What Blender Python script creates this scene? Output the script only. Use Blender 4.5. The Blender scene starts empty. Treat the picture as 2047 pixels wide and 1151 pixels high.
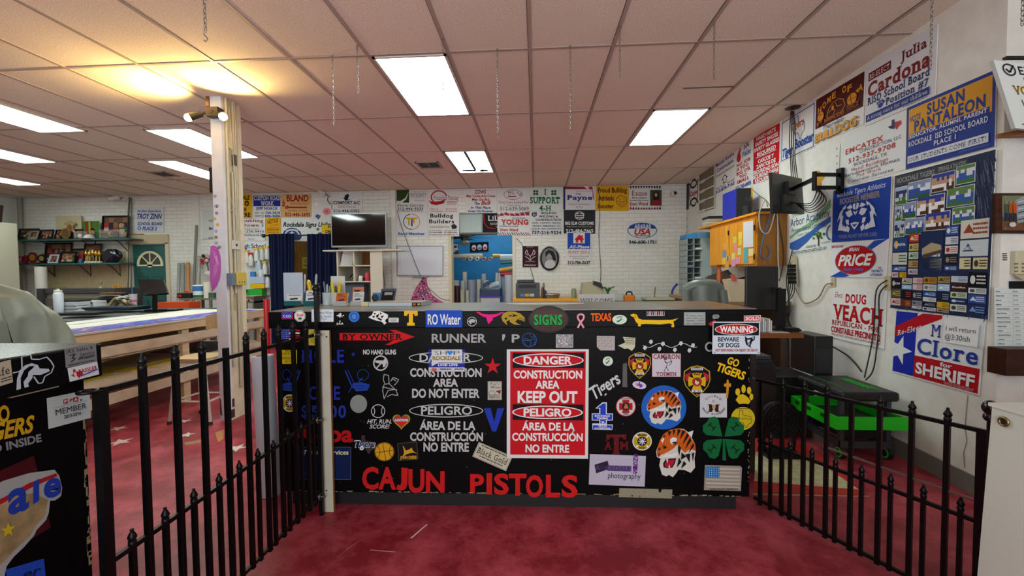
import bpy,bmesh,math,random
from mathutils import Vector,Matrix
random.seed(7)
S=bpy.context.scene
COL=S.collection
R=math.radians
# ---------------------------------------------------------------- camera, world, lights, exposure
FPX=828.0;HC=1.36;ZC=3.02
PITCH,YAW,ROLL=.0341,.0578,-.0097
_F=Vector((-math.sin(YAW)*math.cos(PITCH),math.cos(YAW)*math.cos(PITCH),-math.sin(PITCH)))
_R=Vector((math.cos(YAW),math.sin(YAW),0));_U=_R.cross(_F)
CR=_R*math.cos(ROLL) + _U*math.sin(ROLL);CU=-_R*math.sin(ROLL) + _U*math.cos(ROLL)
cd=bpy.data.cameras.new('camera');cam=bpy.data.objects.new('camera',cd);COL.objects.link(cam)
cd.sensor_width=36;cd.lens=36*FPX/2047;cd.clip_start=.02;cd.clip_end=60
cam.matrix_world=Matrix(((CR.x,CU.x,-_F.x,0),(CR.y,CU.y,-_F.y,0),(CR.z,CU.z,-_F.z,HC),(0,0,0,1)))
S.camera=cam
S.view_settings.view_transform='Standard';S.view_settings.look='None'
S.view_settings.exposure=0.6;S.view_settings.gamma=1;S.view_settings.use_curve_mapping=False
W=bpy.data.worlds.new('world');S.world=W;W.use_nodes=True
W.node_tree.nodes['Background'].inputs[0].default_value=(.75,.85,1,1)
W.node_tree.nodes['Background'].inputs[1].default_value=.8
PANEL=13.0          # strength of the fluorescent panels
def area(name,loc,rot,sx,sy,power,col=(1,1,1)):
    l=bpy.data.lights.new(name,'AREA');l.shape='RECTANGLE';l.size=sx;l.size_y=sy;l.energy=power;l.color=col
    o=bpy.data.objects.new(name,l);o.location=loc;o.rotation_euler=rot;COL.objects.link(o);return o
# daylight through the shop windows behind the camera
area('shop_window_daylight',(-.5,-2.35,1.6),(R(108),0,0),5.5,2.0,125,(.93,.97,1))

# ---------------------------------------------------------------- helpers
def ray(u,v): return CR*((u-1023.5)/FPX) - CU*((v-575.5)/FPX) + _F
C0=Vector((0,0,HC))
def on_z(u,v,z): d=ray(u,v);return C0 + d*((z-HC)/d.z)
def on_y(u,v,y): d=ray(u,v);return C0 + d*(y/d.y)
def on_x(u,v,x): d=ray(u,v);return C0 + d*(x/d.x)
def on_line(u,v,a,b,off=0):          # vertical plane through a-b, moved by off towards the room
    d=ray(u,v);n=Vector((b[1]-a[1],-(b[0]-a[0]),0)).normalized()
    if n.dot(Vector((a[0],a[1],0))) > 0: n=-n
    t=(n.dot(Vector((a[0],a[1],0))) + off)/n.dot(d);return C0 + d*t
WA,WB=(2.85,8.03),(2.62,2.5)
def on_wall(u,v,off=.004): return on_line(u,v,WA,WB,off)
def wx(y): return WB[0] + (WA[0]-WB[0])*(y-WB[1])/(WA[1]-WB[1])
CA,CB=(-1.5,2.265),(1.2,2.31)
def on_counter(u,v,off=None):
    if off is None: off=0 if v < 655 else (-.03 if v < 697 else -.04)
    return on_line(u,v,CA,CB,off)
def lin(h):
    h=h.lstrip('#');c=[int(h[i:i+2],16)/255 for i in (0,2,4)]
    return tuple(x/12.92 if x <= .04045 else ((x+.055)/1.055)**2.4 for x in c) + (1,)
_M={}
def mat(h,rough=.5,metal=0,emit=0,alpha=1,spec=.5,bump=0,bscale=60,var=0):
    k=(h,rough,metal,emit,alpha,spec,bump,bscale,var)
    if k in _M: return _M[k]
    m=bpy.data.materials.new('m_'+h.lstrip('#'));m.use_nodes=True;nt=m.node_tree;b=nt.nodes['Principled BSDF']
    c=lin(h);b.inputs['Base Color'].default_value=c;b.inputs['Roughness'].default_value=rough
    b.inputs['Metallic'].default_value=metal;b.inputs['Specular IOR Level'].default_value=spec
    if alpha < 1: b.inputs['Alpha'].default_value=alpha
    if emit: b.inputs['Emission Color'].default_value=c;b.inputs['Emission Strength'].default_value=emit
    if bump or var:
        tc=nt.nodes.new('ShaderNodeTexCoord');nz=nt.nodes.new('ShaderNodeTexNoise');nz.inputs['Scale'].default_value=bscale
        nz.inputs['Detail'].default_value=5;nt.links.new(tc.outputs['Object'],nz.inputs['Vector'])
        if bump:
            bp=nt.nodes.new('ShaderNodeBump');bp.inputs['Strength'].default_value=bump;bp.inputs['Distance'].default_value=.01
            nt.links.new(nz.outputs['Fac'],bp.inputs['Height']);nt.links.new(bp.outputs['Normal'],b.inputs['Normal'])
        if var:
            r=nt.nodes.new('ShaderNodeValToRGB');r.color_ramp.elements[0].position=.35;r.color_ramp.elements[1].position=.65
            r.color_ramp.elements[0].color=tuple(x*(1-var) for x in c[:3]) + (1,);r.color_ramp.elements[1].color=tuple(min(1,x*(1+var*.6)) for x in c[:3]) + (1,)
            nt.links.new(nz.outputs['Fac'],r.inputs['Fac']);nt.links.new(r.outputs['Color'],b.inputs['Base Color'])
    _M[k]=m;return m
def wood(h1,h2,scale=6,axis=0,rough=.45):
    k=('wood',h1,h2,scale,axis,rough)
    if k in _M: return _M[k]
    m=bpy.data.materials.new('m_wood');m.use_nodes=True;nt=m.node_tree;b=nt.nodes['Principled BSDF']
    tc=nt.nodes.new('ShaderNodeTexCoord');mp=nt.nodes.new('ShaderNodeMapping');s=[scale*4]*3;s[axis]=scale*.35
    mp.inputs['Scale'].default_value=s
    nz=nt.nodes.new('ShaderNodeTexNoise');nz.inputs['Scale'].default_value=1.5;nz.inputs['Detail'].default_value=6;nz.inputs['Distortion'].default_value=1.2
    r=nt.nodes.new('ShaderNodeValToRGB');r.color_ramp.elements[0].color=lin(h1);r.color_ramp.elements[1].color=lin(h2)
    r.color_ramp.elements[0].position=.3;r.color_ramp.elements[1].position=.7
    nt.links.new(tc.outputs['Object'],mp.inputs['Vector']);nt.links.new(mp.outputs['Vector'],nz.inputs['Vector'])
    nt.links.new(nz.outputs['Fac'],r.inputs['Fac']);nt.links.new(r.outputs['Color'],b.inputs['Base Color']);b.inputs['Roughness'].default_value=rough;b.inputs['Specular IOR Level'].default_value=.2
    _M[k]=m;return m
WLOC={}
def tag(o,label=None,cat=None,group=None,kind=None):
    if label: o['label']=label
    if cat: o['category']=cat
    if group: o['group']=group
    if kind: o['kind']=kind
    return o
def thing(name,label,cat,loc,group=None,rot=0):
    o=bpy.data.objects.new(name,None);COL.objects.link(o);o.location=loc;o.rotation_euler=(0,0,rot);o.empty_display_size=.1
    WLOC[o.name]=Vector(loc);return tag(o,label,cat,group)
def copy_tree(o,parent=None):
    c=o.copy();COL.objects.link(c)
    if parent: c.parent=parent
    for ch in list(o.children): copy_tree(ch,c)
    return c
class MB:
    def __init__(s): s.v=[];s.f=[];s.m=[];s.mats=[];s.sm=[]
    def mi(s,m):
        if m not in s.mats: s.mats.append(m)
        return s.mats.index(m)
    def add(s,vs,fs,m,smooth=False):
        n=len(s.v);k=s.mi(m);s.v += [Vector(p) for p in vs]
        for f in fs: s.f.append([n+i for i in f]);s.m.append(k);s.sm.append(smooth)
        return s
    def poly(s,pts,m): return s.add(pts,[list(range(len(pts)))],m)
    def obox(s,o,ex,ey,ez,m):
        o,ex,ey,ez=map(Vector,(o,ex,ey,ez))
        vs=[o,o+ex,o+ex+ey,o+ey,o+ez,o+ex+ez,o+ex+ey+ez,o+ey+ez]
        fs=[[0,3,2,1],[4,5,6,7],[0,1,5,4],[1,2,6,5],[2,3,7,6],[3,0,4,7]]
        if ex.cross(ey).dot(ez) < 0: fs=[f[::-1] for f in fs]
        return s.add(vs,fs,m)
    def box(s,x0,x1,y0,y1,z0,z1,m): return s.obox((x0,y0,z0),(x1-x0,0,0),(0,y1-y0,0),(0,0,z1-z0),m)
    def bar(s,a,b,w,d,m,up=(0,0,1)):     # rectangular bar from a to b
        a,b=Vector(a),Vector(b);t=(b-a).normalized();up=Vector(up)
        if abs(t.dot(up)) > .95: up=Vector((0,1,0))
        x=t.cross(up).normalized();y=x.cross(t)
        return s.obox(a-x*w/2-y*d/2,x*w,y*d,b-a,m)
    def cyl(s,a,b,r,m,r1=None,n=14,smooth=True):
        a,b=Vector(a),Vector(b);r1=r if r1 is None else r1;t=(b-a).normalized()
        x=t.orthogonal().normalized();y=t.cross(x);vs=[]
        for c,q in ((a,r),(b,r1)):
            vs += [c + (x*math.cos(2*math.pi*i/n) + y*math.sin(2*math.pi*i/n))*q for i in range(n)]
        s.add(vs,[[i,(i+1) % n,n+(i+1) % n,n+i] for i in range(n)],m,smooth)
        s.add(vs[:n],[list(range(n))[::-1]],m);s.add(vs[n:],[list(range(n))],m);return s
    def ring(s,c,nrm,r,t,m,n=24,k=6,sx=1):
        c,nrm=Vector(c),Vector(nrm).normalized();x=nrm.orthogonal().normalized()
        if abs(nrm.z) < .9: x=Vector((0,0,1)).cross(nrm).normalized()
        y=nrm.cross(x);vs=[]
        for i in range(n):
            a=2*math.pi*i/n;d=x*math.cos(a)*sx + y*math.sin(a);e=(x*math.cos(a) + y*math.sin(a))
            for j in range(k):
                b=2*math.pi*j/k;vs.append(c + d*r + e*t*math.cos(b) + nrm*t*math.sin(b))
        return s.add(vs,[[i*k+j,((i+1) % n)*k+j,((i+1) % n)*k+(j+1) % k,i*k+(j+1) % k] for i in range(n) for j in range(k)],m,True)
    def tube(s,pts,r,m,k=6,sub=0):
        pts=[Vector(p) for p in pts]
        if sub:
            q=[]
            for i in range(len(pts)-1):
                p0=pts[max(i-1,0)];p1=pts[i];p2=pts[i+1];p3=pts[min(i+2,len(pts)-1)]
                for j in range(sub):
                    t=j/sub;q.append(.5*((2*p1) + (p2-p0)*t + (2*p0-5*p1+4*p2-p3)*t*t + (3*p1-p0-3*p2+p3)*t**3))
            pts=q + [pts[-1]]
        vs=[];x=None
        for i,p in enumerate(pts):
            t=(pts[min(i+1,len(pts)-1)] - pts[max(i-1,0)])
            t=t.normalized() if t.length > 1e-9 else Vector((0,0,1))
            x=t.orthogonal().normalized() if x is None else (x - t*x.dot(t)).normalized()
            y=t.cross(x);vs += [p + (x*math.cos(2*math.pi*j/k) + y*math.sin(2*math.pi*j/k))*r for j in range(k)]
        n=len(pts)
        fs=[[i*k+j,i*k+(j+1) % k,(i+1)*k+(j+1) % k,(i+1)*k+j] for i in range(n-1) for j in range(k)]
        s.add(vs,fs,m,True);s.add(vs[:k],[list(range(k))[::-1]],m);s.add(vs[-k:],[list(range(k))],m);return s
    def lathe(s,base,prof,m,n=16,axis=(0,0,1),sx=1,smooth=True):
        base=Vector(base);z=Vector(axis).normalized()
        x=Vector((1,0,0)) if abs(z.x) < .9 else Vector((0,1,0));x=(x - z*x.dot(z)).normalized();y=z.cross(x);vs=[]
        for r,h in prof: vs += [base + z*h + (x*math.cos(2*math.pi*i/n)*sx + y*math.sin(2*math.pi*i/n))*max(r,1e-5) for i in range(n)]
        k=len(prof);fs=[[a*n+i,a*n+(i+1) % n,(a+1)*n+(i+1) % n,(a+1)*n+i] for a in range(k-1) for i in range(n)]
        s.add(vs,fs,m,smooth);s.add(vs[:n],[list(range(n))[::-1]],m);s.add(vs[-n:],[list(range(n))],m);return s
    def ell(s,c,rx,ry,rz,m,n=14,k=8):
        c=Vector(c);vs=[]
        for a in range(k+1):
            t=math.pi*a/k - math.pi/2
            vs += [c + Vector((rx*math.cos(t)*math.cos(2*math.pi*i/n),ry*math.cos(t)*math.sin(2*math.pi*i/n),rz*math.sin(t))) for i in range(n)]
        return s.add(vs,[[a*n+i,a*n+(i+1) % n,(a+1)*n+(i+1) % n,(a+1)*n+i] for a in range(k) for i in range(n)],m,True)
    def prism(s,pts,vec,m,mside=None):
        pts=[Vector(p) for p in pts];vec=Vector(vec);n=len(pts)
        nr=sum(((pts[i]-pts[0]).cross(pts[(i+1) % n]-pts[0]) for i in range(1,n-1)),Vector())
        if nr.dot(vec) > 0: pts=pts[::-1]
        q=[p+vec for p in pts]
        s.add(pts,[list(range(n))],m);s.add(q,[list(range(n))[::-1]],mside or m)
        s.add(pts+q,[[i,n+i,n+(i+1) % n,(i+1) % n] for i in range(n)],mside or m);return s
    def grid(s,fn,nu,nv,m,smooth=True):
        vs=[fn(i/nu,j/nv) for j in range(nv+1) for i in range(nu+1)]
        return s.add(vs,[[j*(nu+1)+i,j*(nu+1)+i+1,(j+1)*(nu+1)+i+1,(j+1)*(nu+1)+i] for j in range(nv) for i in range(nu)],m,smooth)
    def build(s,name,parent=None,label=None,cat=None,group=None,kind=None,bevel=0,local=False):
        me=bpy.data.meshes.new(name)
        if local: off=Vector()
        elif parent is not None: off=WLOC[parent.name]
        else:
            xs=[p.x for p in s.v];ys=[p.y for p in s.v];zs=[p.z for p in s.v]
            off=Vector(((min(xs)+max(xs))/2,(min(ys)+max(ys))/2,min(zs)))
        me.from_pydata([tuple(p-off) for p in s.v],[],s.f)
        for m in s.mats: me.materials.append(m)
        me.polygons.foreach_set('material_index',s.m);me.polygons.foreach_set('use_smooth',s.sm);me.update()
        o=bpy.data.objects.new(name,me);COL.objects.link(o)
        if parent is not None: o.parent=parent;WLOC[o.name]=WLOC[parent.name] if not local else WLOC.get(parent.name,Vector())
        else: o.location=off;WLOC[o.name]=off.copy()
        if bevel:
            b=o.modifiers.new('bevel','BEVEL');b.width=bevel;b.segments=2;b.limit_method='ANGLE';b.angle_limit=R(50)
        return tag(o,label,cat,group,kind)

# ---------------------------------------------------------------- lettering: glyph outlines fitted into boxes
_TX={}
def text_mesh(s,style):
    k=(s,style)
    if k in _TX: return _TX[k]
    c=bpy.data.curves.new('t','FONT');c.body=s;c.resolution_u=3
    if 'b' in style: c.offset=.022
    if 'B' in style: c.offset=.034
    if 't' in style: c.offset=-.012
    if 'i' in style: c.shear=.25
    if 'w' in style: c.space_character=1.15
    if 's' in style: c.space_character=1.14 if 'w' not in style else 1.3
    o=bpy.data.objects.new('t',c);me=bpy.data.meshes.new_from_object(o)
    v=[(p.co.x,p.co.y) for p in me.vertices];f=[list(p.vertices) for p in me.polygons]
    if 's' in style:                       # slab serifs on the feet and heads of stems
        cnt={}
        for p in f:
            for i in range(len(p)):
                e=tuple(sorted((p[i],p[(i+1) % len(p)])));cnt[e]=cnt.get(e,0)+1
        th=.075;ex=.075;sh=.25 if 'i' in style else 0
        for (a,b),n in cnt.items():
            if n != 1: continue
            (x0,y0),(x1,y1)=v[a],v[b]
            if abs(y0-y1) > .004 or not .03 < abs(x0-x1) < .27: continue
            lo,hi=min(x0,x1),max(x0,x1)
            if abs(y0) < .05: q=(lo-ex,y0,hi+ex,y0+th)
            elif y0 > .46: q=(lo-ex,y0-th,hi+ex,y0)
            else: continue
            i=len(v);v += [(q[0],q[1]),(q[2],q[1]),(q[2],q[3]),(q[0],q[3])];f.append([i,i+1,i+2,i+3])
    bpy.data.meshes.remove(me);bpy.data.objects.remove(o);bpy.data.curves.remove(c)
    xs=[p[0] for p in v] or [0,1]
    _TX[k]=(v,f,min(xs),max(xs));return _TX[k]
CAP=.70
class Sign:
    """flat print on a board: coordinates run over (x0,y0)-(x1,y1), y down, mapped on three corners"""
    def __init__(s,tl,tr,bl,ext=(0,0,100,100),nrm=None,eps=.0004,rough=.45):
        s.O=Vector(tl);s.x0,s.y0,s.x1,s.y1=ext
        s.ex=(Vector(tr)-s.O)/(s.x1-s.x0);s.ey=(Vector(bl)-s.O)/(s.y1-s.y0)
        n=s.ex.cross(s.ey).normalized()
        if n.dot(C0-s.O) < 0: n=-n
        s.n=n;s.k=0;s.eps=eps;s.mb=MB();s.rough=rough
    def P(s,x,y,l=None): return s.O + s.ex*(x-s.x0) + s.ey*(y-s.y0) + s.n*(s.eps*(s.k if l is None else l))
    def mat(s,c): return mat(c,.55,spec=.12) if isinstance(c,str) else c
    def _p(s,pts,c):
        q=[s.P(*p) for p in pts]
        a=sum((q[i]-q[0]).cross(q[(i+1) % len(q)]-q[0]).dot(s.n) for i in range(1,len(q)-1))
        s.mb.poly(q if a > 0 else q[::-1],s.mat(c));return s
    def board(s,c,th=.005,edge='#d8d8d0'):
        q=[s.P(a,b,0) for a,b in ((s.x0,s.y0),(s.x1,s.y0),(s.x1,s.y1),(s.x0,s.y1))]
        s.mb.prism([p for p in q],-s.n*th,s.mat(c),s.mat(edge));return s
    def plate(s,pts,c,th=.004,edge=None):
        s.mb.prism([s.P(a,b,0) for a,b in pts],-s.n*th,s.mat(c),s.mat(edge or c));return s
    def poly(s,pts,c): s.k += 1;return s._p(pts,c)
    def R(s,x0,y0,x1,y1,c): return s.poly([(x0,y0),(x1,y0),(x1,y1),(x0,y1)],c)
    def E(s,x0,y0,x1,y1,c,n=28):
        cx,cy,rx,ry=(x0+x1)/2,(y0+y1)/2,(x1-x0)/2,(y1-y0)/2
        return s.poly([(cx+rx*math.cos(2*math.pi*i/n),cy+ry*math.sin(2*math.pi*i/n)) for i in range(n)],c)
    def ring(s,x0,y0,x1,y1,t,c,n=32,a0=0,a1=360):
        s.k += 1;cx,cy,rx,ry=(x0+x1)/2,(y0+y1)/2,(x1-x0)/2,(y1-y0)/2
        for i in range(n):
            a,b=R(a0+(a1-a0)*i/n),R(a0+(a1-a0)*(i+1)/n)
            s._p([(cx+rx*math.cos(a),cy+ry*math.sin(a)),(cx+rx*math.cos(b),cy+ry*math.sin(b)),
                  (cx+(rx-t)*math.cos(b),cy+(ry-t)*math.sin(b)),(cx+(rx-t)*math.cos(a),cy+(ry-t)*math.sin(a))],c)
        return s
    def frame(s,x0,y0,x1,y1,t,c):
        s.k += 1
        for q in ((x0,y0,x1,y0+t),(x0,y1-t,x1,y1),(x0,y0+t,x0+t,y1-t),(x1-t,y0+t,x1,y1-t)):
            s._p([(q[0],q[1]),(q[2],q[1]),(q[2],q[3]),(q[0],q[3])],c)
        return s
    def line(s,pts,w,c):
        s.k += 1
        for (ax,ay),(bx,by) in zip(pts,pts[1:]):
            d=math.hypot(bx-ax,by-ay) or 1;nx,ny=-(by-ay)/d*w/2,(bx-ax)/d*w/2
            s._p([(ax+nx,ay+ny),(bx+nx,by+ny),(bx-nx,by-ny),(ax-nx,ay-ny)],c)
        return s
    def star(s,cx,cy,rx,ry,c,inner=.4,rot=-90,n=5):
        return s.poly([(cx+rx*(1 if i % 2 == 0 else inner)*math.cos(R(rot+180/n*i)),cy+ry*(1 if i % 2 == 0 else inner)*math.sin(R(rot+180/n*i))) for i in range(2*n)],c)
    def T(s,txt,x0,y0,x1,y1,c,style='b',rise=0):
        """capitals fill y0..y1, the whole string x0..x1; rise lifts the far end"""
        s.k += 1;plain=''.join({'Á': 'A','Ó': 'O'}.get(ch,ch) for ch in txt)
        v,f,a,b=text_mesh(plain,style);w=(b-a) or 1;q=[]
        for x,y in v:
            t=(x-a)/w;q.append(s.P(x0+t*(x1-x0),y1-(y/CAP)*(y1-y0)-rise*t))
        n=len(s.mb.v);k=s.mb.mi(s.mat(c));s.mb.v += q
        e=s.ex.cross(s.ey).dot(s.n) > 0
        for p in f: s.mb.f.append([n+i for i in (p if not e else p[::-1])]);s.mb.m.append(k);s.mb.sm.append(False)
        for i,ch in enumerate(txt):
            if ch in 'ÁÓ':                 # acute accent over the letter
                l0=text_mesh(plain[:i] or '.',style);l1=text_mesh(plain[:i+1],style)
                xm=x0+(x1-x0)*(((l0[3] if i else a)+l1[3])/2-a)/w;h=y1-y0
                s._p([(xm-h*.08,y0-h*.06),(xm+h*.08,y0-h*.06),(xm+h*.26,y0-h*.28),(xm+h*.06,y0-h*.28)],c)
        return s
    def lines(s,x0,y0,x1,y1,n,c,fill=.5,seed=1):       # unreadably small print
        r=random.Random(seed);h=(y1-y0)/n;s.k += 1
        for i in range(n):
            x=x0
            while x < x1-(x1-x0)*.04:
                w=min((x1-x0)*r.uniform(.06,.2),x1-x);y=y0+i*h
                s._p([(x,y),(x+w,y),(x+w,y+h*fill),(x,y+h*fill)],c);x += w+(x1-x0)*.025
        return s
    def photo(s,x0,y0,x1,y1,cols,seed=1,nx=6,ny=4):    # a small photographic print: soft patches
        r=random.Random(seed);s.k += 1
        for i in range(nx):
            for j in range(ny):
                s._p([(x0+(x1-x0)*(i+a)/nx,y0+(y1-y0)*(j+b)/ny) for a,b in ((0,0),(1,0),(1,1),(0,1))],cols[min(len(cols)-1,max(0,int(len(cols)*(j+r.uniform(-.4,1.1))/ny)))])
        return s
    def build(s,name,label=None,cat='sign',group=None,parent=None):
        return s.mb.build(name,parent,label,cat if parent is None else None,group)
def back(x0,y0,x1,y1,lift=.0,Y=8.015):                     # a sign on the back wall, in pixel coordinates
    Y -= lift;return Sign(on_y(x0,y0,Y),on_y(x1,y0,Y),on_y(x0,y1,Y),(x0,y0,x1,y1),eps=.0008)
def rwall(tl,tr,br,bl,lift=.008):                           # a sign on the right wall: 0-100 both ways
    a,b,c,d=(on_wall(*p,lift) for p in (tl,tr,br,bl))
    ex=((b-a)+(c-d))/2;ey=((d-a)+(c-b))/2;m=(a+b+c+d)/4;o=m-ex/2-ey/2
    return Sign(o,o+ex,o+ey,eps=.0005)
# ================================================================ the setting
def nodes(m): return m.node_tree.nodes,m.node_tree.links,m.node_tree.nodes['Principled BSDF']
def floor_mat():
    m=bpy.data.materials.new('m_floor');m.use_nodes=True;N,L,b=nodes(m)
    tc=N.new('ShaderNodeTexCoord')
    n1=N.new('ShaderNodeTexNoise');n1.inputs['Scale'].default_value=3.2;n1.inputs['Detail'].default_value=9;n1.inputs['Roughness'].default_value=.74
    n2=N.new('ShaderNodeTexNoise');n2.inputs['Scale'].default_value=38;n2.inputs['Detail'].default_value=6;n2.inputs['Roughness'].default_value=.7
    mp=N.new('ShaderNodeMapping');mp.inputs['Rotation'].default_value=(0,0,.5);mp.inputs['Scale'].default_value=(60,3,1)
    n3=N.new('ShaderNodeTexNoise');n3.inputs['Scale'].default_value=2;n3.inputs['Detail'].default_value=3
    for n in (n1,n2): L.new(tc.outputs['Object'],n.inputs['Vector'])
    L.new(tc.outputs['Object'],mp.inputs['Vector']);L.new(mp.outputs['Vector'],n3.inputs['Vector'])
    r1=N.new('ShaderNodeValToRGB');e=r1.color_ramp.elements;e[0].position=.42;e[0].color=lin('#82202c');e[1].position=.64;e[1].color=lin('#b84c5a')
    L.new(n1.outputs['Fac'],r1.inputs['Fac'])
    r2=N.new('ShaderNodeValToRGB');e=r2.color_ramp.elements;e[0].position=.62;e[0].color=(0,0,0,1);e[1].position=.78;e[1].color=(.55,.55,.55,1)
    L.new(n2.outputs['Fac'],r2.inputs['Fac'])
    r3=N.new('ShaderNodeValToRGB');e=r3.color_ramp.elements;e[0].position=.72;e[0].color=(0,0,0,1);e[1].position=.8;e[1].color=(.4,.4,.4,1)
    L.new(n3.outputs['Fac'],r3.inputs['Fac'])
    mx=N.new('ShaderNodeMix');mx.data_type='RGBA';mx.inputs['B'].default_value=lin('#c07478');L.new(r2.outputs['Color'],mx.inputs['Factor']);L.new(r1.outputs['Color'],mx.inputs['A'])
    m2=N.new('ShaderNodeMix');m2.data_type='RGBA';m2.inputs['B'].default_value=lin('#b0585c');L.new(r3.outputs['Color'],m2.inputs['Factor']);L.new(mx.outputs['Result'],m2.inputs['A'])
    L.new(m2.outputs['Result'],b.inputs['Base Color'])
    rr=N.new('ShaderNodeMapRange');rr.inputs['To Min'].default_value=.28;rr.inputs['To Max'].default_value=.6;L.new(n1.outputs['Fac'],rr.inputs['Value']);L.new(rr.outputs['Result'],b.inputs['Roughness'])
    bp=N.new('ShaderNodeBump');bp.inputs['Strength'].default_value=.12;bp.inputs['Distance'].default_value=.004;L.new(n2.outputs['Fac'],bp.inputs['Height']);L.new(bp.outputs['Normal'],b.inputs['Normal'])
    b.inputs['Specular IOR Level'].default_value=.3
    return m
def brick_mat(c1,c2,mort,name):
    m=bpy.data.materials.new(name);m.use_nodes=True;N,L,b=nodes(m)
    tc=N.new('ShaderNodeTexCoord');sp=N.new('ShaderNodeSeparateXYZ');cb=N.new('ShaderNodeCombineXYZ');L.new(tc.outputs['Object'],sp.inputs[0]);L.new(sp.outputs['X'],cb.inputs['X']);L.new(sp.outputs['Z'],cb.inputs['Y'])
    br=N.new('ShaderNodeTexBrick');br.inputs['Scale'].default_value=1;br.inputs['Brick Width'].default_value=.22;br.inputs['Row Height'].default_value=.073;br.inputs['Mortar Size'].default_value=.005;br.inputs['Mortar Smooth'].default_value=.4
    br.inputs['Color1'].default_value=lin(c1);br.inputs['Color2'].default_value=lin(c2);br.inputs['Mortar'].default_value=lin(mort);L.new(cb.outputs[0],br.inputs['Vector'])
    L.new(br.outputs['Color'],b.inputs['Base Color']);b.inputs['Roughness'].default_value=.6
    nz=N.new('ShaderNodeTexNoise');nz.inputs['Scale'].default_value=30;L.new(tc.outputs['Object'],nz.inputs['Vector'])
    ma=N.new('ShaderNodeMath');ma.operation='MULTIPLY_ADD';ma.inputs[1].default_value=-1;L.new(br.outputs['Fac'],ma.inputs[0]); 
    mm=N.new('ShaderNodeMath');mm.operation='MULTIPLY';mm.inputs[1].default_value=.5;L.new(nz.outputs['Fac'],mm.inputs[0]);L.new(mm.outputs[0],ma.inputs[2])
    bp=N.new('ShaderNodeBump');bp.inputs['Strength'].default_value=.6;bp.inputs['Distance'].default_value=.008;L.new(ma.outputs[0],bp.inputs['Height']);L.new(bp.outputs['Normal'],b.inputs['Normal'])
    return m
def tile_mat():
    m=bpy.data.materials.new('m_tile');m.use_nodes=True;N,L,b=nodes(m)
    tc=N.new('ShaderNodeTexCoord');v=N.new('ShaderNodeTexNoise');v.inputs['Scale'].default_value=130;v.inputs['Detail'].default_value=4;v.inputs['Roughness'].default_value=.8;L.new(tc.outputs['Object'],v.inputs['Vector'])
    n2=N.new('ShaderNodeTexNoise');n2.inputs['Scale'].default_value=.8;n2.inputs['Detail'].default_value=3;L.new(tc.outputs['Object'],n2.inputs['Vector'])
    r=N.new('ShaderNodeValToRGB');e=r.color_ramp.elements;e[0].position=.36;e[0].color=lin('#c6b6a2');e[1].position=.55;e[1].color=lin('#f2e6d6');L.new(v.outputs['Fac'],r.inputs['Fac'])
    mx=N.new('ShaderNodeMix');mx.data_type='RGBA';mx.blend_type='MULTIPLY';mx.inputs['Factor'].default_value=.35;L.new(r.outputs['Color'],mx.inputs['A'])
    r2=N.new('ShaderNodeValToRGB');e=r2.color_ramp.elements;e[0].position=.35;e[0].color=(.86,.83,.79,1);e[1].position=.6;e[1].color=(1,1,1,1);L.new(n2.outputs['Fac'],r2.inputs['Fac']);L.new(r2.outputs['Color'],mx.inputs['B'])
    L.new(mx.outputs['Result'],b.inputs['Base Color']);b.inputs['Roughness'].default_value=.85;b.inputs['Specular IOR Level'].default_value=.2
    bp=N.new('ShaderNodeBump');bp.inputs['Strength'].default_value=.35;bp.inputs['Distance'].default_value=.004;L.new(v.outputs['Fac'],bp.inputs['Height']);L.new(bp.outputs['Normal'],b.inputs['Normal'])
    return m
YB=8.03;XL=-10.75;XE=4.6;YF=-2.5
WHITE=mat('#d9d8d0',.6,bump=.15,bscale=12,var=.06)
# floor with its painted stars
f=MB();fm=floor_mat();cream=mat('#b9b489',.5,var=.2,bscale=30);pw=mat('#d8cfc8',.5)
f.poly([(XL-.2,YF,0),(XE,YF,0),(XE,12.2,0),(XL-.2,12.2,0)],fm)
def lift_z(pts,h=.0012): return [on_z(u,v,h) for u,v in pts]
f.poly(lift_z([(1506,984),(1728,989),(1660,926),(1612,886),(1512,856)],.0006),mat('#b3261e',.5,var=.15,bscale=20));f.poly(lift_z([(1505,986),(1738,991),(1736,993),(1505,989)]),mat('#b08a5a',.6))
f.poly(lift_z([(1508,961),(1689,976),(1717,978),(1633,921),(1612,912),(1560,905),(1510,903)]),cream)
def fstar(u,v,r,rot=0):
    c=on_z(u,v,.0012);f.poly([(c.x+r*(1 if i % 2 == 0 else .42)*math.cos(R(36*i+rot)),c.y+r*(1 if i % 2 == 0 else .42)*math.sin(R(36*i+rot)),.0012) for i in range(10)],pw)
for u,v,r,q in [(237,856,.075,20),(240,883,.09,70),(371,841,.06,10),(372,869,.07,40),(473,895,.08,15),(226,800,.05,5)]: fstar(u,v,r,q)
f.poly(lift_z([(430,864),(448,858),(447,877),(436,884)]),mat('#b07848',.6));f.poly(lift_z([(368,884),(404,878),(402,884),(372,890)]),mat('#9a7a58',.6))
f.poly(lift_z([(820,1075),(853,1047),(855,1048),(823,1076)]),pw)
f.poly(lift_z([(740,1098),(790,1102),(792,1104),(740,1100)]),mat('#b98a88',.5))
f.poly(lift_z([(672,1116),(700,1092),(726,1076),(700,1094)]),mat('#a86a68',.5))
f.build('floor',kind='structure')
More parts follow.
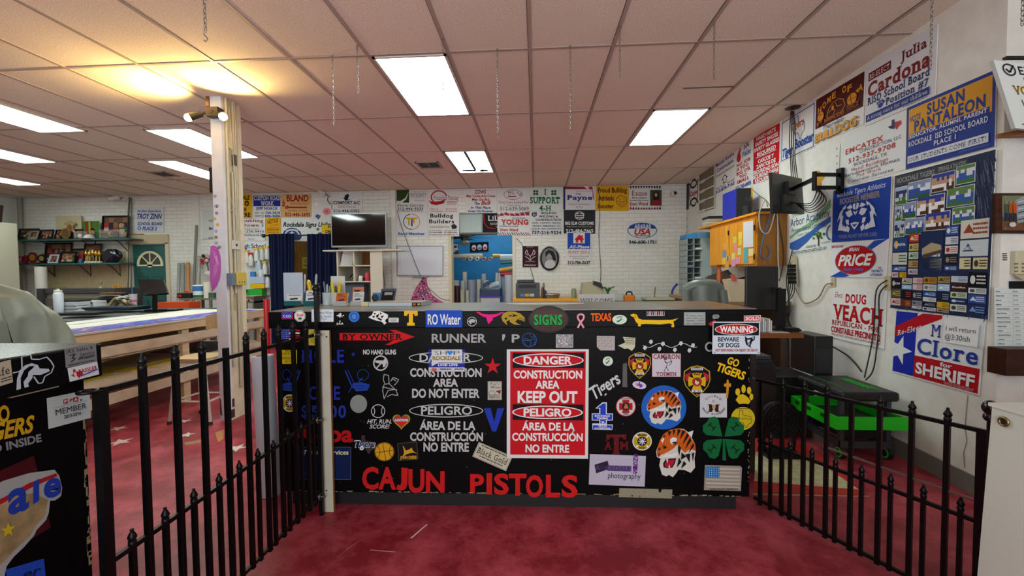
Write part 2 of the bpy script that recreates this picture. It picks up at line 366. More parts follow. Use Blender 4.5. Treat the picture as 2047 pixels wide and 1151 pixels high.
# ceiling: tiles, T-bars in a 2x4 ft grid
GX,GY,GW,GL=-3.688,3.1186,.6096,1.2192
c=MB();tm=tile_mat();c.obox((XL-.2,YF-.1,ZC),(XE-XL+.4,0,0),(0,YB-YF+.15,0),(0,0,.05),tm)
c.build('ceiling',kind='structure')
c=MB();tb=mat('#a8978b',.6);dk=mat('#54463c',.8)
for k in range(-12,14):
    x=GX+k*GW
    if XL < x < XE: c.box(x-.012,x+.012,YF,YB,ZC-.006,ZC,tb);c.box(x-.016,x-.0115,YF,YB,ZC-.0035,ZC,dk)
for k in range(-5,5):
    y=GY+k*GL
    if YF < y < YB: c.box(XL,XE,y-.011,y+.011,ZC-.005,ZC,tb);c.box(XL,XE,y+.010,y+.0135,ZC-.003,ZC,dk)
bx0,by0=GX+9*GW,GY+.62*GL
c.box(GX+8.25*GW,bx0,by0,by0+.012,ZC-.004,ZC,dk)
c.build('trim_1',kind='structure')
# walls
bm_=brick_mat('#dddcd4','#d6d5cc','#c6c5bb','m_brick')
DX0,DX1,DZ=-8.26,-7.5,2.04           # teal door opening
AX0,AX1,AZ=-5.28,-4.1,2.1            # curtained doorway
OX0,OX1,OZ=-1.67,-.42,2.56           # opening into the blue room
w=MB()
for a,b_,z0,z1 in [(XL,DX0,0,ZC),(DX0,DX1,DZ,ZC),(DX1,AX0,0,ZC),(AX0,AX1,AZ,ZC),(AX1,OX0,0,ZC),(OX0,OX1,OZ,ZC),(OX1,2.85,0,ZC)]:
    w.box(a,b_,YB,YB+.18,z0,z1,bm_)
for u0,u1 in ((783,792),(386,400)):      # pilasters
    w.box(on_y(u0,430,YB).x,on_y(u1,430,YB).x,YB-.035,YB,0,ZC,WHITE)
w.build('wall_back',kind='structure')
w=MB();w.box(XL-.2,XL,YF,YB+.18,0,ZC,WHITE);w.build('wall_left',kind='structure')
w=MB();w.prism([(2.85,8.21,0),(2.62,2.5,0),(XE,2.5,0),(XE,8.21,0)],(0,0,ZC),WHITE)
w.build('wall_right',kind='structure')
w=MB();w.box(XE,XE+.15,YF,2.5,0,ZC,WHITE);w.build('wall_entrance',kind='structure')
w=MB()
w.box(XL-.2,-3.4,YF-.15,YF,0,ZC,WHITE);w.box(2.6,XE+.15,YF-.15,YF,0,ZC,WHITE);w.box(-3.4,2.6,YF-.15,YF,0,.5,WHITE);w.box(-3.4,2.6,YF-.15,YF,2.7,ZC,WHITE)
w.build('wall_front',kind='structure')
# tan panel, door surround, baseboards
t=MB();tan=mat('#b0a17c',.6,var=.08,bscale=25)
a=on_y(84,488,YB);b_=on_y(258,578,YB)
for i in range(40):
    x=a.x + (b_.x-a.x)*i/40;t.box(x,x+(b_.x-a.x)/40*.9,YB-.012,YB,.6,1.9,tan)
t.build('trim_2',kind='structure')
t=MB();t.box(DX0-.08,DX0,YB-.03,YB,0,DZ+.02,mat('#c8bfa4'));t.box(DX1,DX1+.07,YB-.03,YB,0,DZ+.02,mat('#c8bfa4'));t.box(DX0-.08,DX1+.07,YB-.03,YB,DZ,DZ+.19,mat('#b8a985'))
t.box(DX0-.1,DX0+.3,YB-.05,YB,DZ+.19,DZ+.205,mat('#8a5a38'));t.build('trim_3',kind='structure')
t=MB();gb=mat('#6d6b63',.6)
q=[(wx(y),y) for y in (2.5,8.0)]
t.prism([(q[0][0]-.012,q[0][1],0),(q[0][0],q[0][1],0),(q[1][0],q[1][1],0),(q[1][0]-.012,q[1][1],0)],(0,0,.12),gb)
t.build('baseboard_right',kind='structure')
t=MB();rust=mat('#8a5a2a',.8,var=.5,bscale=40)       # broken plaster low on the corner
t.poly([on_wall(*p,.003) for p in ((1926,962),(1955,968),(1966,978),(1966,1001),(1926,989))],mat('#cfc4a0',.8))
for pts in [((1930,965),(1943,970),(1938,980),(1931,976)),((1934,984),(1946,978),(1953,990),(1944,996)),((1950,972),(1957,976),(1953,984))]: t.poly([on_wall(*p,.004) for p in pts],rust)
t.tube([on_wall(*p,.002) for p in ((1935,790),(1931,830),(1929,858),(1933,880),(1926,905),(1928,935))],.0022,mat('#8d8a78'),4)
t.build('trim_4',kind='structure')
# teal door
d=MB();teal=mat('#1f5a55',.5);td=mat('#174843',.5)
d.box(DX0+.01,DX1-.01,YB+.03,YB+.07,.01,DZ-.01,teal)
for x0,x1 in ((.1,.32),(.42,.64)):
    for z0,z1 in ((1.05,1.38),(.25,.9)):
        X=DX0+x0
        d.box(X,DX0+x1,YB+.022,YB+.031,z0,z1,td);d.box(X+.03,DX0+x1-.03,YB+.016,YB+.03,z0+.03,z1-.03,teal)
do=d.build('door_1',kind='structure',label='teal panelled door with a half-round fan window')
d=MB();cx,cz,r_=(DX0+DX1)/2,1.62,.27;cr=mat('#d8cfa8',.5)
def arc(r,n=16): return [(cx+r*math.cos(math.pi*i/n),cz+r*math.sin(math.pi*i/n)) for i in range(n+1)]
d.prism([(x,YB+.025,z) for x,z in arc(.25)],(0,.004,0),mat('#38443a',.1));gl=d.build('window_pane',do)
d=MB();o_,i_=arc(.28),arc(.235)
for k in range(16): d.prism([(o_[k][0],YB+.012,o_[k][1]),(o_[k+1][0],YB+.012,o_[k+1][1]),(i_[k+1][0],YB+.012,i_[k+1][1]),(i_[k][0],YB+.012,i_[k][1])],(0,.016,0),cr)
d.box(cx-.28,cx+.28,YB+.012,YB+.028,cz-.03,cz,cr)
for a in (45,90,135): d.bar((cx+.06*math.cos(R(a)),YB+.02,cz+.06*math.sin(R(a))),(cx+.25*math.cos(R(a)),YB+.02,cz+.25*math.sin(R(a))),.02,.015,cr,(0,1,0))
d.cyl((cx,YB+.012,cz),(cx,YB+.026,cz),.06,cr);d.build('window_grille',do)
# the blue room and the brown room behind the openings
BLUE=mat('#0b6fa6',.6,var=.1,bscale=6)
w=MB();w.box(-3.2,1.2,10.4,10.5,0,ZC,BLUE);w.box(-3.3,-3.2,YB+.18,10.5,0,ZC,BLUE);w.box(1.2,1.3,YB+.18,10.5,0,ZC,BLUE);w.build('wall_blue_room',kind='structure')
w=MB();w.box(-3.3,1.3,YB+.05,10.5,ZC,ZC+.05,WHITE);w.box(-7,-3.4,YB+.05,12,ZC-.2,ZC-.15,mat('#c9bfae'));w.build('ceiling_rear_rooms',kind='structure')
pan=wood('#6b4a1c','#93702f',3,2,.5)
w=MB();w.box(-7.6,-3.3,11.5,11.6,0,2.9,pan);w.box(-3.45,-3.35,YB+.18,11.5,0,2.9,pan);w.box(-7.6,-7.5,YB+.18,11.5,0,2.9,pan);w.build('wall_brown_room',kind='structure')
# doorway jamb of the opening
w=MB();w.box(OX0-.03,OX0+.03,YB-.02,YB+.2,0,2.2,mat('#c9bf9c'));w.box(OX1-.03,OX1+.03,YB-.02,YB+.2,0,2.2,mat('#cfc9b4'));w.box(OX0,OX1,YB,YB+.2,2.14,2.17,mat('#5a5548'));w.build('trim_5',kind='structure')
w=MB();fr=mat('#8c938e',.4)
for u in (917,921,963,967): pass
ga=on_y(917,425,YB+.06);gb_=on_y(1028,464,YB+.06)
w.box(ga.x,OX1,YB+.05,YB+.07,2.17,2.56,mat('#a9bcb8',.15,spec=.8))
w1=w.build('window_1',kind='structure',label='narrow glazed strip over the opening to the blue room')
w=MB();xs=[ga.x,ga.x+(gb_.x-ga.x)*.42,ga.x+(gb_.x-ga.x)*.72]
for x in xs: w.box(x-.015,x+.015,YB+.02,YB+.05,2.17,2.56,fr)
w.box(ga.x,OX1,YB+.02,YB+.05,2.53,2.56,fr);w.build('window_frame',w1)
# louvred window high on the right wall
lv=rwall((1397,347),(1429,327),(1429,416),(1397,427),.006);lv.board('#6f6b5c',.004)
for k in range(4): lv.R(4,4+24*k,96,21+24*k,'#77735f')
lo=lv.build('window_2',cat=None);lo['kind']='structure'
lv=rwall((1397,347),(1429,327),(1429,416),(1397,427),.02)
for k in range(5): lv.R(0,24*k-1.5,100,24*k+2,'#d5d2c4')
lv.R(0,0,5,100,'#d5d2c4');lv.R(95,0,100,100,'#d5d2c4')
lv.mb.build('window_frame',lo)
# ---------------------------------------------------------------- ceiling lights
pe=bpy.data.materials.new('m_panel');pe.use_nodes=True;N,L,b=nodes(pe)
b.inputs['Base Color'].default_value=(.9,.9,.9,1);b.inputs['Emission Color'].default_value=(.87,1,.95,1);b.inputs['Emission Strength'].default_value=PANEL
wm=mat('#cfcabd',.5)
def panel(x0,x1,y0,y1,label,tubes=False):
    t=thing('ceiling_light',label,'ceiling light',((x0+x1)/2,(y0+y1)/2,ZC-.012),'fluorescent ceiling panels')
    m=MB()
    for q in ((x0,x1,y0,y0+.02),(x0,x1,y1-.02,y1),(x0,x0+.02,y0,y1),(x1-.02,x1,y0,y1)): m.box(*q,ZC-.012,ZC-.0005,wm)
    m.build('frame',t);m=MB();m.box(x0+.02,x1-.02,y0+.02,y1-.02,ZC-.008,ZC-.001,pe);m.build('diffuser',t)
    if tubes:
        m=MB();xm=(x0+x1)/2
        m.box(xm-.02,xm+.02,y0+.02,y1-.15,ZC-.0115,ZC-.008,mat('#3a3428'))
        for q in (-.13,.13):
            for i in range(6): m.box(xm+q+random.uniform(-.09,.09),xm+q+random.uniform(-.09,.09)+.05,y1-.2+random.uniform(0,.06),y1-.1+random.uniform(0,.06),ZC-.0095,ZC-.008,mat('#8d8674'))
        m.build('divider',t,'dark strip with scorched prints between the tubes')
g=lambda i: GX+i*GW
h=lambda j: GY+j*GL
panel(g(4)+.02,g(5)-.02,h(0)+.02,h(1)-.02,'largest white ceiling light panel, nearest above the counter')
panel(g(4)+.02,g(5)-.02,h(2)+.02,h(3)-.02,'ceiling light with a dark strip between its tubes, beyond the counter',True)
panel(g(8)+.02,g(9)-.02,h(1)+.02,h(2)-.02,'ceiling light panel nearest the sign-covered wall')
panel(g(-1.13),g(-.23),h(1.09),h(2.06),'long ceiling light panel seen on both sides of the white column')
panel(g(-3.02),g(-2.3),h(2.07),h(3.02),'small ceiling light just behind the column beside an air vent')
panel(g(-3.13),g(-2.21),h(.12),h(1.09),'big ceiling light panel over the work table, nearest of the work area')
panel(g(-5.95),g(-5.1),h(1.08),h(2.03),'ceiling light panel second from the shelves of framed photos')
panel(g(-8.95),g(-8.2),h(2.13),h(3.1),'ceiling light panel closest to the shelves of framed photos')
# unseen lamp panels added to light the two rear rooms
def rear(x,y,z,label):
    t=thing('ceiling_light',label,'ceiling light',(x,y,z));m=MB();m.box(x-.3,x+.3,y-.5,y+.5,z,z+.02,wm);m.build('frame',t);m=MB();m.box(x-.27,x+.27,y-.47,y+.47,z-.006,z,pe);m.build('diffuser',t)
rear(-.9,9.3,ZC-.025,'added unseen ceiling light inside the blue room of vinyl rolls');rear(-5.2,9.6,ZC-.23,'added unseen ceiling light inside the brown room behind the curtains')
# air vents
def vent(i0,i1,j0,j1,label):
    x0,x1,y0,y1=g(i0),g(i1),h(j0),h(j1);z=ZC-.012
    t=thing('air_vent',label,'air vent',((x0+x1)/2,(y0+y1)/2,z));m=MB()
    for q in ((x0,x1,y0,y0+.025),(x0,x1,y1-.025,y1),(x0,x0+.025,y0,y1),(x1-.025,x1,y0,y1)): m.box(*q,z,ZC-.001,mat('#a89683'))
    m.build('frame',t);m=MB();m.box(x0+.02,x1-.02,y0+.02,y1-.02,ZC-.004,ZC-.002,mat('#15110e'))
    m.build('duct_opening',t,'black duct opening');m=MB()
    xm=(x0+x1)/2;m.box(xm-.01,xm+.01,y0+.02,y1-.02,z,ZC-.004,mat('#6b5c4e'));ym=(y0+y1)/2
    for k in range(1,5): yy=y0+(y1-y0)*k/5;m.box(x0+.02,x1-.02,yy-.004,yy+.004,z+.002,ZC-.004,mat('#3b322a'))
    m.build('slats',t)
vent(3.15,3.72,2.42,2.71,'ceiling air vent beside the small light above the counter');vent(-3.95,-3.48,2.55,2.8,'ceiling air vent just behind the white column, over the door side')
# ---------------------------------------------------------------- hanging chains
cm=mat('#8d8b85',.3,.9)
def chain(x,y,z0,z1,label,hook=True,s=1.0):
    t=thing('hanging_chain',label,'chain',(x,y,z1),'display chains hanging from the ceiling');m=MB();L_=.026*s;n=int((z0-z1)/(L_*.78));k=0
    for i in range(n):
        z=z0-L_*.78*(i+.5);m.ring((x,y,z),(1,0,0) if i % 2 else (0,1,0),L_*.42,.0022*s,cm,8,4,.5)
    m.build('links',t)
    if hook:
        m=MB();z=z0-L_*.78*n
        pts=[(x+.010*math.sin(a),y,z-.024-.022*math.cos(a)*(1 if a < math.pi*.5 else 1)) for a in [math.pi*k/8 for k in range(0,9)]]
        m.tube([(x,y,z+.005),(x-.008,y,z-.006),(x,y,z-.018),(x+.009,y,z-.03),(x,y,z-.042),(x-.009,y,z-.034)],.0025,cm,5,3);m.build('hook',t)
for u,v0,v1,lb,hk in [(664,110,257,'ceiling chain nearest the column, a long one over the curtains',0),(714,90,192,'short ceiling chain beside the corner of the big light panel',0),(885,75,200,'chain with a hook hanging in front of the bright light panel',1),(994,97,265,'long hooked chain just right of the big light panel',1),(1140,90,260,'long hooked chain over the bulldog signs of the back wall',1),(1239,50,165,'thin short chain over the oval-logo sign',0),(1428,40,160,'short chain above the light panel nearest the sign wall',0)]:
    P=on_z(u,v0,ZC);chain(P.x,P.y,ZC,on_y(u,v1,P.y).z,lb,hk)
for u,v,Y,lb in [(411,72,1.9,'thick close chain hanging above the floodlights on the column'),(1860,145,2.3,'thick close chain hanging over the red and blue school board sign'),(2043,57,2.05,'chain over the tilted signs on the wooden shelf')]:
    P=on_y(u,v,Y);chain(P.x,Y,ZC,P.z,lb,u == 411,1.1)
# stubs in the ceiling: camera domes
def secam(u,v,Y,label,rot):
    P=on_y(u,v,Y);t=thing('security_camera',label,'camera',P);m=MB()
    m.cyl((P.x+.16*rot,Y-.005,P.z+.06),(P.x+.16*rot,Y+.02,P.z+.06),.045,mat('#d9d7cf'));m.tube([(P.x+.16*rot,Y,P.z+.06),(P.x+.12*rot,Y-.07,P.z+.05),(P.x+.06*rot,Y-.09,P.z+.02)],.012,mat('#d9d7cf'));m.build('bracket',t)
    m=MB();m.cyl((P.x+.09*rot,Y-.07,P.z+.025),(P.x-.07*rot,Y-.14,P.z-.03),.045,mat('#dcdad2'),n=16);m.build('housing',t)
    m=MB();m.cyl((P.x-.065*rot,Y-.136,P.z-.028),(P.x-.08*rot,Y-.146,P.z-.034),.036,mat('#0c0c0c',.1));m.build('lens',t)
secam(238,398,8.0,'white tube security camera above the shelves of framed photos',1)
P=on_y(1347,386,7.9);t=thing('security_camera','round white security camera in the far corner above the sign wall','camera',(P.x,P.y,P.z));m=MB();m.ell((P.x,7.93,P.z),.055,.09,.05,mat('#d8d6ce'),16,10);m.build('housing',t);m=MB();m.ell((P.x+.01,7.85,P.z-.005),.03,.025,.03,mat('#0a0a0c',.1));m.build('lens',t)
P=on_y(648,388,8.0);t=thing('security_camera','white pipe-shaped camera with a loose cable above the curtains','camera',P);m=MB();m.cyl((P.x-.05,7.95,ZC-.005),(P.x-.05,7.95,P.z+.05),.06,mat('#d8d6ce'));m.cyl((P.x-.05,7.95,P.z+.06),(P.x+.04,7.86,P.z-.02),.05,mat('#d8d6ce'));m.build('housing',t);m=MB();m.tube([(P.x+.04,7.95,P.z),(P.x+.11,7.95,P.z-.05),(P.x+.08,7.97,P.z-.12),(P.x+.12,7.99,P.z-.2)],.008,mat('#33302c'),5,4);m.build('cable',t)
# ================================================================ the sticker-covered counter
BLK=mat('#050506',.4,spec=.1,bump=.08,bscale=120)
cD=Vector((CB[0]-CA[0],CB[1]-CA[1],0)).normalized();cN=Vector((-cD.y,cD.x,0));cO=Vector((CA[0],CA[1],0))-cD*.022
CL=(Vector((CB[0],CB[1],0))-cO).length - .005
counter=thing('counter','long black service counter covered in stickers and lettering','counter',cO+cD*CL/2+cN*.3)
def cbox(m,s0,s1,d0,d1,z0,z1,mt): m.obox(cO+cD*s0+cN*d0+Vector((0,0,z0)),cD*(s1-s0),cN*(d1-d0),(0,0,z1-z0),mt)
m=MB();cbox(m,0,CL,0,.62,1.062,1.156,BLK);m.build('slab',counter,bevel=.004)
top=mat('#6c685f',.28,.0,spec=.6,bump=.05,bscale=6,var=.12)
m=MB();cbox(m,.002,CL-.002,.002,.618,1.156,1.160,top);cbox(m,CL-.42,CL-.004,.01,.6,1.1602,1.1606,wood('#6f5230','#94703f',4,0,.3));m.build('worktop',counter,'grey laminate top with a brown worn end')
m=MB();cbox(m,.02,CL-.02,.03,.6,.935,1.062,BLK);m.build('upper_rail',counter)
m=MB();cbox(m,.022,CL-.012,.04,.6,.10,.935,BLK);rr=random.Random(3);chip=mat('#8f8468',.7)
for i in range(90):
    s=rr.uniform(.1,CL-.02);wd=rr.uniform(.004,.035);hh=rr.uniform(.001,.006)
    m.obox(cO+cD*s+cN*.0388+Vector((0,0,.10+rr.uniform(0,.004))),cD*wd,cN*.002,(0,0,hh),chip)
for i in range(60):
    s=CL-.012-rr.uniform(.0,.012) if i < 34 else .022+rr.uniform(0,.014)
    m.obox(cO+cD*s+cN*.0388+Vector((0,0,rr.uniform(.12,.9)**1.0)),cD*.003,cN*.002,(0,0,rr.uniform(.003,.014)),chip)
for i in range(40):
    m.obox(cO+cD*rr.uniform(.1,CL-.1)+cN*.0388+Vector((0,0,rr.uniform(.12,.92))),cD*.003,cN*.002,(0,0,.003),chip)
m.build('front_panel',counter)
m=MB();cbox(m,.06,CL-.06,.09,.55,0,.10,mat('#060606',.6));m.build('toe_kick',counter)
def stk(x0,y0,x1,y1,off=None):
    yc=(y0+y1)/2
    if off is None: off=0 if yc < 655 else (-.03 if yc < 697 else -.04)
    q=lambda a,b: on_counter(a,b,off)+(-cN)*.0008
    return Sign(q(x0,y0),q(x1,y0),q(x0,y1),(x0,y0,x1,y1),eps=.0003,rough=.45)
def rot(sg,ang):                                # turn a print about its middle
    c_=sg.P((sg.x0+sg.x1)/2,(sg.y0+sg.y1)/2,0);M_=Matrix.Rotation(R(ang),3,sg.n);sg.O=c_+M_ @ (sg.O-c_);sg.ex=M_ @ sg.ex;sg.ey=M_ @ sg.ey;return sg
def put(sg,name='sticker',label=None): return sg.mb.build(name,counter,label)
Wt,Gy,Rd,Yl,Bl,Or='#d6d6d2','#9b9c9a','#c01418','#dcae18','#1c2fa8','#dc5a16'
# --- slab
s=stk(563,622,586,638);s.R(563,622,586,638,'#a01a30');s.R(565,624,584,636,'#1e3fb4');s.T('C.S.D.',566,629,583,634,Wt,'B');put(s,label='small blue sticker with a red border')
s=stk(588,620,611,643);oc=lambda r: [(599.5+r*math.cos(R(22.5+45*i)),631.5+r*math.sin(R(22.5+45*i))) for i in range(8)]
s.poly(oc(12),Wt).poly(oc(11),'#1c1c1c').poly(oc(10.2),Wt).T('32.60',593,627,607,632,Rd,'B').E(596,634,604,639,'#30602c');put(s,label='white eight-sided sticker')
s=stk(623,618,667,643);s.R(623,618,667,643,'#c6ccd0').T('Southwest Milam',627,622,664,627,'#1c3f6a','s').T('Water Supply',629,629.5,663,634,'#1c3f6a','s').line([(640,638),(645,635),(648,640),(654,636)],.7,'#1c3f6a');put(s,label='pale blue water supply card')
s=stk(672,624,690,648)
for i in range(26): a=i*2.4;s.E(681+7*math.cos(a)*random.random()-1,630+6*math.sin(a)*random.random()-1,682.2+7*math.cos(a)*random.random()*.9,631.4+5*math.sin(a)*random.random(),Wt,8)
s.T('1',680,640,682,643,Wt).T('JULIA',674,644.5,688,648,Wt,'B');put(s,'lettering')
s=stk(697,621,719,644);s.E(697,621,719,644,'#1a56a8').ring(699,623,717,642,.7,'#6a9ad0').ring(704,628,712,637,.8,'#7aa6d6').T('0',706.5,630,709.5,635,'#7aa6d6');put(s,label='round blue sticker')
s=stk(736,621,777,648);s.poly([(736,634),(743,630),(747,622),(758,621),(768,625),(776,629),(775,636),(771,638),(770,642),(773,645),(768,649),(766,645),(761,642),(754,641),(745,638)],Wt)
for q in [[(746,626),(752,625),(750,629)],[(752,630),(758,627),(757,632),(753,636)],[(760,624),(764,626),(760,629)],[(761,632),(768,630),(764,636)],[(756,634),(764,638),(762,641),(755,637)],[(744,632),(750,631),(748,636)]]: s.poly(q,'#0c0c0c')
put(s,'decal','white tiger head outline')
s=stk(777,634,797,645);s.R(777,635,797,644,Wt).frame(778,636,796,643,.4,'#444444').lines(780,637,794,643,3,'#555555');put(s)
s=stk(808,621,835,650);s.poly([(808,621),(835,621),(835,631),(829,631),(828,627),(825.5,627),(825.5,644.5),(829,645),(829,650.5),(814,650.5),(814,645),(817.5,644.5),(817.5,627),(815,627),(814,631),(808,631)],Yl);put(s,'decal','gold block letter T')
s=stk(851,620,924,654);s.R(851,620,924,654,'#1b47ad').T('RO Water',855,628,921,648,Wt,'b');put(s,label='blue sticker reading RO Water')
s=stk(934,633,953,652);s.ring(934,633,953,652,1,'#c8c8c8').poly([(936,642),(940,638),(946,637),(951,641),(948,645),(944,644),(941,648),(938,645)],'#a8a8a8');put(s)
s=stk(952,623,1007,648);s.poly([(952,623),(958,623.5),(966,627.5),(980,628.5),(993,627.5),(1001,624),(1008,623),(1001,628),(990,633.5),(986,634),(985,639),(980,644),(977,648),(974,641),(972,634),(966,633),(957,627)],'#d8187c');put(s,'decal','pink longhorn head')
s=stk(1002,622,1050,651);g1='#a08424';s.poly([(1002,634),(1006,626),(1016,622),(1030,622.5),(1041,627),(1049,635),(1049,643),(1043,640),(1034,638.5),(1030,643),(1036,647),(1042,649),(1028,648.5),(1020,644),(1018,639),(1012,643),(1014,650),(1005,642)],g1).poly([(1014,631),(1026,628),(1036,630),(1026,633)],'#0c0c0c').E(1022,629,1026,632,g1,10).poly([(1008,636),(1014,634),(1012,640)],'#0c0c0c').line([(1034,638),(1042,636),(1048,640)],.9,'#2a1c08');put(s,'decal','gold eagle head')
s=stk(1153,627,1169,655);pk='#d88a9c';s.line([(1155,655),(1160,645),(1167,636),(1167,630),(1161,627.5),(1155,630),(1155,636),(1161,645),(1167,655)],3.6,pk).line([(1155,655),(1160,645),(1167,636),(1167,630),(1161,627.5)],.6,'#f0c4cc');put(s,'decal','pink ribbon')
s=stk(1181,626,1223,641);s.T('TEXAS',1181,626,1222,641,Or,'B');put(s,'lettering','orange word TEXAS')
def loto(x0,y0,x1,y1,label):
    s=stk(x0,y0,x1,y1);w_,h_=x1-x0,y1-y0;s.E(x0,y0,x1,y1,'#c4d2c0');s.ring(x0+w_*.25,y0+h_*.05,x1-w_*.25,y1-h_*.05,.5,'#8fae8c');s.T('LOTO',x0+w_*.32,y0+h_*.18,x1-w_*.3,y0+h_*.36,'#1c4a20','B',h_*.05)
    s.poly([(x0+w_*.3,y0+h_*.62),(x0+w_*.42,y0+h_*.6),(x0+w_*.62,y0+h_*.38),(x0+w_*.68,y0+h_*.46),(x0+w_*.46,y0+h_*.74),(x0+w_*.36,y0+h_*.8)],'#2c6a30');put(s,label=label)
loto(1224,629,1253,648,'pale green diamond-shaped LOTO sticker');loto(1205,712,1225,731,'small round LOTO sticker')
s=stk(1260,627,1356,654);s.poly([(1260,629),(1266,627),(1273,628.5),(1276,636),(1284,639),(1320,639.5),(1344,639),(1356,635.5),(1350,640),(1346,642),(1348,651),(1347,654),(1341,653),(1344,648),(1338,646),(1320,648),(1290,647),(1281,648),(1281,652),(1275,652),(1276,648),(1271,643),(1267,634),(1261,631)],Yl).poly([(1268,629),(1272,631),(1271,637),(1268,634)],'#b88c10');put(s,'decal','yellow dachshund')
s=stk(1293,622,1328,631);s.R(1293,622,1328,631,Wt)
for i in range(9): s.poly([(1294+i*3.8,622),(1297+i*3.8,622),(1296+i*3.8,631),(1293.5+i*3.8,629)],['#1c2c50',Or,'#1c2c50'][i % 3])
put(s)
s=stk(1367,624,1410,650);s.R(1367,624,1410,650,'#9aa09e').frame(1368,625,1409,649,.5,'#4a4e50')
for i,t in enumerate(('The Surgeon General','never said it was','Unhealthy to SMOKE','your competition!')): s.T(t,1371,628.5+i*5.2,1407,631.8+i*5.2,'#23262a','s')
put(s,label='grey metal plate about smoking')
s=stk(1424,628,1438,637);s.poly([(1424,631),(1427,628.5),(1436,628.5),(1438,632),(1436,636),(1425,637)],'#8d908e').lines(1426,630,1436,635,3,'#303030');put(s)
s=stk(1414,638,1432,652);s.poly([(1416,646),(1429,639),(1432,645),(1420,652)],'#a02028');put(s)
s=stk(1487,630,1521,642,0);s.plate([(1487,630.5),(1521,629.5),(1520.5,642),(1487,642)],'#d8b8b0',.001).R(1488,631,1519.5,641,'#b8464a').T('SOLD',1490,632.5,1518,639.5,Wt,'B');put(s,label='red SOLD sticker')
# --- rail
s=stk(562,656,602,690);s.poly([(562,658),(580,657),(580,677),(562,679)],'#26389a')
for i in range(5):
    for j in range(5): s.E(563+i*3.5,659+j*4,564.3+i*3.5,660.3+j*4,Wt,6)
for i in range(5): s.poly([(580,658+i*6),(590,657+i*6),(602,659+i*5),(600,662+i*5),(590,660+i*6),(580,661+i*6)],Rd if i % 2 == 0 else Wt)
put(s,label='torn American flag sticker')
s=stk(617,658,640,690);s.R(617,658,640,690,'#c8b95a').poly([(622,664),(630,660),(627,672),(632,688),(620,684)],'#b8a020');put(s)
s=stk(679,660,829,688);s.poly([(679,665.5),(790,665.5),(779,659),(790,659),(829,673),(780,689),(771,689),(787,680),(679,680)],Rd).T('BY OWNER',684,667.5,806,678.5,'#080808','bs');put(s,label='red arrow reading BY OWNER')
s=stk(863,667,972,684);s.T('RUNNER',863,667,972,684,Gy,'b');put(s,'lettering','grey word RUNNER')
s=stk(1004,667,1040,685);s.poly([(1004,668),(1010,668),(1010,672),(1007,680),(1004,681)],Gy).T('P',1023,668,1039,684,Gy,'b');put(s,'lettering')
s=stk(1043,665,1073,693);bb='#2a58a4';s.ring(1043,665,1073,693,.9,bb).line([(1044,678),(1052,676),(1057,680),(1064,677),(1072,679)],.9,bb).line([(1046,680),(1052,692),(1060,693),(1062,681),(1046,680)],.9,bb).line([(1058,667),(1062,673),(1070,674),(1066,668)],.9,bb).line([(1067,687),(1070,682),(1071,687),(1068,690),(1067,687)],.8,bb);put(s,'decal','blue outline of a globe')
s=stk(1111,668,1146,695);s.R(1111,668,1146,695,'#8d8c8c')
for i in range(120): x,y=random.uniform(1111,1143),random.uniform(668,692);s.k=2+(i % 3);s._p([(x,y),(x+2.4,y+.5),(x+1.5,y+2.6)],random.choice(['#cfcfd2','#5a5a60','#a9a08a','#7a86a8','#d8d4d0']))
put(s,label='glittering silver square')
s=stk(1193,671,1229,699);s.poly([(1193,671),(1229,671.5),(1229,700),(1200,700),(1193,693)],'#a39c98')
for i in range(6):
    for j in range(5):
        x,y=1195+i*6,673+j*5.5;s.k=2;sg=1 if (i+j) % 2 else -1
        if x+5 < 1229 and y+4 < 699: s._p([(x,y+2+sg*1.6),(x+4.4,y+2-sg*1.6),(x+4.8,y+2.8-sg*1.6),(x+.4,y+2.8+sg*1.6)],'#6f6863')
put(s,label='piece of diamond plate patterned vinyl')
s=stk(1235,673,1270,700);s.poly([(1245,673),(1270,675),(1269,694),(1263,701),(1255,696),(1248,697),(1235,690),(1242,688),(1250,684)],'#b8b89a').lines(1250,676,1268,690,4,'#5f6050',.4,4);put(s,label='torn remnant of a pale sticker')
s=stk(1285,678,1394,704);vn='#b4bcba';s.line([(1285+i*4,690+4*math.sin(i*.55)) for i in range(28)],1.2,vn)
for i,(x,y) in enumerate([(1289,695),(1301,683),(1318,697),(1325,687),(1349,699),(1361,686),(1378,700),(1385,690)]): s.k=2;s._p([(x-4,y+1),(x-2,y-4),(x+3,y-4),(x+4,y+1),(x,y+5)],vn)
put(s,'decal','silver vine with leaves')
s=stk(1409,683,1428,703);s.ring(1409,683,1428,703,3.4,'#8e9290',20,40,320);put(s,'lettering')
# --- left part of the front
s=stk(562,692,594,727);s.R(562,692,594,727,'#c4ad12').T('PEA',570,699,583,703.5,'#3a3208','s').T('GRAVEL',564,704.5,592,709,'#3a3208','s').lines(564,713,592,719,3,'#5a5010').T('@ 1.00',571,720,583,723,'#3a3208','s');put(s,label='yellow pea gravel price tag')
db='#1b2c92'
s=stk(602,697,688,724);s.T('HOLE',602,697,688,724,db,'bs');put(s,'lettering','dark blue word partly hidden behind a board')
s=stk(702,704,711,712)
for a in (0,60,120): s.line([(706.5-4*math.cos(R(a)),708-4*math.sin(R(a))),(706.5+4*math.cos(R(a)),708+4*math.sin(R(a)))],1.6,db)
put(s)
s=stk(726,698,792,708);s.T('NO HAND GUNS',726,698,792,708,'#c8c8c6','b');put(s,'lettering','white words NO HAND GUNS')
s=stk(746,710,776,741);s.ring(746,710,776,741,2.6,'#b4b4b2').line([(751,737),(772,716)],2.4,'#b4b4b2').poly([(750,720),(768,720),(772,717),(773,724),(770,733),(766,734),(765,727),(757,726),(750,724)],'#b4b4b2');put(s,label='grey circle with a crossed-out handgun')
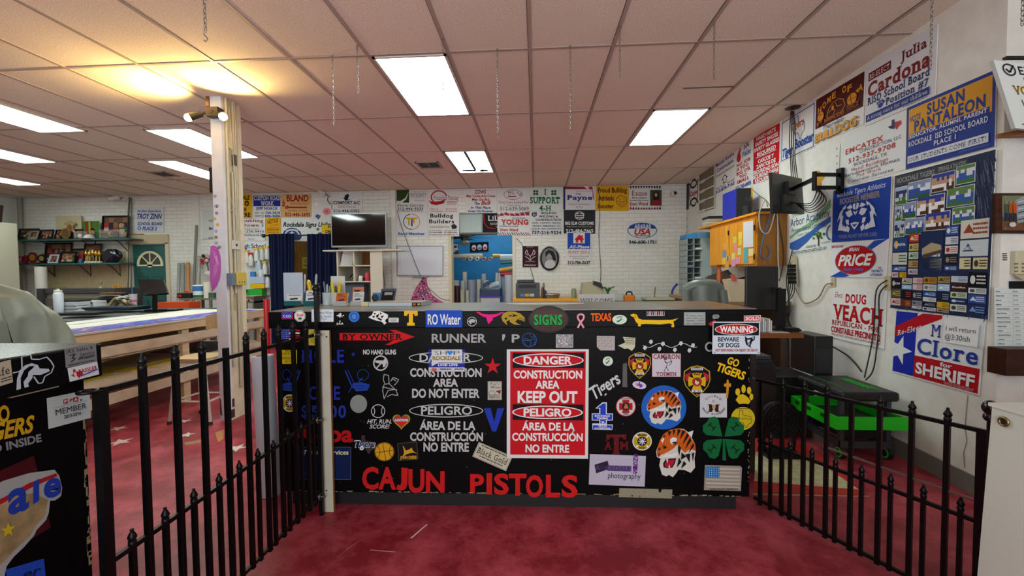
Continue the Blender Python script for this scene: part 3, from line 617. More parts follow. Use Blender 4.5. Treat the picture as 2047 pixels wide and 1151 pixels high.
def golf(x0,x1,flip):
    s=stk(x0,738,x1,784);b2='#1a3a96';X=lambda t: x0+(x1-x0)*(1-t if flip else t)
    s.ring(min(X(.48),X(.95)),738,max(X(.48),X(.95)),760,1.1,b2).line([(X(0),740),(X(.3),775)],2.4,b2).line([(X(.1),738),(X(.42),772)],1.2,b2).line([(X(.55),762),(X(.7),755)],2.2,b2)
    s.poly([(X(.3),766),(X(.6),763),(X(1),768),(X(.9),780),(X(.45),782),(X(.32),774)],b2);s.line([(X(.38),770),(X(.92),771)],.9,'#0a1440').line([(X(.42),775),(X(.88),776)],.9,'#0a1440').line([(X(.15),784),(X(.35),766)],1.4,b2)
    put(s,'decal','blue golf club and ball beside the word hole' if not flip else 'blue golf club and ball behind the fence')
golf(690,740,False);golf(563,600,True)
s=stk(762,748,798,798);w_='#9c9e9c'
for q in [[(768,748),(777,750),(778,766),(770,768),(766,758),(768,748)],[(768,768),(765,780),(768,797),(776,780),(790,778)],[(764,773),(794,779)],[(781,762),(786,754),(797,758),(794,764),(788,770)],[(778,766),(792,780),(796,790),(782,788),(774,793)],[(785,757),(792,761)]]: s.line(q,1.5,w_)
put(s,'decal','grey outline of a hunter with a dog')
s=stk(700,789,734,825);s.E(700,789,734,825,'#7f8482');put(s,label='plain grey disc')
s=stk(617,772,680,798);s.T('ONE',617,772,680,798,db,'bs');put(s,'lettering')
s=stk(603,808,692,836);s.T('$5000',603,810,692,834,'#22308a','bs');put(s,'lettering','dark blue dollar amount')
def firedisc(x0,y0,x1,y1,label):
    s=stk(x0,y0,x1,y1);X=lambda t: x0+(x1-x0)*t;Y_=lambda t: y0+(y1-y0)*t
    s.E(x0,y0,x1,y1,'#c6c4ba').E(X(.06),Y_(.06),X(.94),Y_(.94),'#a88f18').E(X(.25),Y_(.25),X(.75),Y_(.75),'#15171c')
    for a in range(0,180,45): s.line([(X(.5-.2*math.cos(R(a))),Y_(.5-.2*math.sin(R(a)))),(X(.5+.2*math.cos(R(a))),Y_(.5+.2*math.sin(R(a))))],(x1-x0)*.05,'#c0b4cc')
    for a in (45,135,225,315): s.line([(X(.5+.28*math.cos(R(a))),Y_(.5+.28*math.sin(R(a)))),(X(.5+.45*math.cos(R(a))),Y_(.5+.45*math.sin(R(a))))],(x1-x0)*.07,'#d8d4c4')
    s.T('MILANO',X(.28),Y_(.1),X(.72),Y_(.2),'#2a2408','B').T('V.F.D.',X(.33),Y_(.8),X(.67),Y_(.9),'#2a2408','B');put(s,label=label)
firedisc(564,788,595,823,'round yellow fire department sticker behind the fence');firedisc(1264,863,1303,900,'round yellow fire department sticker beside the open-mouthed tiger')
s=stk(742,808,770,835);s.ring(742,808,770,835,1.3,'#c4c6c4').ring(732,810,750,833,1.6,'#a8aaa8',14,-60,60).ring(762,810,780,833,1.6,'#a8aaa8',14,120,240);put(s,'decal','white outline of a baseball')
s=stk(733,837,784,857);s.T('HIT. RUN.',734,838,783,846,'#b6b8b6','bi').T('SCORE!',739,848,779,856,'#b6b8b6','bi');put(s,'lettering')
def heart(cx,cy,w_,h_,n=36):
    return [(cx+w_*(math.sin(t)**3),cy-h_*(13*math.cos(t)-5*math.cos(2*t)-2*math.cos(3*t)-math.cos(4*t))/16) for t in [2*math.pi*i/n for i in range(n)]]
s=stk(785,826,820,860);s.poly(heart(802.5,841,17.5,17),'#b89a30').poly(heart(802.5,840.5,16,15.5),'#4f7a30').poly(heart(802.5,841,14,14),'#b8281c').R(788,836,817,842,'#8a2a60').T('ALEXSTRONG',789,837,816,841.5,'#dcd8e0','B');put(s,label='heart-shaped sticker')
s=stk(585,848,706,884);s.T('Alcoa',585,850,706,882,'#a01218','B');put(s,'lettering','large red word partly hidden behind the fence')
s=stk(596,893,702,958);s.R(596,893,702,958,'#0c1c46').frame(596,893,702,958,.8,'#5c6478').T('7 Meter Services',607,899,697,908,'#c8c49c','b');put(s,label='navy panel with pale lettering')
TXO=[(0,.48),(.28,.48),(.28,0),(.47,0),(.47,.26),(.6,.3),(.78,.33),(.95,.36),(.97,.55),(1,.62),(.97,.72),(.85,.78),(.74,.88),(.72,1),(.62,.97),(.56,.84),(.46,.68),(.36,.68),(.3,.76),(.2,.68),(.14,.56)]
def tx(x0,y0,x1,y1): return [(x0+(x1-x0)*a,y0+(y1-y0)*b) for a,b in TXO]
s=stk(708,870,752,907);s.poly(tx(712,870,750,907),'#3c2f2c').T('Tigers',708,880,751,894,'#d8dce4','Bi').T('Tigers',709,881,750,893.4,'#1c2f5a','bi');put(s,label='baseball script over a brown state outline')
s=stk(749,884,788,921);s.E(749,884,788,921,'#c8921a');bk='#1c1404';s.ring(749.6,884.6,787.4,920.4,.8,bk).line([(765,884),(772,921)],1,bk).line([(750,905),(787,899)],1,bk).ring(732,886,760,920,1,bk,12,-60,60).ring(778,884,808,918,1,bk,12,120,240);put(s,label='orange basketball sticker')
s=stk(793,883,837,920);s.poly([(795,886),(833,883),(836,917),(797,920)],'#141310').line([(795,886),(833,883),(836,917),(797,920),(795,886)],.8,'#5c5648')
s.poly([(805,890),(808,893),(811,900),(818,898),(823,894),(826,901),(834,906),(826,904),(820,905),(812,908),(804,914),(808,905),(807,897)],'#c89420').T('JOHN DEERE',800,911,833,917,'#c89420','B',.8);put(s,label='black tag with a leaping yellow deer')
gt='#aeb0ae'
s=stk(817,703,966,752);s.ring(817,703,966,727,2,gt,40).T('DANGER',839,707,942,722,gt,'b').T('CONSTRUCTION',820,736,963,752,gt,'B');put(s,'lettering','grey construction warning lettering in English')
s=stk(824,756,959,794);s.T('AREA',866,757,916,772,gt,'B').T('DO NOT ENTER',824,777,959,794,gt,'B');put(s,'lettering')
s=stk(818,807,966,902);s.ring(818,807,966,834,2,gt,40).T('PELIGRO',842,812,944,828,gt,'b').T('ÁREA DE LA',839,842,951,858,gt,'B').T('CONSTRUCCIÓN',820,864,966,880,gt,'B').T('NO ENTRE',847,884,938,901,gt,'B');put(s,'lettering','grey construction warning lettering in Spanish')
s=stk(857,694,929,742);s.R(857,694,929,734,'#1d2c8c').R(857,734,929,742,'#c8c4cc').R(863,697,924,724,'#c4c8c8').poly([(863,724),(877,724),(863,732)],'#c4c8c8').T('SH',869,701,893,709,'#3c3a30','t').poly(heart(899.5,704.5,6,5.5),'#2a80cc').T('P',907,701,919,709,'#3c3a30','t').T('ROCKDALE',865,711.5,921,719,'#8a6d1c','B').T('Local Love',876,725,915,731,'#d0d4ec','b').E(862,735,874,742,'#b05a5a',14).lines(880,736,902,741,1,'#3a4a7a').lines(908,736,926,740,1,'#3a4a7a');put(s,label='blue shop-local sticker over the grey lettering')
s=stk(968,715,1002,747);s.star(985,732,17.5,17.5,'#b41a1c',.38);put(s,'decal','red five-pointed star')
s=stk(975,762,1003,799);s.R(975,762,1003,799,'#b0aca0').frame(976,763,1002,798,.5,'#4a463c').T("Pop's",980,765,998,769,'#2c2420','s').T('Wine',980,771,999,776,'#2c2420','s').ring(977,780,990,794,1,'#6a665c').poly([(991,781),(1001,779),(1000,787),(996,785)],'#7a2020').lines(978,788,1000,797,3,'#6a665c',.5,3);put(s,label='small cream wine label')
s=stk(967,815,1007,862);s.poly([(967,816),(981,815),(988,843),(994,816),(1008,815),(992,862),(984,862)],'#1d34a0');put(s,'lettering','blue letter V')
s=rot(stk(948,896,1021,928),-24);s.R(948,896,1021,928,'#b4ae9a').frame(949,897,1020,927,.6,'#6a6454').T('Black Gold',952,905,1016,917,'#20180c','s').lines(956,899,1012,903,1,'#4a4430').lines(960,920,1010,924,1,'#4a4430');put(s,label='tilted cream sticker reading Black Gold')
s=stk(723,932,889,986)
for ch,x0,y0,x1,y1 in [('C',724,934,757,976),('A',757,934,792,976),('U',817,938,849,982),('N',852,942,889,982)]: s.T(ch,x0,y0,x1,y1,'#b81a1a','B')
s.poly([(803,934),(816,935),(815,968),(811,977),(803,980),(793,977),(795,968),(801,969),(803,964)],'#b81a1a');put(s,'lettering','large red word CAJUN')
s=stk(938,945,1157,994)
for ch,x0,y0,x1,y1 in [('P',940,948,968,984),('I',973,946,984,986),('S',988,947,1018,986),('T',1018,947,1053,988),('O',1052,950,1086,991),('L',1092,949,1119,991),('S',1123,950,1155,991)]: s.T(ch,x0,y0,x1,y1,'#b81a1a','B')
put(s,'lettering','large red word PISTOLS')
# --- right part of the front
s=rot(stk(1178,755,1243,788),34);s.T('Tigers',1178,757,1243,782,'#b9bbb9','bi');put(s,'lettering','slanting silver script')
s=stk(1244,725,1254,775);s.poly([(1245,727),(1253,725),(1254,774),(1244,773)],'#565654');put(s)
s=stk(1183,804,1225,859);s.poly([(1190,816),(1204,804),(1213,804),(1213,826),(1225,826),(1225,840),(1213,840),(1213,848),(1225,848),(1224,859),(1184,858),(1184,846),(1198,846),(1198,840),(1183,840),(1183,826),(1198,826),(1198,816)],'#c4c8d4').poly([(1193,815),(1205,806),(1211,806),(1211,846),(1200,846),(1200,815)],'#1c3cae').R(1184.5,827.5,1223.5,838.5,'#1c3cae').R(1185,849.5,1223,857.5,'#1c3cae').T('ROCKDALE',1189,829,1219,832.5,Wt,'B').T('TIGERS',1193,834,1215,837.5,Wt,'B').T('STATE',1196,850,1213,853,Wt,'B').T('CHAMPIONS',1188,854,1220,857,Wt,'B').E(1202,841,1208,845,'#b8c0dc',12);put(s,label='blue number one champions sticker')
def shield(x0,y0,x1,y1,label):
    s=stk(x0,y0,x1,y1);X=lambda t: x0+(x1-x0)*t;Y_=lambda t: y0+(y1-y0)*t
    o=[(.02,.18),(.25,.05),(.5,0),(.75,.05),(.98,.18),(1,.45),(.92,.65),(.75,.82),(.5,1),(.25,.82),(.08,.65),(0,.45)]
    s.poly([(X(a),Y_(b)) for a,b in o],'#b09020').poly([(X(.5+(a-.5)*.93),Y_(.5+(b-.5)*.94)) for a,b in o],'#0c0d16')
    for pts in [[(.06,.3),(.28,.2),(.2,.45),(.1,.5)],[(.94,.3),(.72,.2),(.8,.45),(.9,.5)]]: s.poly([(X(a),Y_(b)) for a,b in pts],'#a81c28')
    cr_=[(.5+.36*math.cos(R(a))*k,.5+.3*math.sin(R(a))*k) for a,k in [(q+d,kk) for q in (0,90,180,270) for d,kk in ((-32,1),(0,.92),(32,1),(45,.45))]]
    s.poly([(X(a),Y_(b)) for a,b in cr_],'#c49a1c').E(X(.32),Y_(.37),X(.68),Y_(.65),'#8e2a18').E(X(.42),Y_(.43),X(.58),Y_(.6),'#c8b49c',12).poly([(X(.44),Y_(.42)),(X(.56),Y_(.4)),(X(.6),Y_(.5)),(X(.5),Y_(.5))],'#6a2a10')
    s.R(X(.28),Y_(.07),X(.72),Y_(.15),'#c9c7c2').T('ROCKDALE',X(.32),Y_(.085),X(.68),Y_(.13),'#22242c','B').R(X(.3),Y_(.76),X(.7),Y_(.83),'#c9c7c2').T('EST 1873',X(.36),Y_(.775),X(.64),Y_(.815),'#22242c','B').T('FIRE',X(.38),Y_(.24),X(.62),Y_(.3),'#4a3208','B').T('TX',X(.45),Y_(.88),X(.55),Y_(.93),'#b09020','B');put(s,label=label)
shield(1256,704,1301,757,'fire department shield beside the archer sticker');shield(1366,730,1420,794,'larger fire department shield above the card with the dark bear')
s=stk(1303,706,1361,753);s.R(1303,706,1361,753,'#b9b4bc').frame(1303,706,1361,753,.7,'#8a2a38').T('CAMERON',1306,708,1359,717,'#7a1420','bs').T('YOEMEN',1311,743.5,1352,751,'#7a1420','bs')
for q in [[(1330,722),(1334,727),(1332,733),(1327,742)],[(1332,733),(1336,741)],[(1330,725),(1342,722)],[(1338,714),(1343,722),(1338,730)],[(1330,725),(1328,718),(1334,714)]]: s.line(q,1.1,'#3c3a48')
s.E(1328,713,1333,719,'#4a4856',10);put(s,label='lilac sticker with an archer')
s=rot(stk(1264,762,1292,777),-12);s.E(1264,762,1292,777,'#bcb8c8').poly(tx(1272,763,1285,775),'#5a3c9c').T('Go',1270,766,1279,771,'#a0304c','B');put(s,label='small oval sticker with a purple state outline')
s=stk(1231,792,1271,832);s.E(1231,792,1271,832,'#a8242c').E(1232.5,793.5,1269.5,830.5,'#bdbab4')
mc=[(1251+15*k*math.cos(R(a)),812+15*k*math.sin(R(a))) for a,k in [(q+d,kk) for q in (0,90,180,270) for d,kk in ((-30,1),(0,.9),(30,1),(45,.6))]]
s.poly(mc,'#9c1a24').E(1243,804,1259,820,'#22242a').poly([(1247,816),(1250,806),(1254,809),(1256,816)],'#b86a20').T('ROCKDALE',1240,795,1262,797.5,'#3a3a3a','B').T('FIRE',1246,826,1256,828.5,'#3a3a3a','B');put(s,label='round red and white fire department sticker')
TG=[(730,590),(745,540),(770,470),(800,420),(860,378),(930,366),(990,372),(1030,402),(1078,385),(1062,450),(1095,520),(1100,590),(1090,650),(1095,740),(1055,790),(1000,765),(940,760),(915,800),(888,832),(850,812),(825,826),(785,808),(760,720),(772,655),(738,640)]
def tiger(s,x0,y0,x1,y1):
    X=lambda a: x0+(x1-x0)*(a-728)/374;Y_=lambda b: y0+(y1-y0)*(b-366)/466
    P_=lambda pts,c: s.poly([(X(a),Y_(b)) for a,b in pts],c)
    P_(TG,'#c0bcb4')
    P_([(734,600),(745,540),(770,470),(800,420),(860,378),(930,366),(1000,380),(1050,440),(1094,520),(1098,580),(1050,560),(1000,600),(960,560),(930,520),(890,560),(840,590),(800,610),(760,625)],'#b85416')
    P_([(1033,404),(1078,386),(1064,448),(1048,440)],'#c8c8c4')
    P_([(860,470),(890,448),(925,460),(915,500),(880,520),(862,500)],'#d0d0cc');P_([(775,480),(795,452),(806,465),(790,505)],'#d0d0cc')
    P_([(875,500),(905,490),(930,500),(905,525)],'#1a1614');P_([(888,506),(902,500),(908,512),(892,518)],'#3c6a8c')
    P_([(738,610),(760,600),(772,620),(750,640)],'#7c2c20')
    P_([(772,640),(830,606),(880,610),(930,590),(925,625),(880,640),(810,640)],'#d2cec8')
    P_([(795,700),(820,655),(880,652),(918,648),(905,700),(880,740),(830,746),(800,735)],'#15100f');P_([(808,705),(830,665),(880,662),(905,660),(893,700),(872,732),(830,738),(812,728)],'#9c1830')
    P_([(822,655),(840,652),(834,700)],'#dcd6b8');P_([(845,740),(850,705),(860,740)],'#dcd6b8')
    for q in [[(840,385),(870,395),(850,440),(842,410)],[(885,372),(910,380),(890,430)],[(930,368),(960,380),(925,440)],[(975,378),(1000,395),(950,470),(960,430)],[(1020,405),(1035,430),(975,520),(995,460)],[(1045,450),(1055,480),(1000,560),(1020,500)],[(1075,500),(1082,530),(1030,600),(1050,550)],[(795,430),(815,425),(800,455)],[(935,520),(960,545),(945,620),(932,570)],[(965,590),(1010,630),(960,660)],[(1000,610),(1045,600),(1040,690),(1020,650)],[(1060,600),(1085,590),(1070,680)],[(940,640),(965,680),(920,735),(930,690)],[(985,670),(1010,700),(960,745)],[(745,560),(770,540),(760,575)],[(790,520),(830,540),(800,560)]]: P_(q,'#120f0e')
s=stk(1282,770,1372,858);s.E(1282,770,1372,858,'#1b57ae',40);tiger(s,1292,780,1362,848);put(s,label='blue disc with an open-mouthed tiger head')
s=stk(1311,856,1391,953);tiger(s,1311,856,1391,953);put(s,'decal','large open-mouthed tiger head')
s=rot(stk(1434,715,1494,752),-20);s.T('GO',1450,716,1474,730,Yl,'B').T('TIGERS',1434,734,1494,750,Yl,'B');put(s,'lettering','yellow slanting words GO TIGERS')
s=stk(1447,758,1461,795);s.poly([(1453,758),(1456,759),(1457,766),(1461,766),(1461,773),(1457,773),(1455,795),(1451,795),(1452,773),(1447,772),(1447,767),(1452,766)],'#b8801c');put(s,'decal','gold cross')
s=stk(1468,768,1505,808);py='#c8a818'
for q in ((1469,775,1480,791),(1481,768,1491,786),(1492,772,1502,788),(1497,785,1506,800)): s.E(*q,'#1c1804').E(q[0]+.8,q[1]+.8,q[2]-.8,q[3]-.8,py)
s.poly([(1470,799),(1476,789),(1484,787),(1492,791),(1500,801),(1496,807),(1487,806),(1477,807)],py);put(s,'decal','yellow paw print')
s=stk(1399,786,1453,834);s.R(1399,786,1453,834,'#b4b6b8')
for i,ch in enumerate('DOUBLE'): a=R(-62+i*25);s.T(ch,1424+15*math.sin(a)*1.05,800-11*math.cos(a),1428.4+15*math.sin(a)*1.05,804-11*math.cos(a),'#2a2a2e','')
s.T('C',1424,799,1429,804,'#2a2a2e','').T('M',1415,808,1438,822,'#3c140c','Bs').E(1423,808,1430,818,'#a88c5c',10)
for i,ch in enumerate('BASS RUNNERS'):
    a=R(-78+i*14.2)
    if ch != ' ': s.T(ch,1424.5+21*math.sin(a),811+14*math.cos(a),1428+21*math.sin(a),815+14*math.cos(a),'#2a2a2e','')
put(s,label='grey card with a dark bear emblem')
s=stk(1461,813,1509,859);s.E(1461,813,1509,859,'#b8a41a');t_=tx(1468,820,1503,854);s.line(t_+t_[:1],.9,'#2c280c').T('ThorndaleTx.com',1474,834,1500,838,'#2c280c','s').T('Member',1470,846,1481,849,'#2c280c','s').lines(1470,815.5,1500,818,1,'#4a4414');put(s,label='round yellow sticker with a state outline')
s=stk(1404,832,1488,920);gn='#0d5a30'
for sx,sy in ((-1,-1),(1,-1),(-1,1),(1,1)):
    cx,cy=1446+sx*2,874+sy*2
    s.poly([(cx,cy),(cx+sx*8,cy+sy*34),(cx+sx*15,cy+sy*40),(cx+sx*26,cy+sy*38),(cx+sx*31,cy+sy*29),(cx+sx*39,cy+sy*22),(cx+sx*39,cy+sy*10),(cx+sx*32,cy+sy*3),(cx+sx*14,cy+sy*1)],gn)
    hx,hy=cx+sx*21,cy+sy*20;a=R(45 if sx*sy > 0 else -45);ca,sa=math.cos(a),math.sin(a);Q=lambda x,y: (hx+x*ca-y*sa,hy+x*sa+y*ca)
    for q in ([(-6,-6),(-6,6)],[(6,-6),(6,6)],[(-6,0),(6,0)]): s.line([Q(*q[0]),Q(*q[1])],2,'#08160c')
s.poly([(1444,876),(1448,876),(1450,905),(1451,920),(1443,918),(1444,900)],gn);put(s,'decal','big green four-leaf clover')
s=stk(1207,868,1257,908);mr='#5c1216';s.poly([(1212,868),(1252,868),(1252,878),(1246,878),(1245,874),(1237,874),(1237,902),(1240,908),(1224,908),(1227,902),(1227,874),(1219,874),(1218,878),(1212,878)],mr).T('A',1207,882,1224,898,mr,'Bs').T('M',1238,882,1257,898,mr,'Bs');put(s,'decal','dark maroon interlocked letters')
s=rot(stk(1178,909,1290,970),-2);s.R(1178,909,1290,970,'#a9a4b4').poly([(1188,930),(1214,921),(1219,937),(1192,947)],'#22222a').R(1215,930,1262,941,'#4c5468').T('ROCKDALE',1192,931,1260,940,'#5a2478','B').E(1197,928,1209,940,'#2c2438').T('photography',1216,944,1281,955,'#26242c','')
for i,ch in enumerate('SNGIS'): s.T('SIGNS'[i],1265,944-8*i-7,1274,944-8*i,'#5c1c74','B')
put(s,label='pale lilac photography card')
s=stk(1237,975,1344,996);s.poly([(1238,975),(1344,978),(1343,996),(1237,993)],'#85816c')
for i in range(60): x,y=random.uniform(1239,1340),random.uniform(977,992);s.k=2;s._p([(x,y),(x+1.6,y),(x+1.2,y+1)],'#5c594a')
for q in [[(1316,977),(1323,977),(1321,984),(1317,983)],[(1260,990),(1266,989),(1265,992)],[(1277,990),(1281,990),(1279,993)]]: s.poly(q,'#0b0b0c')
put(s,label='worn grey-green strip with chipped spots')
s=stk(1407,929,1483,981);s.poly([(1409,929),(1480,931),(1483,935),(1481,981),(1407,979)],'#8d857a')
for i in range(6): s.poly([(1411,934+i*7.2),(1479,936+i*7.2),(1479,939.6+i*7.2),(1411,937.6+i*7.2)],'#b0a898' if i % 2 == 0 else '#a89e90')
s.R(1410,932,1438,954,'#2a68a0')
for i in range(6):
    for j in range(5): s.E(1412+i*4.4,934+j*4,1413.6+i*4.4,935.6+j*4,'#c0d0dc',6)
s.T('GOD BLESS AMERICA',1417,973.5,1474,977,'#5a544c','b');put(s,label='faded flag sticker with a blue canton')
# --- signs fixed on the counter
s=stk(1013,695,1177,915,-.032);s.board('#c9c7c5',.004);s.R(1020,702,1171,908,'#b3121c').R(1025,705,1168,735,'#0e0d0f').E(1025,706,1167,733,'#d4d2d0',48).E(1027.5,708,1164.5,731,'#b3121c',48)
s.T('DANGER',1047,712,1144,727,'#d4d2d0','B').T('CONSTRUCTION',1027,740,1164,755,'#d4d2d0','B').T('AREA',1071,760,1119,775,'#d4d2d0','B').T('KEEP OUT',1035,781,1155,803,'#d4d2d0','B').R(1025,807,1167,838,'#0e0d0f').E(1024,809,1166,836,'#d4d2d0',48).E(1027,811,1163,834,'#b3121c',48).T('PELIGRO',1047,815,1143,830,'#d4d2d0','B').T('ÁREA DE LA',1044,843,1150,858,'#d4d2d0','B').T('CONSTRUCCIÓN',1024,864,1166,879,'#d4d2d0','B').T('NO ENTRE',1051,887,1139,902,'#d4d2d0','B')
s.build('danger_sign','red and white bilingual construction danger sign on the counter front')
s=stk(1423,643,1519,707,.008);s.plate([(1425,643),(1519,643),(1519.5,707),(1424,707)],'#c8d0d4',.004);s.R(1426,645,1517,670,'#10131a').R(1426,670,1517,705,'#bcc8d2').E(1429,647,1514,669,'#d6dadc',40).E(1430.5,648,1512.5,668,'#b41820',40).T('WARNING',1439,652,1505,664,'#dcdcdc','B').T('BEWARE',1435,673.5,1477,682,'#14161c','b').T('OF DOGS',1435,685,1478,693.5,'#14161c','b').T('NOT RESPONSIBLE FOR INJURY OR DEATH',1430,697,1514,702,'#a8242c','b')
s.poly([(1489,671),(1494,676),(1502,674),(1509,671),(1508,679),(1503,682),(1500,690),(1501,695),(1494,690),(1491,688),(1489,680)],'#16181e').poly([(1493,679),(1500,678),(1497,684),(1494,685)],'#bcc8d2').poly([(1503,675),(1507,673),(1505,678)],'#bcc8d2').poly([(1493,687),(1498,684),(1498,690)],'#8a9098')
for x,y in ((1428,646),(1516,646),(1428,704),(1516,704)): s.E(x-1,y-1,x+1,y+1,'#44484c',8)
s.build('warning_sign','metal beware of dogs warning plate at the counter end')
s=stk(1056,611,1137,665,.014);el=lambda x0,y0,x1,y1,n=40: [((x0+x1)/2+(x1-x0)/2*math.cos(2*math.pi*i/n),(y0+y1)/2+(y1-y0)/2*math.sin(2*math.pi*i/n)) for i in range(n)]
s.plate(el(1056,611,1137,665),mat('#140906',.4,spec=.2),.014);pl=s.build('oval_plaque','oval wood-grain plaque with green lettering on the counter edge','plaque')
s2=stk(1056,611,1137,665,.0145);s2.poly(el(1059.5,614,1133.5,662),wood('#1c0b05','#4a200f',9,0,.4));s2.mb.build('face',pl); 
s2=stk(1056,611,1137,665,.0175);s2.T('SIGNS',1067,630,1125,650,'#0d2c18','Bs');s2.T('SIGNS',1067.5,629,1124,648.5,'#1f9a48','Bs');s2.mb.build('lettering',pl,'green letters')
# ================================================================ signs on the right wall
WB_,NV,RD,BK='#dcdcd8','#1d2f86','#b3202a','#1c1c20'
s=rwall((1429.3,327.5),(1469,293),(1470,371.5),(1430.5,387));s.board(WB_)
s.T('Manuel Rivera',4,6,96,17,NV,'b').T('Construction',10,24,92,35,NV,'b').T('Commercial & Residential',4,42,96,49,BK,'').line([(36,66),(50,56),(64,66),(58,66),(58,78),(42,78),(42,66),(36,66)],2.4,BK).T('New Homes - Remodel',4,80,96,86,BK,'').T('512-870-7162',3,89,97,98,NV,'B')
s.build('wall_sign','white construction sign with a small house outline, beside the louvred window')
s=rwall((1469.5,293),(1505,270),(1503,370),(1470.5,384.5));s.board(WB_)
s.poly([(12,22),(22,14),(30,8),(34,12),(30,22),(36,30),(30,38),(16,38),(8,32)],'#b02a2c').T('SA',52,7,84,17,NV,'bs').T('Welder',42,22,94,33,'#3a62a0','b')
for i,t in enumerate(('NO JOB','IS TOO','BIG OR','TOO','SMALL')): a=[(8,90),(8,80),(8,92),(26,70),(12,84)][i];s.T(t,a[0],41+i*9.2,a[1],47.5+i*9.2,RD,'Bs')
s.T('512-760-8495',4,89,95,97,'#2a5aa8','B');s.build('wall_sign','narrow white welder sign with a red flame')
s=rwall((1505.5,270),(1561,244),(1559,352),(1504,374));s.board(WB_).R(3,2.5,97,97.5,'#b8141e')
for t,a,b,y,st in [('HARD HATS',14,84,6,'B'),('SAFETY SHOES',10,92,16.5,'B'),('SAFETY GLASSES',6,96,27,'B'),('REQUIRED',18,86,38,'B'),('CASCOS Y',22,80,52,'B'),('ZAPATOS DE',16,86,62,'B'),('SEQURIDAD SON',5,96,71.5,'B'),('SEQURIDAD GAFAS',3.5,96,80.5,'B'),('REQUERIDAS',12,92,89.5,'B')]: s.T(t,a,y,b,y+7.2,'#dcdcd8',st)
s.R(14,47,88,48.2,'#dcdcd8');s.build('wall_sign','red bilingual hard hats sign with white lettering')
s=rwall((1562,245),(1631,202),(1627.5,294),(1561,325));s.board(WB_);nb='#23489a'
s.frame(2,2,98,98,2,nb).R(0,0,100,1.9,WB_);t_=tx(36,8,72,66);s.line(t_+t_[:1],1.6,nb).T('Tigers',34,18,70,36,'#d8741c','bi').T('Tigers',34,19,70,36,'#7a3c10','ti').T('Tiger',6,70,42,90,nb,'Bi').T('Booster',46,62,98,84,nb,'B');s.build('wall_sign','white booster sign with an orange script over a blue state outline')
s=rwall((1631,200),(1730,139.5),(1725,249.5),(1628,290));s.board(WB_);s.R(1,1,99,66,'#4a0c10')
for i,ch in enumerate('HOME OF A'):
    if ch != ' ': a=i/8;s.T(ch,6+a*84,22-20*math.sin(math.pi*a)*.8,14+a*84,34-20*math.sin(math.pi*a)*.8,'#d8921c','B')
s.line([(28,50),(32,36),(40,28),(52,26),(62,32),(66,46),(58,56),(44,54),(34,58),(28,50)],1.3,'#c8861c').line([(32,44),(40,40),(46,46),(42,52)],1.2,'#c8861c').line([(46,30),(50,40),(60,42)],1.2,'#c8861c').poly([(38,36),(42,32),(44,40),(40,44)],'#d8921c').E(70,30,88,52,'#d08a20').line([(70,41),(88,41)],1,'#4a0c10').line([(76,31),(79,51)],1,'#4a0c10').poly([(86,30),(92,26),(90,36)],'#d08a20').ring(8,34,22,54,4,'#d08a20').E(12,40,22,52,'#d08a20')
s.T('NICHOLAS',24,54,66,62,'#a8581c','B').T('TRACK',70,50,94,60,'#8a4a1c','Bi').E(6,54,13,63,'#8a4a1c').E(14,52,20,60,'#8a4a1c').T('Thorndale',22,67,66,76,BK,'i').T('BULLDOG',4,79,92,97,BK,'B').T('BULLDOG',4.6,79.5,91,96,'#d8981c','B')
s.build('wall_sign','maroon and gold bulldog sign near the ceiling')
s=rwall((1733.7,133.7),(1872.4,50),(1871.6,190),(1727,255));s.board('#cfd2d6')
s.R(4,12,40,26,'#6a1414').T('RE-ELECT',6,15,38,23.5,'#cfd2d6','s').T('Julia',54,9,88,23,'#6a1a20','bs').T('Cardona',4,30,93,52,'#7a1c20','Bs').T('RISD School Board',4,54,93,66,'#232f66','bs').T('Position #7',34,69,92,80,'#232f66','bs').E(22,72,30,80,'#2a3a8a').E(20,68.5,23,73,'#2a3a8a').E(23.5,67,26.5,71.5,'#2a3a8a').E(27.5,67.5,30.5,72,'#2a3a8a').E(30,70,33,75,'#2a3a8a').R(3,82.5,94,94,'#23307a').T('A strong voice for our children',5,85,92,91.5,'#c8ccd8','s').lines(60,95.5,92,97.5,1,'#5a5a68')
s.build('wall_sign','large white re-elect school board sign with red and navy lettering, nearest the ceiling')
s=rwall((1687,277),(1812.6,218.6),(1810,340),(1685.6,372),.006);s.board('#d8dcda');r2='#b0383c';n2='#333a5a'
t_=tx(74,6,94,26);s.poly(t_,'#a8383c').poly([(74,15),(80,15),(80,7),(84,7),(84,24),(78,20)],'#2a3560').T('EMCATEX',4,26,68,36,r2,'Bw').T('CONSTRUCTION, LLC',30,37.5,94,44,n2,'').T('512-937-9708',10,47,86,56,r2,'bw').T('ROCKDALE, TX',20,59,74,65.5,n2,'').T('Metal Buildings',16,68,76,75,r2,'w').T('Barndominium Homes',4,75.5,92,82,n2,'w').T('Pad Work',26,82.5,66,89,r2,'w').T('Concrete Services',10,90.5,84,97,n2,'w')
s.build('wall_sign','white construction sign with red and grey lettering under the re-elect school board sign')
s=rwall((1813,216),(1991.5,138),(1988,292.7),(1811,338.5),.01);bl2='#23388a';go='#d29a24';s.board(bl2).R(3,5,97,53,go)
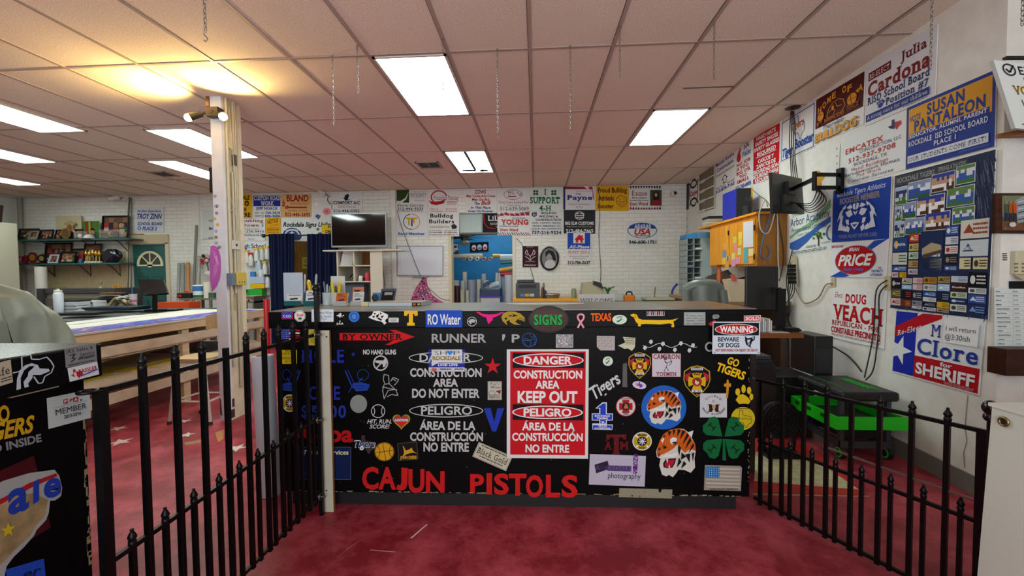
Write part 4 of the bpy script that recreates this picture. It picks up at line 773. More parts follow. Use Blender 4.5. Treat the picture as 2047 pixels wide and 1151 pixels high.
s.T('VOTE',4,17,19,25.5,bl2,'b').T('SUSAN',27,8,70,24,bl2,'Bw').T('PANTALEON',11,27,91,43,bl2,'Bw').R(5,45.5,95,53,bl2).T('EDUCATOR, ALUMNI, PARENT',6,46.5,93,52,'#d8dce4','bw').T('ROCKDALE  ISD SCHOOL BOARD',4,57,94,65,'#ccd2dc','bw').T('PLACE 1',37,68,62,75,'#ccd2dc','bw').R(3,80,95,92,'#ccd2d6').T('OUR STUDENTS COME FIRST!',5,83,93,89.5,'#1c2864','s').lines(66,94.5,96,97,2,'#5a70b0')
s.build('wall_sign','blue and gold school board campaign sign at the wall corner')
s=rwall((1578,416),(1662,379),(1661,503),(1580,509),.004);s.board('#d4dad6',.003)
s.poly([(34,48),(60,40),(100,12),(100,26),(70,46),(20,58),(0,66),(0,60)],'#7aa880').T('ENROLLING',8,14,50,24,'#7c8a4a','').T('Arbor Academy',2,26,98,42,'#244a68','').T('Project-based Learning',6,46,90,55,'#3a5a70','').T('Cooper, Texas',20,58,52,63,'#6a7a84','i')
s.poly([(0,74),(20,70),(50,62),(80,48),(100,42),(100,52),(70,62),(46,78),(22,90),(6,88),(0,84)],'#3660aa').ring(90,56,112,84,3,'#3660aa',16,100,260)
for i in range(22): a=i*.9;r_=3+11*((i*37) % 10)/10;s.k=12+i % 3;x,y=74+r_*math.cos(a),70+r_*.7*math.sin(a);s._p([(x-2,y),(x,y-3),(x+2,y),(x,y+3)],'#2c7a38')
s.line([(74,90),(74,72),(68,66)],2.4,'#4a2a20').line([(74,76),(80,68)],1.8,'#4a2a20').T('educating',44,84,68,89,'#4a3a2a','i').T('on the farm',80,83,98,87,'#3a4a70','i').lines(6,93,92,98,2,'#5a6468')
s.build('wall_sign','white and blue academy banner with a green tree, behind the arm-mounted monitor')
s=rwall((1666,380.6),(1782.4,353),(1777,476),(1663,485),.01);b3='#1c3d94';s.board(b3)
s.T('Rockdale Tigers Athletics',8,6,92,15,'#ccd4e6','i').T('BOOSTER MEMBER',14,19,84,29,'#8a7c74','B').T('TIGER FIGHT NEVER DIES',14,87.5,82,93.5,'#7a7c90','b');w3='#d0d6e0'
for m_ in (lambda x: x,lambda x: 92-x):
    for q in [[(12,78),(16,60),(14,46),(22,52),(20,66),(26,80)],[(22,80),(24,70),(30,76),(29,82)],[(10,62),(16,44),(24,36),(19,50)],[(26,46),(36,42),(40,52),(34,56),(30,54)],[(28,38),(36,33),(40,40),(33,41)],[(27,60),(33,60),(34,70),(29,68)],[(40,34),(44,32),(45,44),(41,42)],[(20,38),(28,32),(26,40)],[(30,70),(36,76),(34,84),(29,80)],[(41,46),(45,48),(45,54)]]: s.poly([(m_(a),b) for a,b in q],w3)
s.poly([(38,68),(46,66),(54,68),(50,75),(46,80),(42,75)],w3).poly([(41,70),(51,70),(46,75)],b3)
s.build('wall_sign','royal blue booster sign with a white tiger face')
s=rwall((1663,487),(1776,477.5),(1771,554),(1659,554),.01);s.board('#d6dadc')
s.poly([(64,22),(78,2),(100,0),(74,26)],'#2549a0').poly([(0,100),(22,82),(40,96),(30,100)],'#2549a0').E(9,10,84,93,'#6a7488',44).E(10.5,12,82.5,91,'#a8141e',44).T('REPUBLICAN',1,5,24,12,RD,'b').T('BRIAN',36,16,55,26,'#d8dcdc','bi').T('PRICE',16,36,78,66,'#d8dcdc','Bi').T('Results + Justice',28,73,64,81,'#5a6ab8','Bi').T('FOR',88,72,93,77,'#26468c','b').T('DISTRICT',78,79,96,86,'#26468c','b').T('ATTORNEY',76,89,96,96,'#26468c','b')
s.build('wall_sign','campaign sign with a big red oval, under the royal blue booster sign')
s=rwall((1663,576),(1771.4,578),(1767,700),(1658,671.5),.01);s.board('#d8dad8');r4='#a8141c'
s.T('Elect',8,8,24,19,r4,'i').T('DOUG',30,11,68,27,r4,'Bs').T('VEACH',5,33,97,61,r4,'Bs').T('REPUBLICAN - FOR',4,64,94,73,r4,'bs').T('CONSTABLE PRECINCT 2',3,77,95,88,r4,'B').lines(4,91,96,95,2,'#b06a6c')
s.build('wall_sign','white sign with red constable lettering over the green-topped work cart')
# collage poster
s=rwall((1790,349.5),(1989,301.5),(1976.5,636),(1779,617),.012);s.board('#1f2947',.004)
r_=random.Random(5)
for i in range(70): x=r_.uniform(80,99);y=r_.uniform(0,34);s.k=1;s._p([(x,y),(x+.5,y),(x+2.5,y+7),(x+1.8,y+7)],r_.choice(['#39445f','#59637a','#141a2c']))
for i in range(50): x=r_.uniform(0,99);y=r_.choice([r_.uniform(95,99),r_.uniform(36,97)]);s.k=1;s._p([(x,y),(x+.4,y),(x-.8,y+3),(x-1.4,y+3)],'#4a5a94')
s.R(0,1,78,8,'#3a3c40').T('ROCKDALE TIGERS',3,2.5,46,6,'#8a8c90','b').T('SPRING ATHLETES',50,2,76,5,'#8a8c90','b')
team=[['#9ab0c8','#2a3458','#b8bcc8','#3a6a2c'],['#7a8aa8','#d0d4dc','#2a4a9c','#2c5a20'],['#2a3a8a','#b08a6a','#e0e0e4','#4a2a18'],['#5a7a4a','#c8ccd4','#34549c','#3c6c2c']]
for k,(x0,y0,x1,y1) in enumerate([(2,9.5,16,22),(18,8,42,20),(44,6.5,66,18),(68,5,84,16),(2,23.5,10,34),(12,22,27,33),(29,20,57,32),(60,18,84,29.5),(2,35,14,46),(16,34,37,45),(39,32,63,43.5),(66,31,85,41)]):
    s.k=2;s.R(x0-.6,y0-.4,x1+.6,y1+.4,'#c8ccd0');s.photo(x0,y0,x1,y1,team[k % 4],k,9,5)
cards=[(1,47,19,57,'#22407c','#d0b030','NAPA'),(21,45,32,51,'#a83018','#d8d0b0',''),(34,44,58,73,'#1c2c52','#c8a040','GO TIGERS'),(60,42,72,48,'#2c4f94','#c8d0dc',''),(74,39.5,98,51,'#c9c5b8','#8a3a24',''),(1,58,19,67,'#c8ccc0','#3a7038',''),(21,52,32,57,'#b8b070','#705818',''),(21,58,32,63,'#b8c8b4','#2c5c38',''),(60,49,72,54,'#c6cad0','#2a4a8c',''),(60,55,72,60,'#d0c8c4','#b03028',''),(74,52,98,62,'#b9c2c6','#2a4870','CLIMATE CONTROL'),(21,64,32,69,'#a88858','#4a3818',''),(60,61,72,67,'#1c1a1a','#888080',''),(1,68,19,72,'#2c4c8c','#c0c8d8',''),(74,63,84,70,'#c8c098','#2a2818',''),(86,63,98,70,'#c0b890','#3a3420',''),(21,70,32,74,'#b0b8c4','#883848',''),(36,63,57,71,'#c4c8c0','#5a6258',''),(60,68,72,71,'#2a4a8c','#b8c0d0',''),(1,72.6,9,76.5,'#c8c4c8','#a02838',''),(10.5,72.6,19,76.5,'#c4a418','#a02820',''),(1,77.5,13,84.5,'#161414','#b0a8a8','ACM'),(14,77,26,81,'#c0bcae','#504838',''),(27,76.4,38,80.4,'#c8b4b4','#b02830',''),(39,75.6,53,80,'#b08428','#5a3c10',''),(54,75,66,79.2,'#a08850','#443818',''),(67,74.6,82,78.5,'#b8c2cc','#445a78',''),(83,72,98,81,'#0e0e10','#c8c8c8',''),(14,81.7,26,85,'#84b0cc','#d4dce4',''),(27,81,38,85,'#c8b8b8','#a83038',''),(39,80.7,53,85,'#c4ccc4','#6a7a70',''),(54,80,66,84.6,'#8cb4d0','#e0e4e8',''),(67,79.3,82,84,'#3a1c14','#b8a89c','Rollo'),(83,81.6,98,85,'#c8ccc8','#484c50',''),(1,85.5,13,91.5,'#5c5230','#a89858',''),(14,85.7,26,92,'#141416','#b0483c',''),(27,85.7,38,92,'#20242e','#8c94a0',''),(39,85.7,53,89,'#244a90','#b0c0dc',''),(54,85.4,66,91.4,'#1c2438','#8c98b0',''),(67,84.7,82,88.5,'#b8c0ac','#3c6034',''),(83,85.8,98,91,'#2a4a8c','#c0c8d8',''),(39,89.6,53,92.5,'#c4c8cc','#707880',''),(67,89,82,92,'#1c3058','#c0c8d8','CLASSIC'),(1,92.2,13,97.5,'#c8bcb0','#8a2c28',''),(14,92.7,26,97.8,'#6a3018','#c88040',''),(27,92.7,38,96,'#8a8c98','#40444c',''),(39,93,53,96.2,'#1a1a20','#808890',''),(54,92,66,96,'#bc9c1c','#5c4c10',''),(67,92.7,82,97.2,'#c4c8bc','#3c4438',''),(83,91.7,98,98,'#1c2c58','#7890c0',''),(27,96.4,38,98.4,'#b8bcc0','#444850',''),(39,96.6,53,98.8,'#c0c4c8','#28407c',''),(54,96.4,66,98.8,'#a88c5c','#2c2418','')]
for k,(x0,y0,x1,y1,c1,c2,tt) in enumerate(cards):
    s.k=4;s.R(x0,y0,x1,y1,c1);w_,h_=x1-x0,y1-y0;s.k=5
    if k % 3 == 0: s.E(x0+w_*.08,y0+h_*.2,x0+w_*.38,y0+h_*.8,c2,14)
    elif k % 3 == 1: s.poly([(x0+w_*.1,y0+h_*.7),(x0+w_*.3,y0+h_*.2),(x0+w_*.5,y0+h_*.7)],c2)
    if tt: s.k=6;s.T(tt,x0+w_*.1,y0+h_*.4,x1-w_*.1,y0+h_*.6,'#d0d4d8','B')
    else: s.k=6;s.lines(x0+w_*.45,y0+h_*.2,x1-w_*.05,y1-h_*.1,3,c2,.45,k)
s.k=7;s.poly([(36,56),(46,52),(56,54),(57,58),(38,62)],'#a89878').poly([(37,60),(57,57),(57,59),(38,63)],'#4a4030')
s.build('team_poster','dark blue poster crowded with team photos and sponsor cards','poster')
s=rwall((1792,620),(1968.5,636.5),(1958,791),(1781.5,742.5),.008);s.board('#d4d8da')
s.R(1,1,29,98,'#1f2c9a').R(29,65,99,98,'#a8141f').R(29,64.2,99,65.4,'#d4d8da').poly([(1,26),(1,42),(58,6),(58,1),(36,1)],'#a8141f').T('Re-Elect',5,31,35,40,'#d8dce0','s',15).star(9,62,17,24,'#d4d8da',.4,-75)
s.T('M',47,15,58,33,'#24388c','s').T('Clore',32,38,97,61,'#24388c','bs').T('for',60,67,73,73,'#d8dce0','b').T('SHERIFF',32,75,96,91,'#d8dce0','B').lines(66,93,96,97.5,3,'#cc8a90')
s.build('wall_sign','red, white and blue sheriff re-election sign with a white star')
s=rwall((1887,640),(1957,647),(1954.6,694),(1884,685),.018);s.plate([(0,0),(100,2),(98,100),(1,97)],'#d8dcdc',.0012).T('I will return',8,22,92,44,'#3c4044','').T('@3:30ish',6,58,78,82,'#3c4044','')
s.build('paper_note','white paper note about returning, taped on the sheriff sign','note')
# far end of the right wall
s=rwall((1356,378),(1378,365),(1377,417.6),(1355,427));s.board('#2b2d30').lines(10,8,50,18,2,'#8a8c90').R(20,50,60,58,'#a8aab0').lines(10,86,60,94,1,'#8a8c90');s.build('wall_sign','black square sign in the far corner of the sign wall')
s=rwall((1378,361),(1396,354),(1396,408),(1378,418),.012);s.plate([(50+50*math.cos(2*math.pi*i/30),50+50*math.sin(2*math.pi*i/30)) for i in range(30)],'#d8d8d4',.006).ring(0,0,100,100,7,'#1c1c20',36).ring(-2,-34,102,34,8,'#1c1c20',20,15,165).ring(-2,66,102,134,8,'#1c1c20',20,195,345).T('Caryn',10,42,90,58,'#a82a30','Bi');s.build('wall_sign','round white baseball-shaped sign with a red name, beside the louvred window')
s=rwall((1355,428),(1377,418.5),(1376,473),(1353,475));s.board('#cfd0cc').T('Home',30,6,60,12,BK,'b').T('Owner',8,24,92,34,BK,'s').lines(20,40,80,56,3,'#4a4a4c').poly([(10,60),(22,54),(26,68),(8,70)],BK).lines(40,60,90,68,1,BK).lines(8,82,90,92,2,'#5a5a5c');s.build('wall_sign','small white sign with black print under the black square sign')
s=rwall((1352,481),(1372,480),(1370,543),(1351,541),.003);s.poly([(35,4),(65,0),(88,16),(96,40),(90,70),(80,96),(60,90),(40,98),(16,88),(4,70),(20,50),(18,24)],'#c9c4bc').poly([(35,4),(65,0),(88,16),(94,38),(60,34),(30,40),(18,24)],'#b85a30').poly([(26,52),(60,44),(66,62),(40,78)],'#a83a34')
for q in [[(50,2),(60,20),(54,24)],[(70,8),(74,30),(66,24)],[(80,40),(90,60),(70,70)],[(70,70),(80,90),(60,84)],[(20,60),(34,84),(22,80)]]: s.poly(q,'#2a2220')
s.build('wall_decal','cut-out tiger decal low in the far corner, above the paper sorter','decal')
for (q,c1,c2,tt,lb) in [(((1457,388),(1470,384),(1470,400),(1457,404)),'#d8921c',RD,'Ast','orange sign scrap peeking over the blue box'),(((1476,384),(1505,373),(1505,416),(1476,424)),'#d8a81c','#2a2420','Sl','yellow sign behind the black organizer on the wall cabinet')]:
    s=rwall(*q,lift=.004);s.board(c1);s.T(tt,14,20,86,70,c2,'B');s.build('wall_sign',lb)
s=rwall((1624,343),(1650,335),(1650,383),(1624,392),.003);s.poly([(20,30),(40,0),(60,8),(70,30),(100,24),(96,42),(60,56),(30,60),(2,48)],'#c8981c').poly([(30,60),(70,54),(76,76),(54,92),(36,84)],'#c8804c').poly([(26,74),(40,70),(50,90),(30,96)],'#7a4a28');s.build('wall_decal','yellow cowboy hat decal behind the monitor arm','decal')
m=MB();c_=[on_wall(*p,.008) for p in ((1669,290),(1679,287),(1677,336),(1668,339))];m.prism(c_,on_wall(1669,290,0)-c_[0],mat('#d6d4cc'))
for k in range(3): a=on_wall(1674,297+15*k,.0085);m.cyl(a,a+(on_wall(1674,297,.009)-on_wall(1674,297,.008)),.012,mat('#b4b2aa'),n=10)
m.build('outlet_plate',None,'white multi-gang outlet plate beside the monitor arm','outlet')
# ================================================================ the wall piece facing us at the far right edge
YA=2.5
def alc(x0,y0,x1,y1,lift=.004): return Sign(on_y(x0,y0,YA-lift),on_y(x1,y0,YA-lift),on_y(x0,y1,YA-lift),(x0,y0,x1,y1),eps=.0005)
s=alc(1990,386,2085,466,.022);s.board(wood('#2c130a','#4a2412',5,0,.35),.02,'#2c140c');fo=s.build('photo_plaque','dark wooden plaque with an outdoor group photo','plaque')
s=alc(2003,391,2074,460,.023);s.photo(2003,391,2074,460,['#6a7a5a','#8a6a4a','#4c6a86','#5a4634','#6a4a34'],4,12,8);s.poly([(2030,400),(2046,392),(2062,400),(2064,440),(2034,446)],'#8a9498')
for i in range(6): s.line([(2034,404+i*7),(2062,398+i*7)],2,'#3c4448' if i % 2 else '#b8c0c4')
for x,c_ in ((2010,'#38584c'),(2018,'#a84a20'),(2026,'#b84c1c')): s.E(x-2.2,402,x+2.2,407,'#a87858',10);s.poly([(x-4,408),(x+4,408),(x+3,426),(x-3,426)],c_);s.R(x-3,426,x+3,442,'#2c2c34')
s.E(2014,444,2028,454,'#c0c0bc',10)
for x,y in ((2006,394),(2006,457)): s.E(x-1.2,y-1.2,x+1.2,y+1.2,'#b89c50',10)
s.mb.build('photo',fo)
t=thing('alarm_keypad','beige alarm keypad with an open cover, on the corner wall','keypad',on_y(2030,555,YA));kb=mat('#bdb796',.5)
a,b_=on_y(2019,502,YA),on_y(2062,548,YA);m=MB();m.box(a.x,b_.x,YA-.03,YA,b_.z,a.z,kb);m.build('housing',t,bevel=.004)
a,b_=on_y(2036,508,YA),on_y(2060,517,YA);m=MB();m.box(a.x,b_.x,YA-.032,YA-.029,b_.z,a.z,mat('#3d5a2c',.2));m.build('display',t,'green display')
for k in range(3):
    for j in range(2): a=on_y(2031+j*14,527+k*7.5,YA-.03);m=MB();m.box(a.x-.007,a.x+.007,YA-.034,YA-.029,a.z-.005,a.z+.004,mat('#6c6a5c'));m.build('button',t)
a,b_=on_y(2017,549,YA),on_y(2062,549,YA);m=MB();m.obox((a.x,YA-.03,a.z),(b_.x-a.x,0,0),(0,-.05,-.03),(0,0,-.004),kb);m.build('cover_flap',t)
s=alc(1988,575,2075,728);s.board('#c8d0cc',.0015,'#c8d0cc').R(2017,562,2075,577,'#16181a')
rows=['Wood','Chain Link','Panel','Metal','Landlord Aluminum','Base Painted','Machined Painted','Custom Gr Acrylic','Satin Sales','Glass','Laminate Plastic','Leather','Mantle','Flat Board','Formation','Acrylic Sheet']
for i,t_ in enumerate(rows): y=581+i*8.6;s.T(t_,1990,y,1990+len(t_)*1.35+3,y+2.6,'#22282a','b').T('%d.00' % (100+i*7),2024,y,2034,y+2.6,'#3a4042','').R(1988,y+5,2075,y+5.35,'#9aa4a0')
for x in (2015,2045): s.R(x,577,x+.5,728,'#9aa4a0')
s.build('price_list','printed price list with ruled columns, on the corner wall','price list')
s=alc(2004,505,2014,522); 
for i in range(4): s.lines(2004,506+i*4,2013,509+i*4,1,'#2a2c2c',.7,i)
s.mb.build('scribble_label',None,'small black scribbled label beside the alarm keypad','label')
m=MB();a,b_=on_y(2013,698,2.4),on_y(2100,752,2.4);m.box(a.x,b_.x,2.4,YA,b_.z,a.z,wood('#24110a','#3c1c10',4,0,.4));m.build('wall_box',None,'dark brown wooden box shelf under the price list','shelf',bevel=.004)
# shelf with tilted signs high on the corner wall
t=thing('wall_shelf','orange-brown wooden shelf high on the corner wall','shelf',on_y(2030,275,2.3));a=on_y(1993,277,YA);m=MB();sw=wood('#6b3f1c','#8e5a2c',4,0,.4)
m.prism([(a.x,YA-.001,a.z),(a.x+.30,2.05,a.z),(3.4,2.05,a.z),(3.4,YA-.001,a.z)],(0,0,.025),sw);m.build('board',t)
m=MB();m.bar((a.x+.35,YA-.01,a.z-.12),(a.x+.35,2.3,a.z),.02,.02,mat('#2a1c12'));m.build('bracket',t)
def slab_sign(name,label,px,Y,lines_,lean=.09):
    tl,tr,bl=on_y(px[0],px[1],Y),on_y(px[2],px[3],Y),on_y(px[4],px[5],Y-lean)
    s=Sign(tl,tr,bl,eps=.0006);s.board('#d2d8d4',.02,'#b8beba')
    for q in lines_: s.T(*q)
    s.k += 1;return s
s=slab_sign('x','',(1986,120,2110,132,2030,256),2.32,[('ELECT',36,6,92,18,'#22262a','bs'),('Especially',40,22,90,30,'#22262a','s'),('VOTE',16,36,60,48,'#8a6a14','Bs'),('Wyatt',24,56,70,68,'#4a6a3a','i'),('Wi',24,74,60,86,'#2a5aa0','b'),('TEXAS',12,92,50,99,'#7a6a20','s')],.0)
s.ring(9,4,30,22,2,'#22262a').line([(14,12),(19,17),(28,6)],2.4,'#22262a');s.build('tilted_sign','white board with a check mark tilted on the wooden shelf')
m=MB();m.bar(on_y(2008,116,2.32),on_y(2100,116,2.32),.02,.012,mat('#17181a'));m.build('sign_clip',None,'black clip rail above the tilted check-mark board','clip')
# ================================================================ signs on the back wall
W2='#d4d4d0'
def bsign(x0,y0,x1,y1,col=W2,lift=0.0): return back(x0,y0,x1,y1,lift).board(col,.006)
s=bsign(480,388,504,436,'#d8a414');s.T('ALE',485,391,499,399,BK,'B').E(489,401,498,412,BK).E(491,404,496,410,'#a88420',12).T('ER',485,415,494,422,BK,'B').T('ERE',485,425,501,433,BK,'B');s.build('wall_sign','yellow sign with black lettering half hidden by the column')
s=bsign(506,390,561,435);s.R(506.5,391,560.5,412,'#1c2a86').T('CUSTOM ROAD',508,392,560,400,W2,'bs').T('WORK',521,402,548,410.5,W2,'bs').T('JEFF NOACK',512,414,556,419,'#1c2a6a','Bs').T('DAY    512',510,424,528,427,'#2a3a7a','b').T('760-7610',531,422.5,560,427.5,'#1c2a86','Bs').T('NIGHT 512',510,430,528,433,'#2a3a7a','b').T('446-3606',530,429,560,434,'#1c2a86','Bs');s.build('wall_sign','white and blue road work sign')
s=bsign(562,388,622,434,'#cfa468');r5='#8e2218';s.T('BLAND',573,390,617,402,r5,'B').T('b',564,399,570,412,r5,'Bi').T('c',570,408,577,417,r5,'Bi').R(574,413,614,416,r5).lines(581,404,619,411,3,'#a8784a').T('Rockdale, Tx 76567',577,419,617,422,'#5a3a20','s').T('512-446-2693',570,425,620,432,r5,'Bs');s.build('wall_sign','tan sign with dark red lettering')
s=bsign(625,400,664,438,'#cfccc8',.0);s.E(627,404,637,411,'#e8d8cc',12).E(645,415,662,430,'#d88a90',16).E(649,419,658,426,'#c8646c',12);s.build('wall_board','blank white board with a pink blotch above the curtains','board')
s=bsign(663,383,724,427);s.poly([(690,390),(696,387),(698,391),(695,400),(690,401),(688,396)],'#202430').line([(686,396),(692,400),(700,399)],1.2,'#202430').T('COMFORT A/C',666,402,720,408,'#262c48','B').T('SERVICE',676,411,711,415,'#a8544c','w').T('512-446-0302',667,418.5,719,424,'#2c3450','bw');s.build('wall_sign','white air conditioning sign above the television')
s=bsign(480,437,530,481);s.T('oubling',484,438.5,527,443.5,'#8e1c2c','bs').T('Down',484,447,518,452.5,'#8e1c2c','bs').line([(523,446),(525,449),(527,446)],1,BK).line([(523,450),(525,453),(527,450)],1,BK).T('Services, LLC',480.5,455.5,519,459,'#33343c','').T('9-220-5410',485,460.5,528,464.5,'#2a2c34','bs').lines(486,467,527,473,2,'#7a7c84',.5,2).T('Site Prep',496,476,509,479,'#6a6c74','');s.build('wall_sign','white services sign with dark red serif lettering beside the column')
s=bsign(531,435,561,469,'#d89a18',.002);s.T('NOTICE',535,440,556,448,'#5a3a08','b',5).T('to the public',540,449,557,452,'#5a3a08','',3).lines(534,455,558,467,4,'#6a4a0c',.4,6);s.build('wall_sign','small orange-yellow notice above the left curtain')
s=bsign(562,435,664,482,'#cfd2d0',-.004);s.T('Rockdale Signs Unlim',566,444,663,453,'#15161c','Bi').poly([(564,470),(568,461),(576,456),(585,455),(594,457),(601,463),(604,472),(600,479),(566,479)],'#2a4270').ring(568,458,600,486,2.5,'#c8ccd4',24,180,360).star(584,466,6,5,'#c8ccd4').T('KNICKERBOCKER',570,458.5,598,461,'#c8ccd4','b').poly([(630,432),(634,428),(642,431),(637,439)],'#3c5a84').E(633,455,639,461,'#5a6440',12).E(636,464,645,469,'#38487a',12);s.build('wall_sign','long white shop sign with black script behind the curtain rod')
s=bsign(643,449,664,467,'#d8b218',.003);s.T('PI',656,451,662,456,BK,'B').T('DRI',651,460,662,466,BK,'B');s.build('wall_sign','yellow sign scrap partly behind the television')
s=bsign(480,483,536,500,'#ccd0d2',-.002);s.T('igh School',487,487,531,496,'#25355c','b');s.build('wall_sign','pale sign strip with navy lettering above the spray bottles')
s=bsign(792,379,855,424);s.R(792.5,379.5,818,405,'#2c4418').poly([(792.5,401),(800,402),(810,396),(818,382),(812,398),(804,405),(794,405)],'#c8ccc4').T('INTEGRITY',821,386,853,393.5,'#54565c','').R(821,383,853,383.5,'#7a7c80').T('REAL ESTATE',829,399,849,402,'#7a7c80','').R(821,395,853,395.5,'#7a7c80').T('Elaine Gerren',794,407,847,413,'#2a2a34','i').T('512-446-9333',795,414.5,846,419.5,'#2a2c34','bw').lines(797,421,845,423,1,'#3a3c40');s.build('wall_sign','white real estate sign with a dark green corner block')
s=bsign(792,424.5,855,472,'#d0d2d0');s.ring(806,427,840,459,1.6,'#3a4470',30,90,260).ring(806,427,840,459,1.6,'#c89a2c',30,-90,90).R(812,435,834,438,'#c89a2c').R(822,438,825,452,'#33406c').R(816,438,819,450,'#c89a2c').R(826,438,829,446,'#c89a2c').T('Band Member',796,464,850,469.5,'#5a6aa4','B');s.build('wall_sign','white band member sign with a blue and gold ring above the whiteboard')
s=bsign(855.5,378,917,424);s.ring(861,380,894,408,2.6,'#a02028',30,100,350).poly([(857,400),(864,403),(880,402),(890,398),(888,406),(872,410),(862,408)],'#a02028').T('Friendship Painting',867,391,916,399,'#8e1c24','s').lines(893,402,914,410,3,'#b06a6c').T('Rafael Luna',860,416.5,876,418.5,'#a04048','b').T('979-739-0606',891,416.5,913,418.5,'#a04048','b').T('Francisco Martinez',860,421,886,423,'#a04048','b').T('512-770-4318',891,421,913,423,'#a04048','b');s.build('wall_sign','white painting company sign with a red brush ring')
s=bsign(855.5,424.5,918,472);s.T('Bulldog',860,427,906,434.5,'#222228','Bw').T('Builders',858,438.5,908,446,'#222228','Bw').T('Custom & Quality Homes',859,450.5,899,455,'#2e2e34','').poly([(902,450),(908,447),(914,452),(912,457),(904,458)],'#2a2a30').T('Justin Jones',858,459,883,461.5,BK,'').T('Jared Mobin',889,459,914,461.5,BK,'').T('512-600-2560',858,463,884,465.7,BK,'b').T('512-269-5606',888,463,914,465.7,BK,'b').lines(858,468.5,916,470.5,1,'#2a2a30');s.build('wall_sign','white builders sign with heavy black lettering')
s=bsign(929.5,377,993,425.5);r6='#9e1c2a';s.T('COWS',949,379.5,972,387,r6,'Bi').T('May Come And Cows',932,389,990,394,r6,'Bi').T('May Go But',943,396,979,401,r6,'Bi').T('The',948,404,959,409,'#2a4270','Bi').T('Bull',962,401.5,981,409,r6,'Bi').T('In This Place',941,412.5,981,417,'#2a4270','Bi').T('Goes On Forever',936,419.5,986,424,'#2a4270','Bi');s.build('wall_sign','white sign with a red and blue saying about cows and the bull')
s=bsign(965,426,995,464,'#131012',-.004);s.T('LiL',975,431,996,441,'#ccc8c8','bs').T('ROCK',980,445,995,449,'#c0bcbc','bs').T('TX',991,452,995,455,'#b0acac','b').line([(967,428),(968,446),(976,455),(990,457)],1.6,'#a8181c');s.build('wall_sign','black sign with white lettering and a red line in the opening transom')
s=bsign(994.5,377,1058,422);s.ring(1007,379,1044,399,.8,'#2a2a30',30).T("TJ's",1015,383,1028,389,'#2a2a30','si').R(1015,391.5,1032,394,'#a83038').line([(1034,384),(1040,391),(1044,386)],1.2,'#5a2024').T('Fencing, Carports, Buildings & More',997,401,1056,406.5,'#a8384a','').T('Mobile Welding',1014,409,1041,411.5,'#3a3a44','').T('512-639-5069',1000,413,1057,420.5,'#25282f','');s.build('wall_sign','white fencing and carports sign with an outlined oval')
s=bsign(994.5,422.5,1058,470);s.poly([(995,428),(1010,425),(1026,427),(1058,423),(1058,430),(1028,432),(1010,430),(996,433)],'#a8303c')
for k in range(12): s.line([(996+k*5.2,424+(k % 3)),(999+k*5.2,431)],1.2,'#26336a' if k % 2 else '#d4d4d0')
s.T('for',1004,431,1011,434,'#a0b0c8','').T('Johnathan',1023,433,1050,437.5,'#4a7ab4','').T('YOUNG',1001,439,1056,448.5,'#b82024','Bs').T('Rockdale City Council',999,450.5,1035,453,'#3a5a94','b').T('West Ward',998,456.5,1036,462,'#a82c30','bs')
for k in range(14): s.line([(995+k*4.6,464+(k % 2)),(999+k*4.6,470)],1.3,'#a8303c' if k % 2 else '#26336a')
s.build('wall_sign','white council campaign sign with big red serif surname and striped borders')
s=bsign(1058.5,375,1123.5,422,'#ccd6ce'); 
for cx in (1071,1107):
    for sx,sy in ((-1,-1),(1,-1),(-1,1),(1,1)): s.E(cx+sx*2.7-2.6,385+sy*2.7-2.6,cx+sx*2.7+2.6,385+sy*2.7+2.6,'#1c6a3c',12)
s.T('I',1088,378,1092,389,'#17683a','Bs').T('SUPPORT',1059.5,394,1120,406,'#17683a','Bs').T('4-H',1078,411,1102,420.5,'#17683a','Bs');s.build('wall_sign','pale sign with green club support lettering and two clovers')
s=bsign(1058.5,422.5,1125,470,'#cfd2cf');s.poly([(1063,425),(1073,424),(1073,431),(1068,434),(1063,431)],'#2a3050').E(1065,426,1071,432,'#8a90a8',10).T('BULLDOG',1082,424,1112,428,'#24262c','Bs').T('WELDING &',1077,430.5,1116,434.5,'#24262c','Bs').T('CONSTRUCTION',1071,437,1122,441,'#24262c','Bs').T('SHOPS - CARPORTS - FENCING',1064,444,1121,447,'#34507c','b').T('WELDING - REMODELING - SITE',1064,450,1121,453,'#34507c','b').T('CLEANUP - NEW CONSTRUCTION',1062,455.5,1123,458.5,'#34507c','b').T('737-216-9234',1063,461.5,1122,467.5,'#1f2126','Bs');s.build('wall_sign','white welding and construction sign with slab lettering')
s=bsign(1126,372.5,1190,419);s.R(1126,373,1190,378,'#8e2434').R(1126,373,1130,419,'#1f2a5c')
for k in range(4): s.poly([(1160+k*8,373),(1168+k*8,373),(1190,383+k*9),(1190,388+k*9)],'#a02c3c' if k % 2 == 0 else '#ccc4c4')
s.poly([(1131,379),(1184,379),(1186,417),(1131,418)],'#cfd0d2').T('Republican Commissioner',1152,380.5,1185,383,'#a04850','i').T('Wesley',1151,386,1162,389,'#2a3470','b').T('Payne',1133,390.5,1184,399,'#24358c','Bs').T('for',1154,401.5,1159,404,'#5a5c64','s').T('County Commissioner',1136,405.5,1179,409.5,'#5a5c6c','s').T('PCT 4',1151,412,1165,416,'#5a5c6c','s');s.build('wall_sign','commissioner campaign sign with a blue surname inside a flag border')
s=bsign(1127,419.5,1190,466.5,'#27292b');s.ring(1149,422.5,1168,439,1.5,'#c8cac8',26).R(1150,426,1158,428,'#c8cac8').R(1150,430,1167,432,'#c8cac8').R(1160,426,1168,428,'#c8cac8').R(1150,434,1167,436,'#c8cac8').T('BIG ELM CUSTOMS',1130,443,1187,449,'#cfd1cf','B').T('Metal Homes and Construction',1133,451.5,1184,454,'#b8bab8','').T('512-484-7465',1131.5,458,1186,464.5,'#cfd1cf','b');s.build('wall_sign','black sign with white round emblem and phone number')
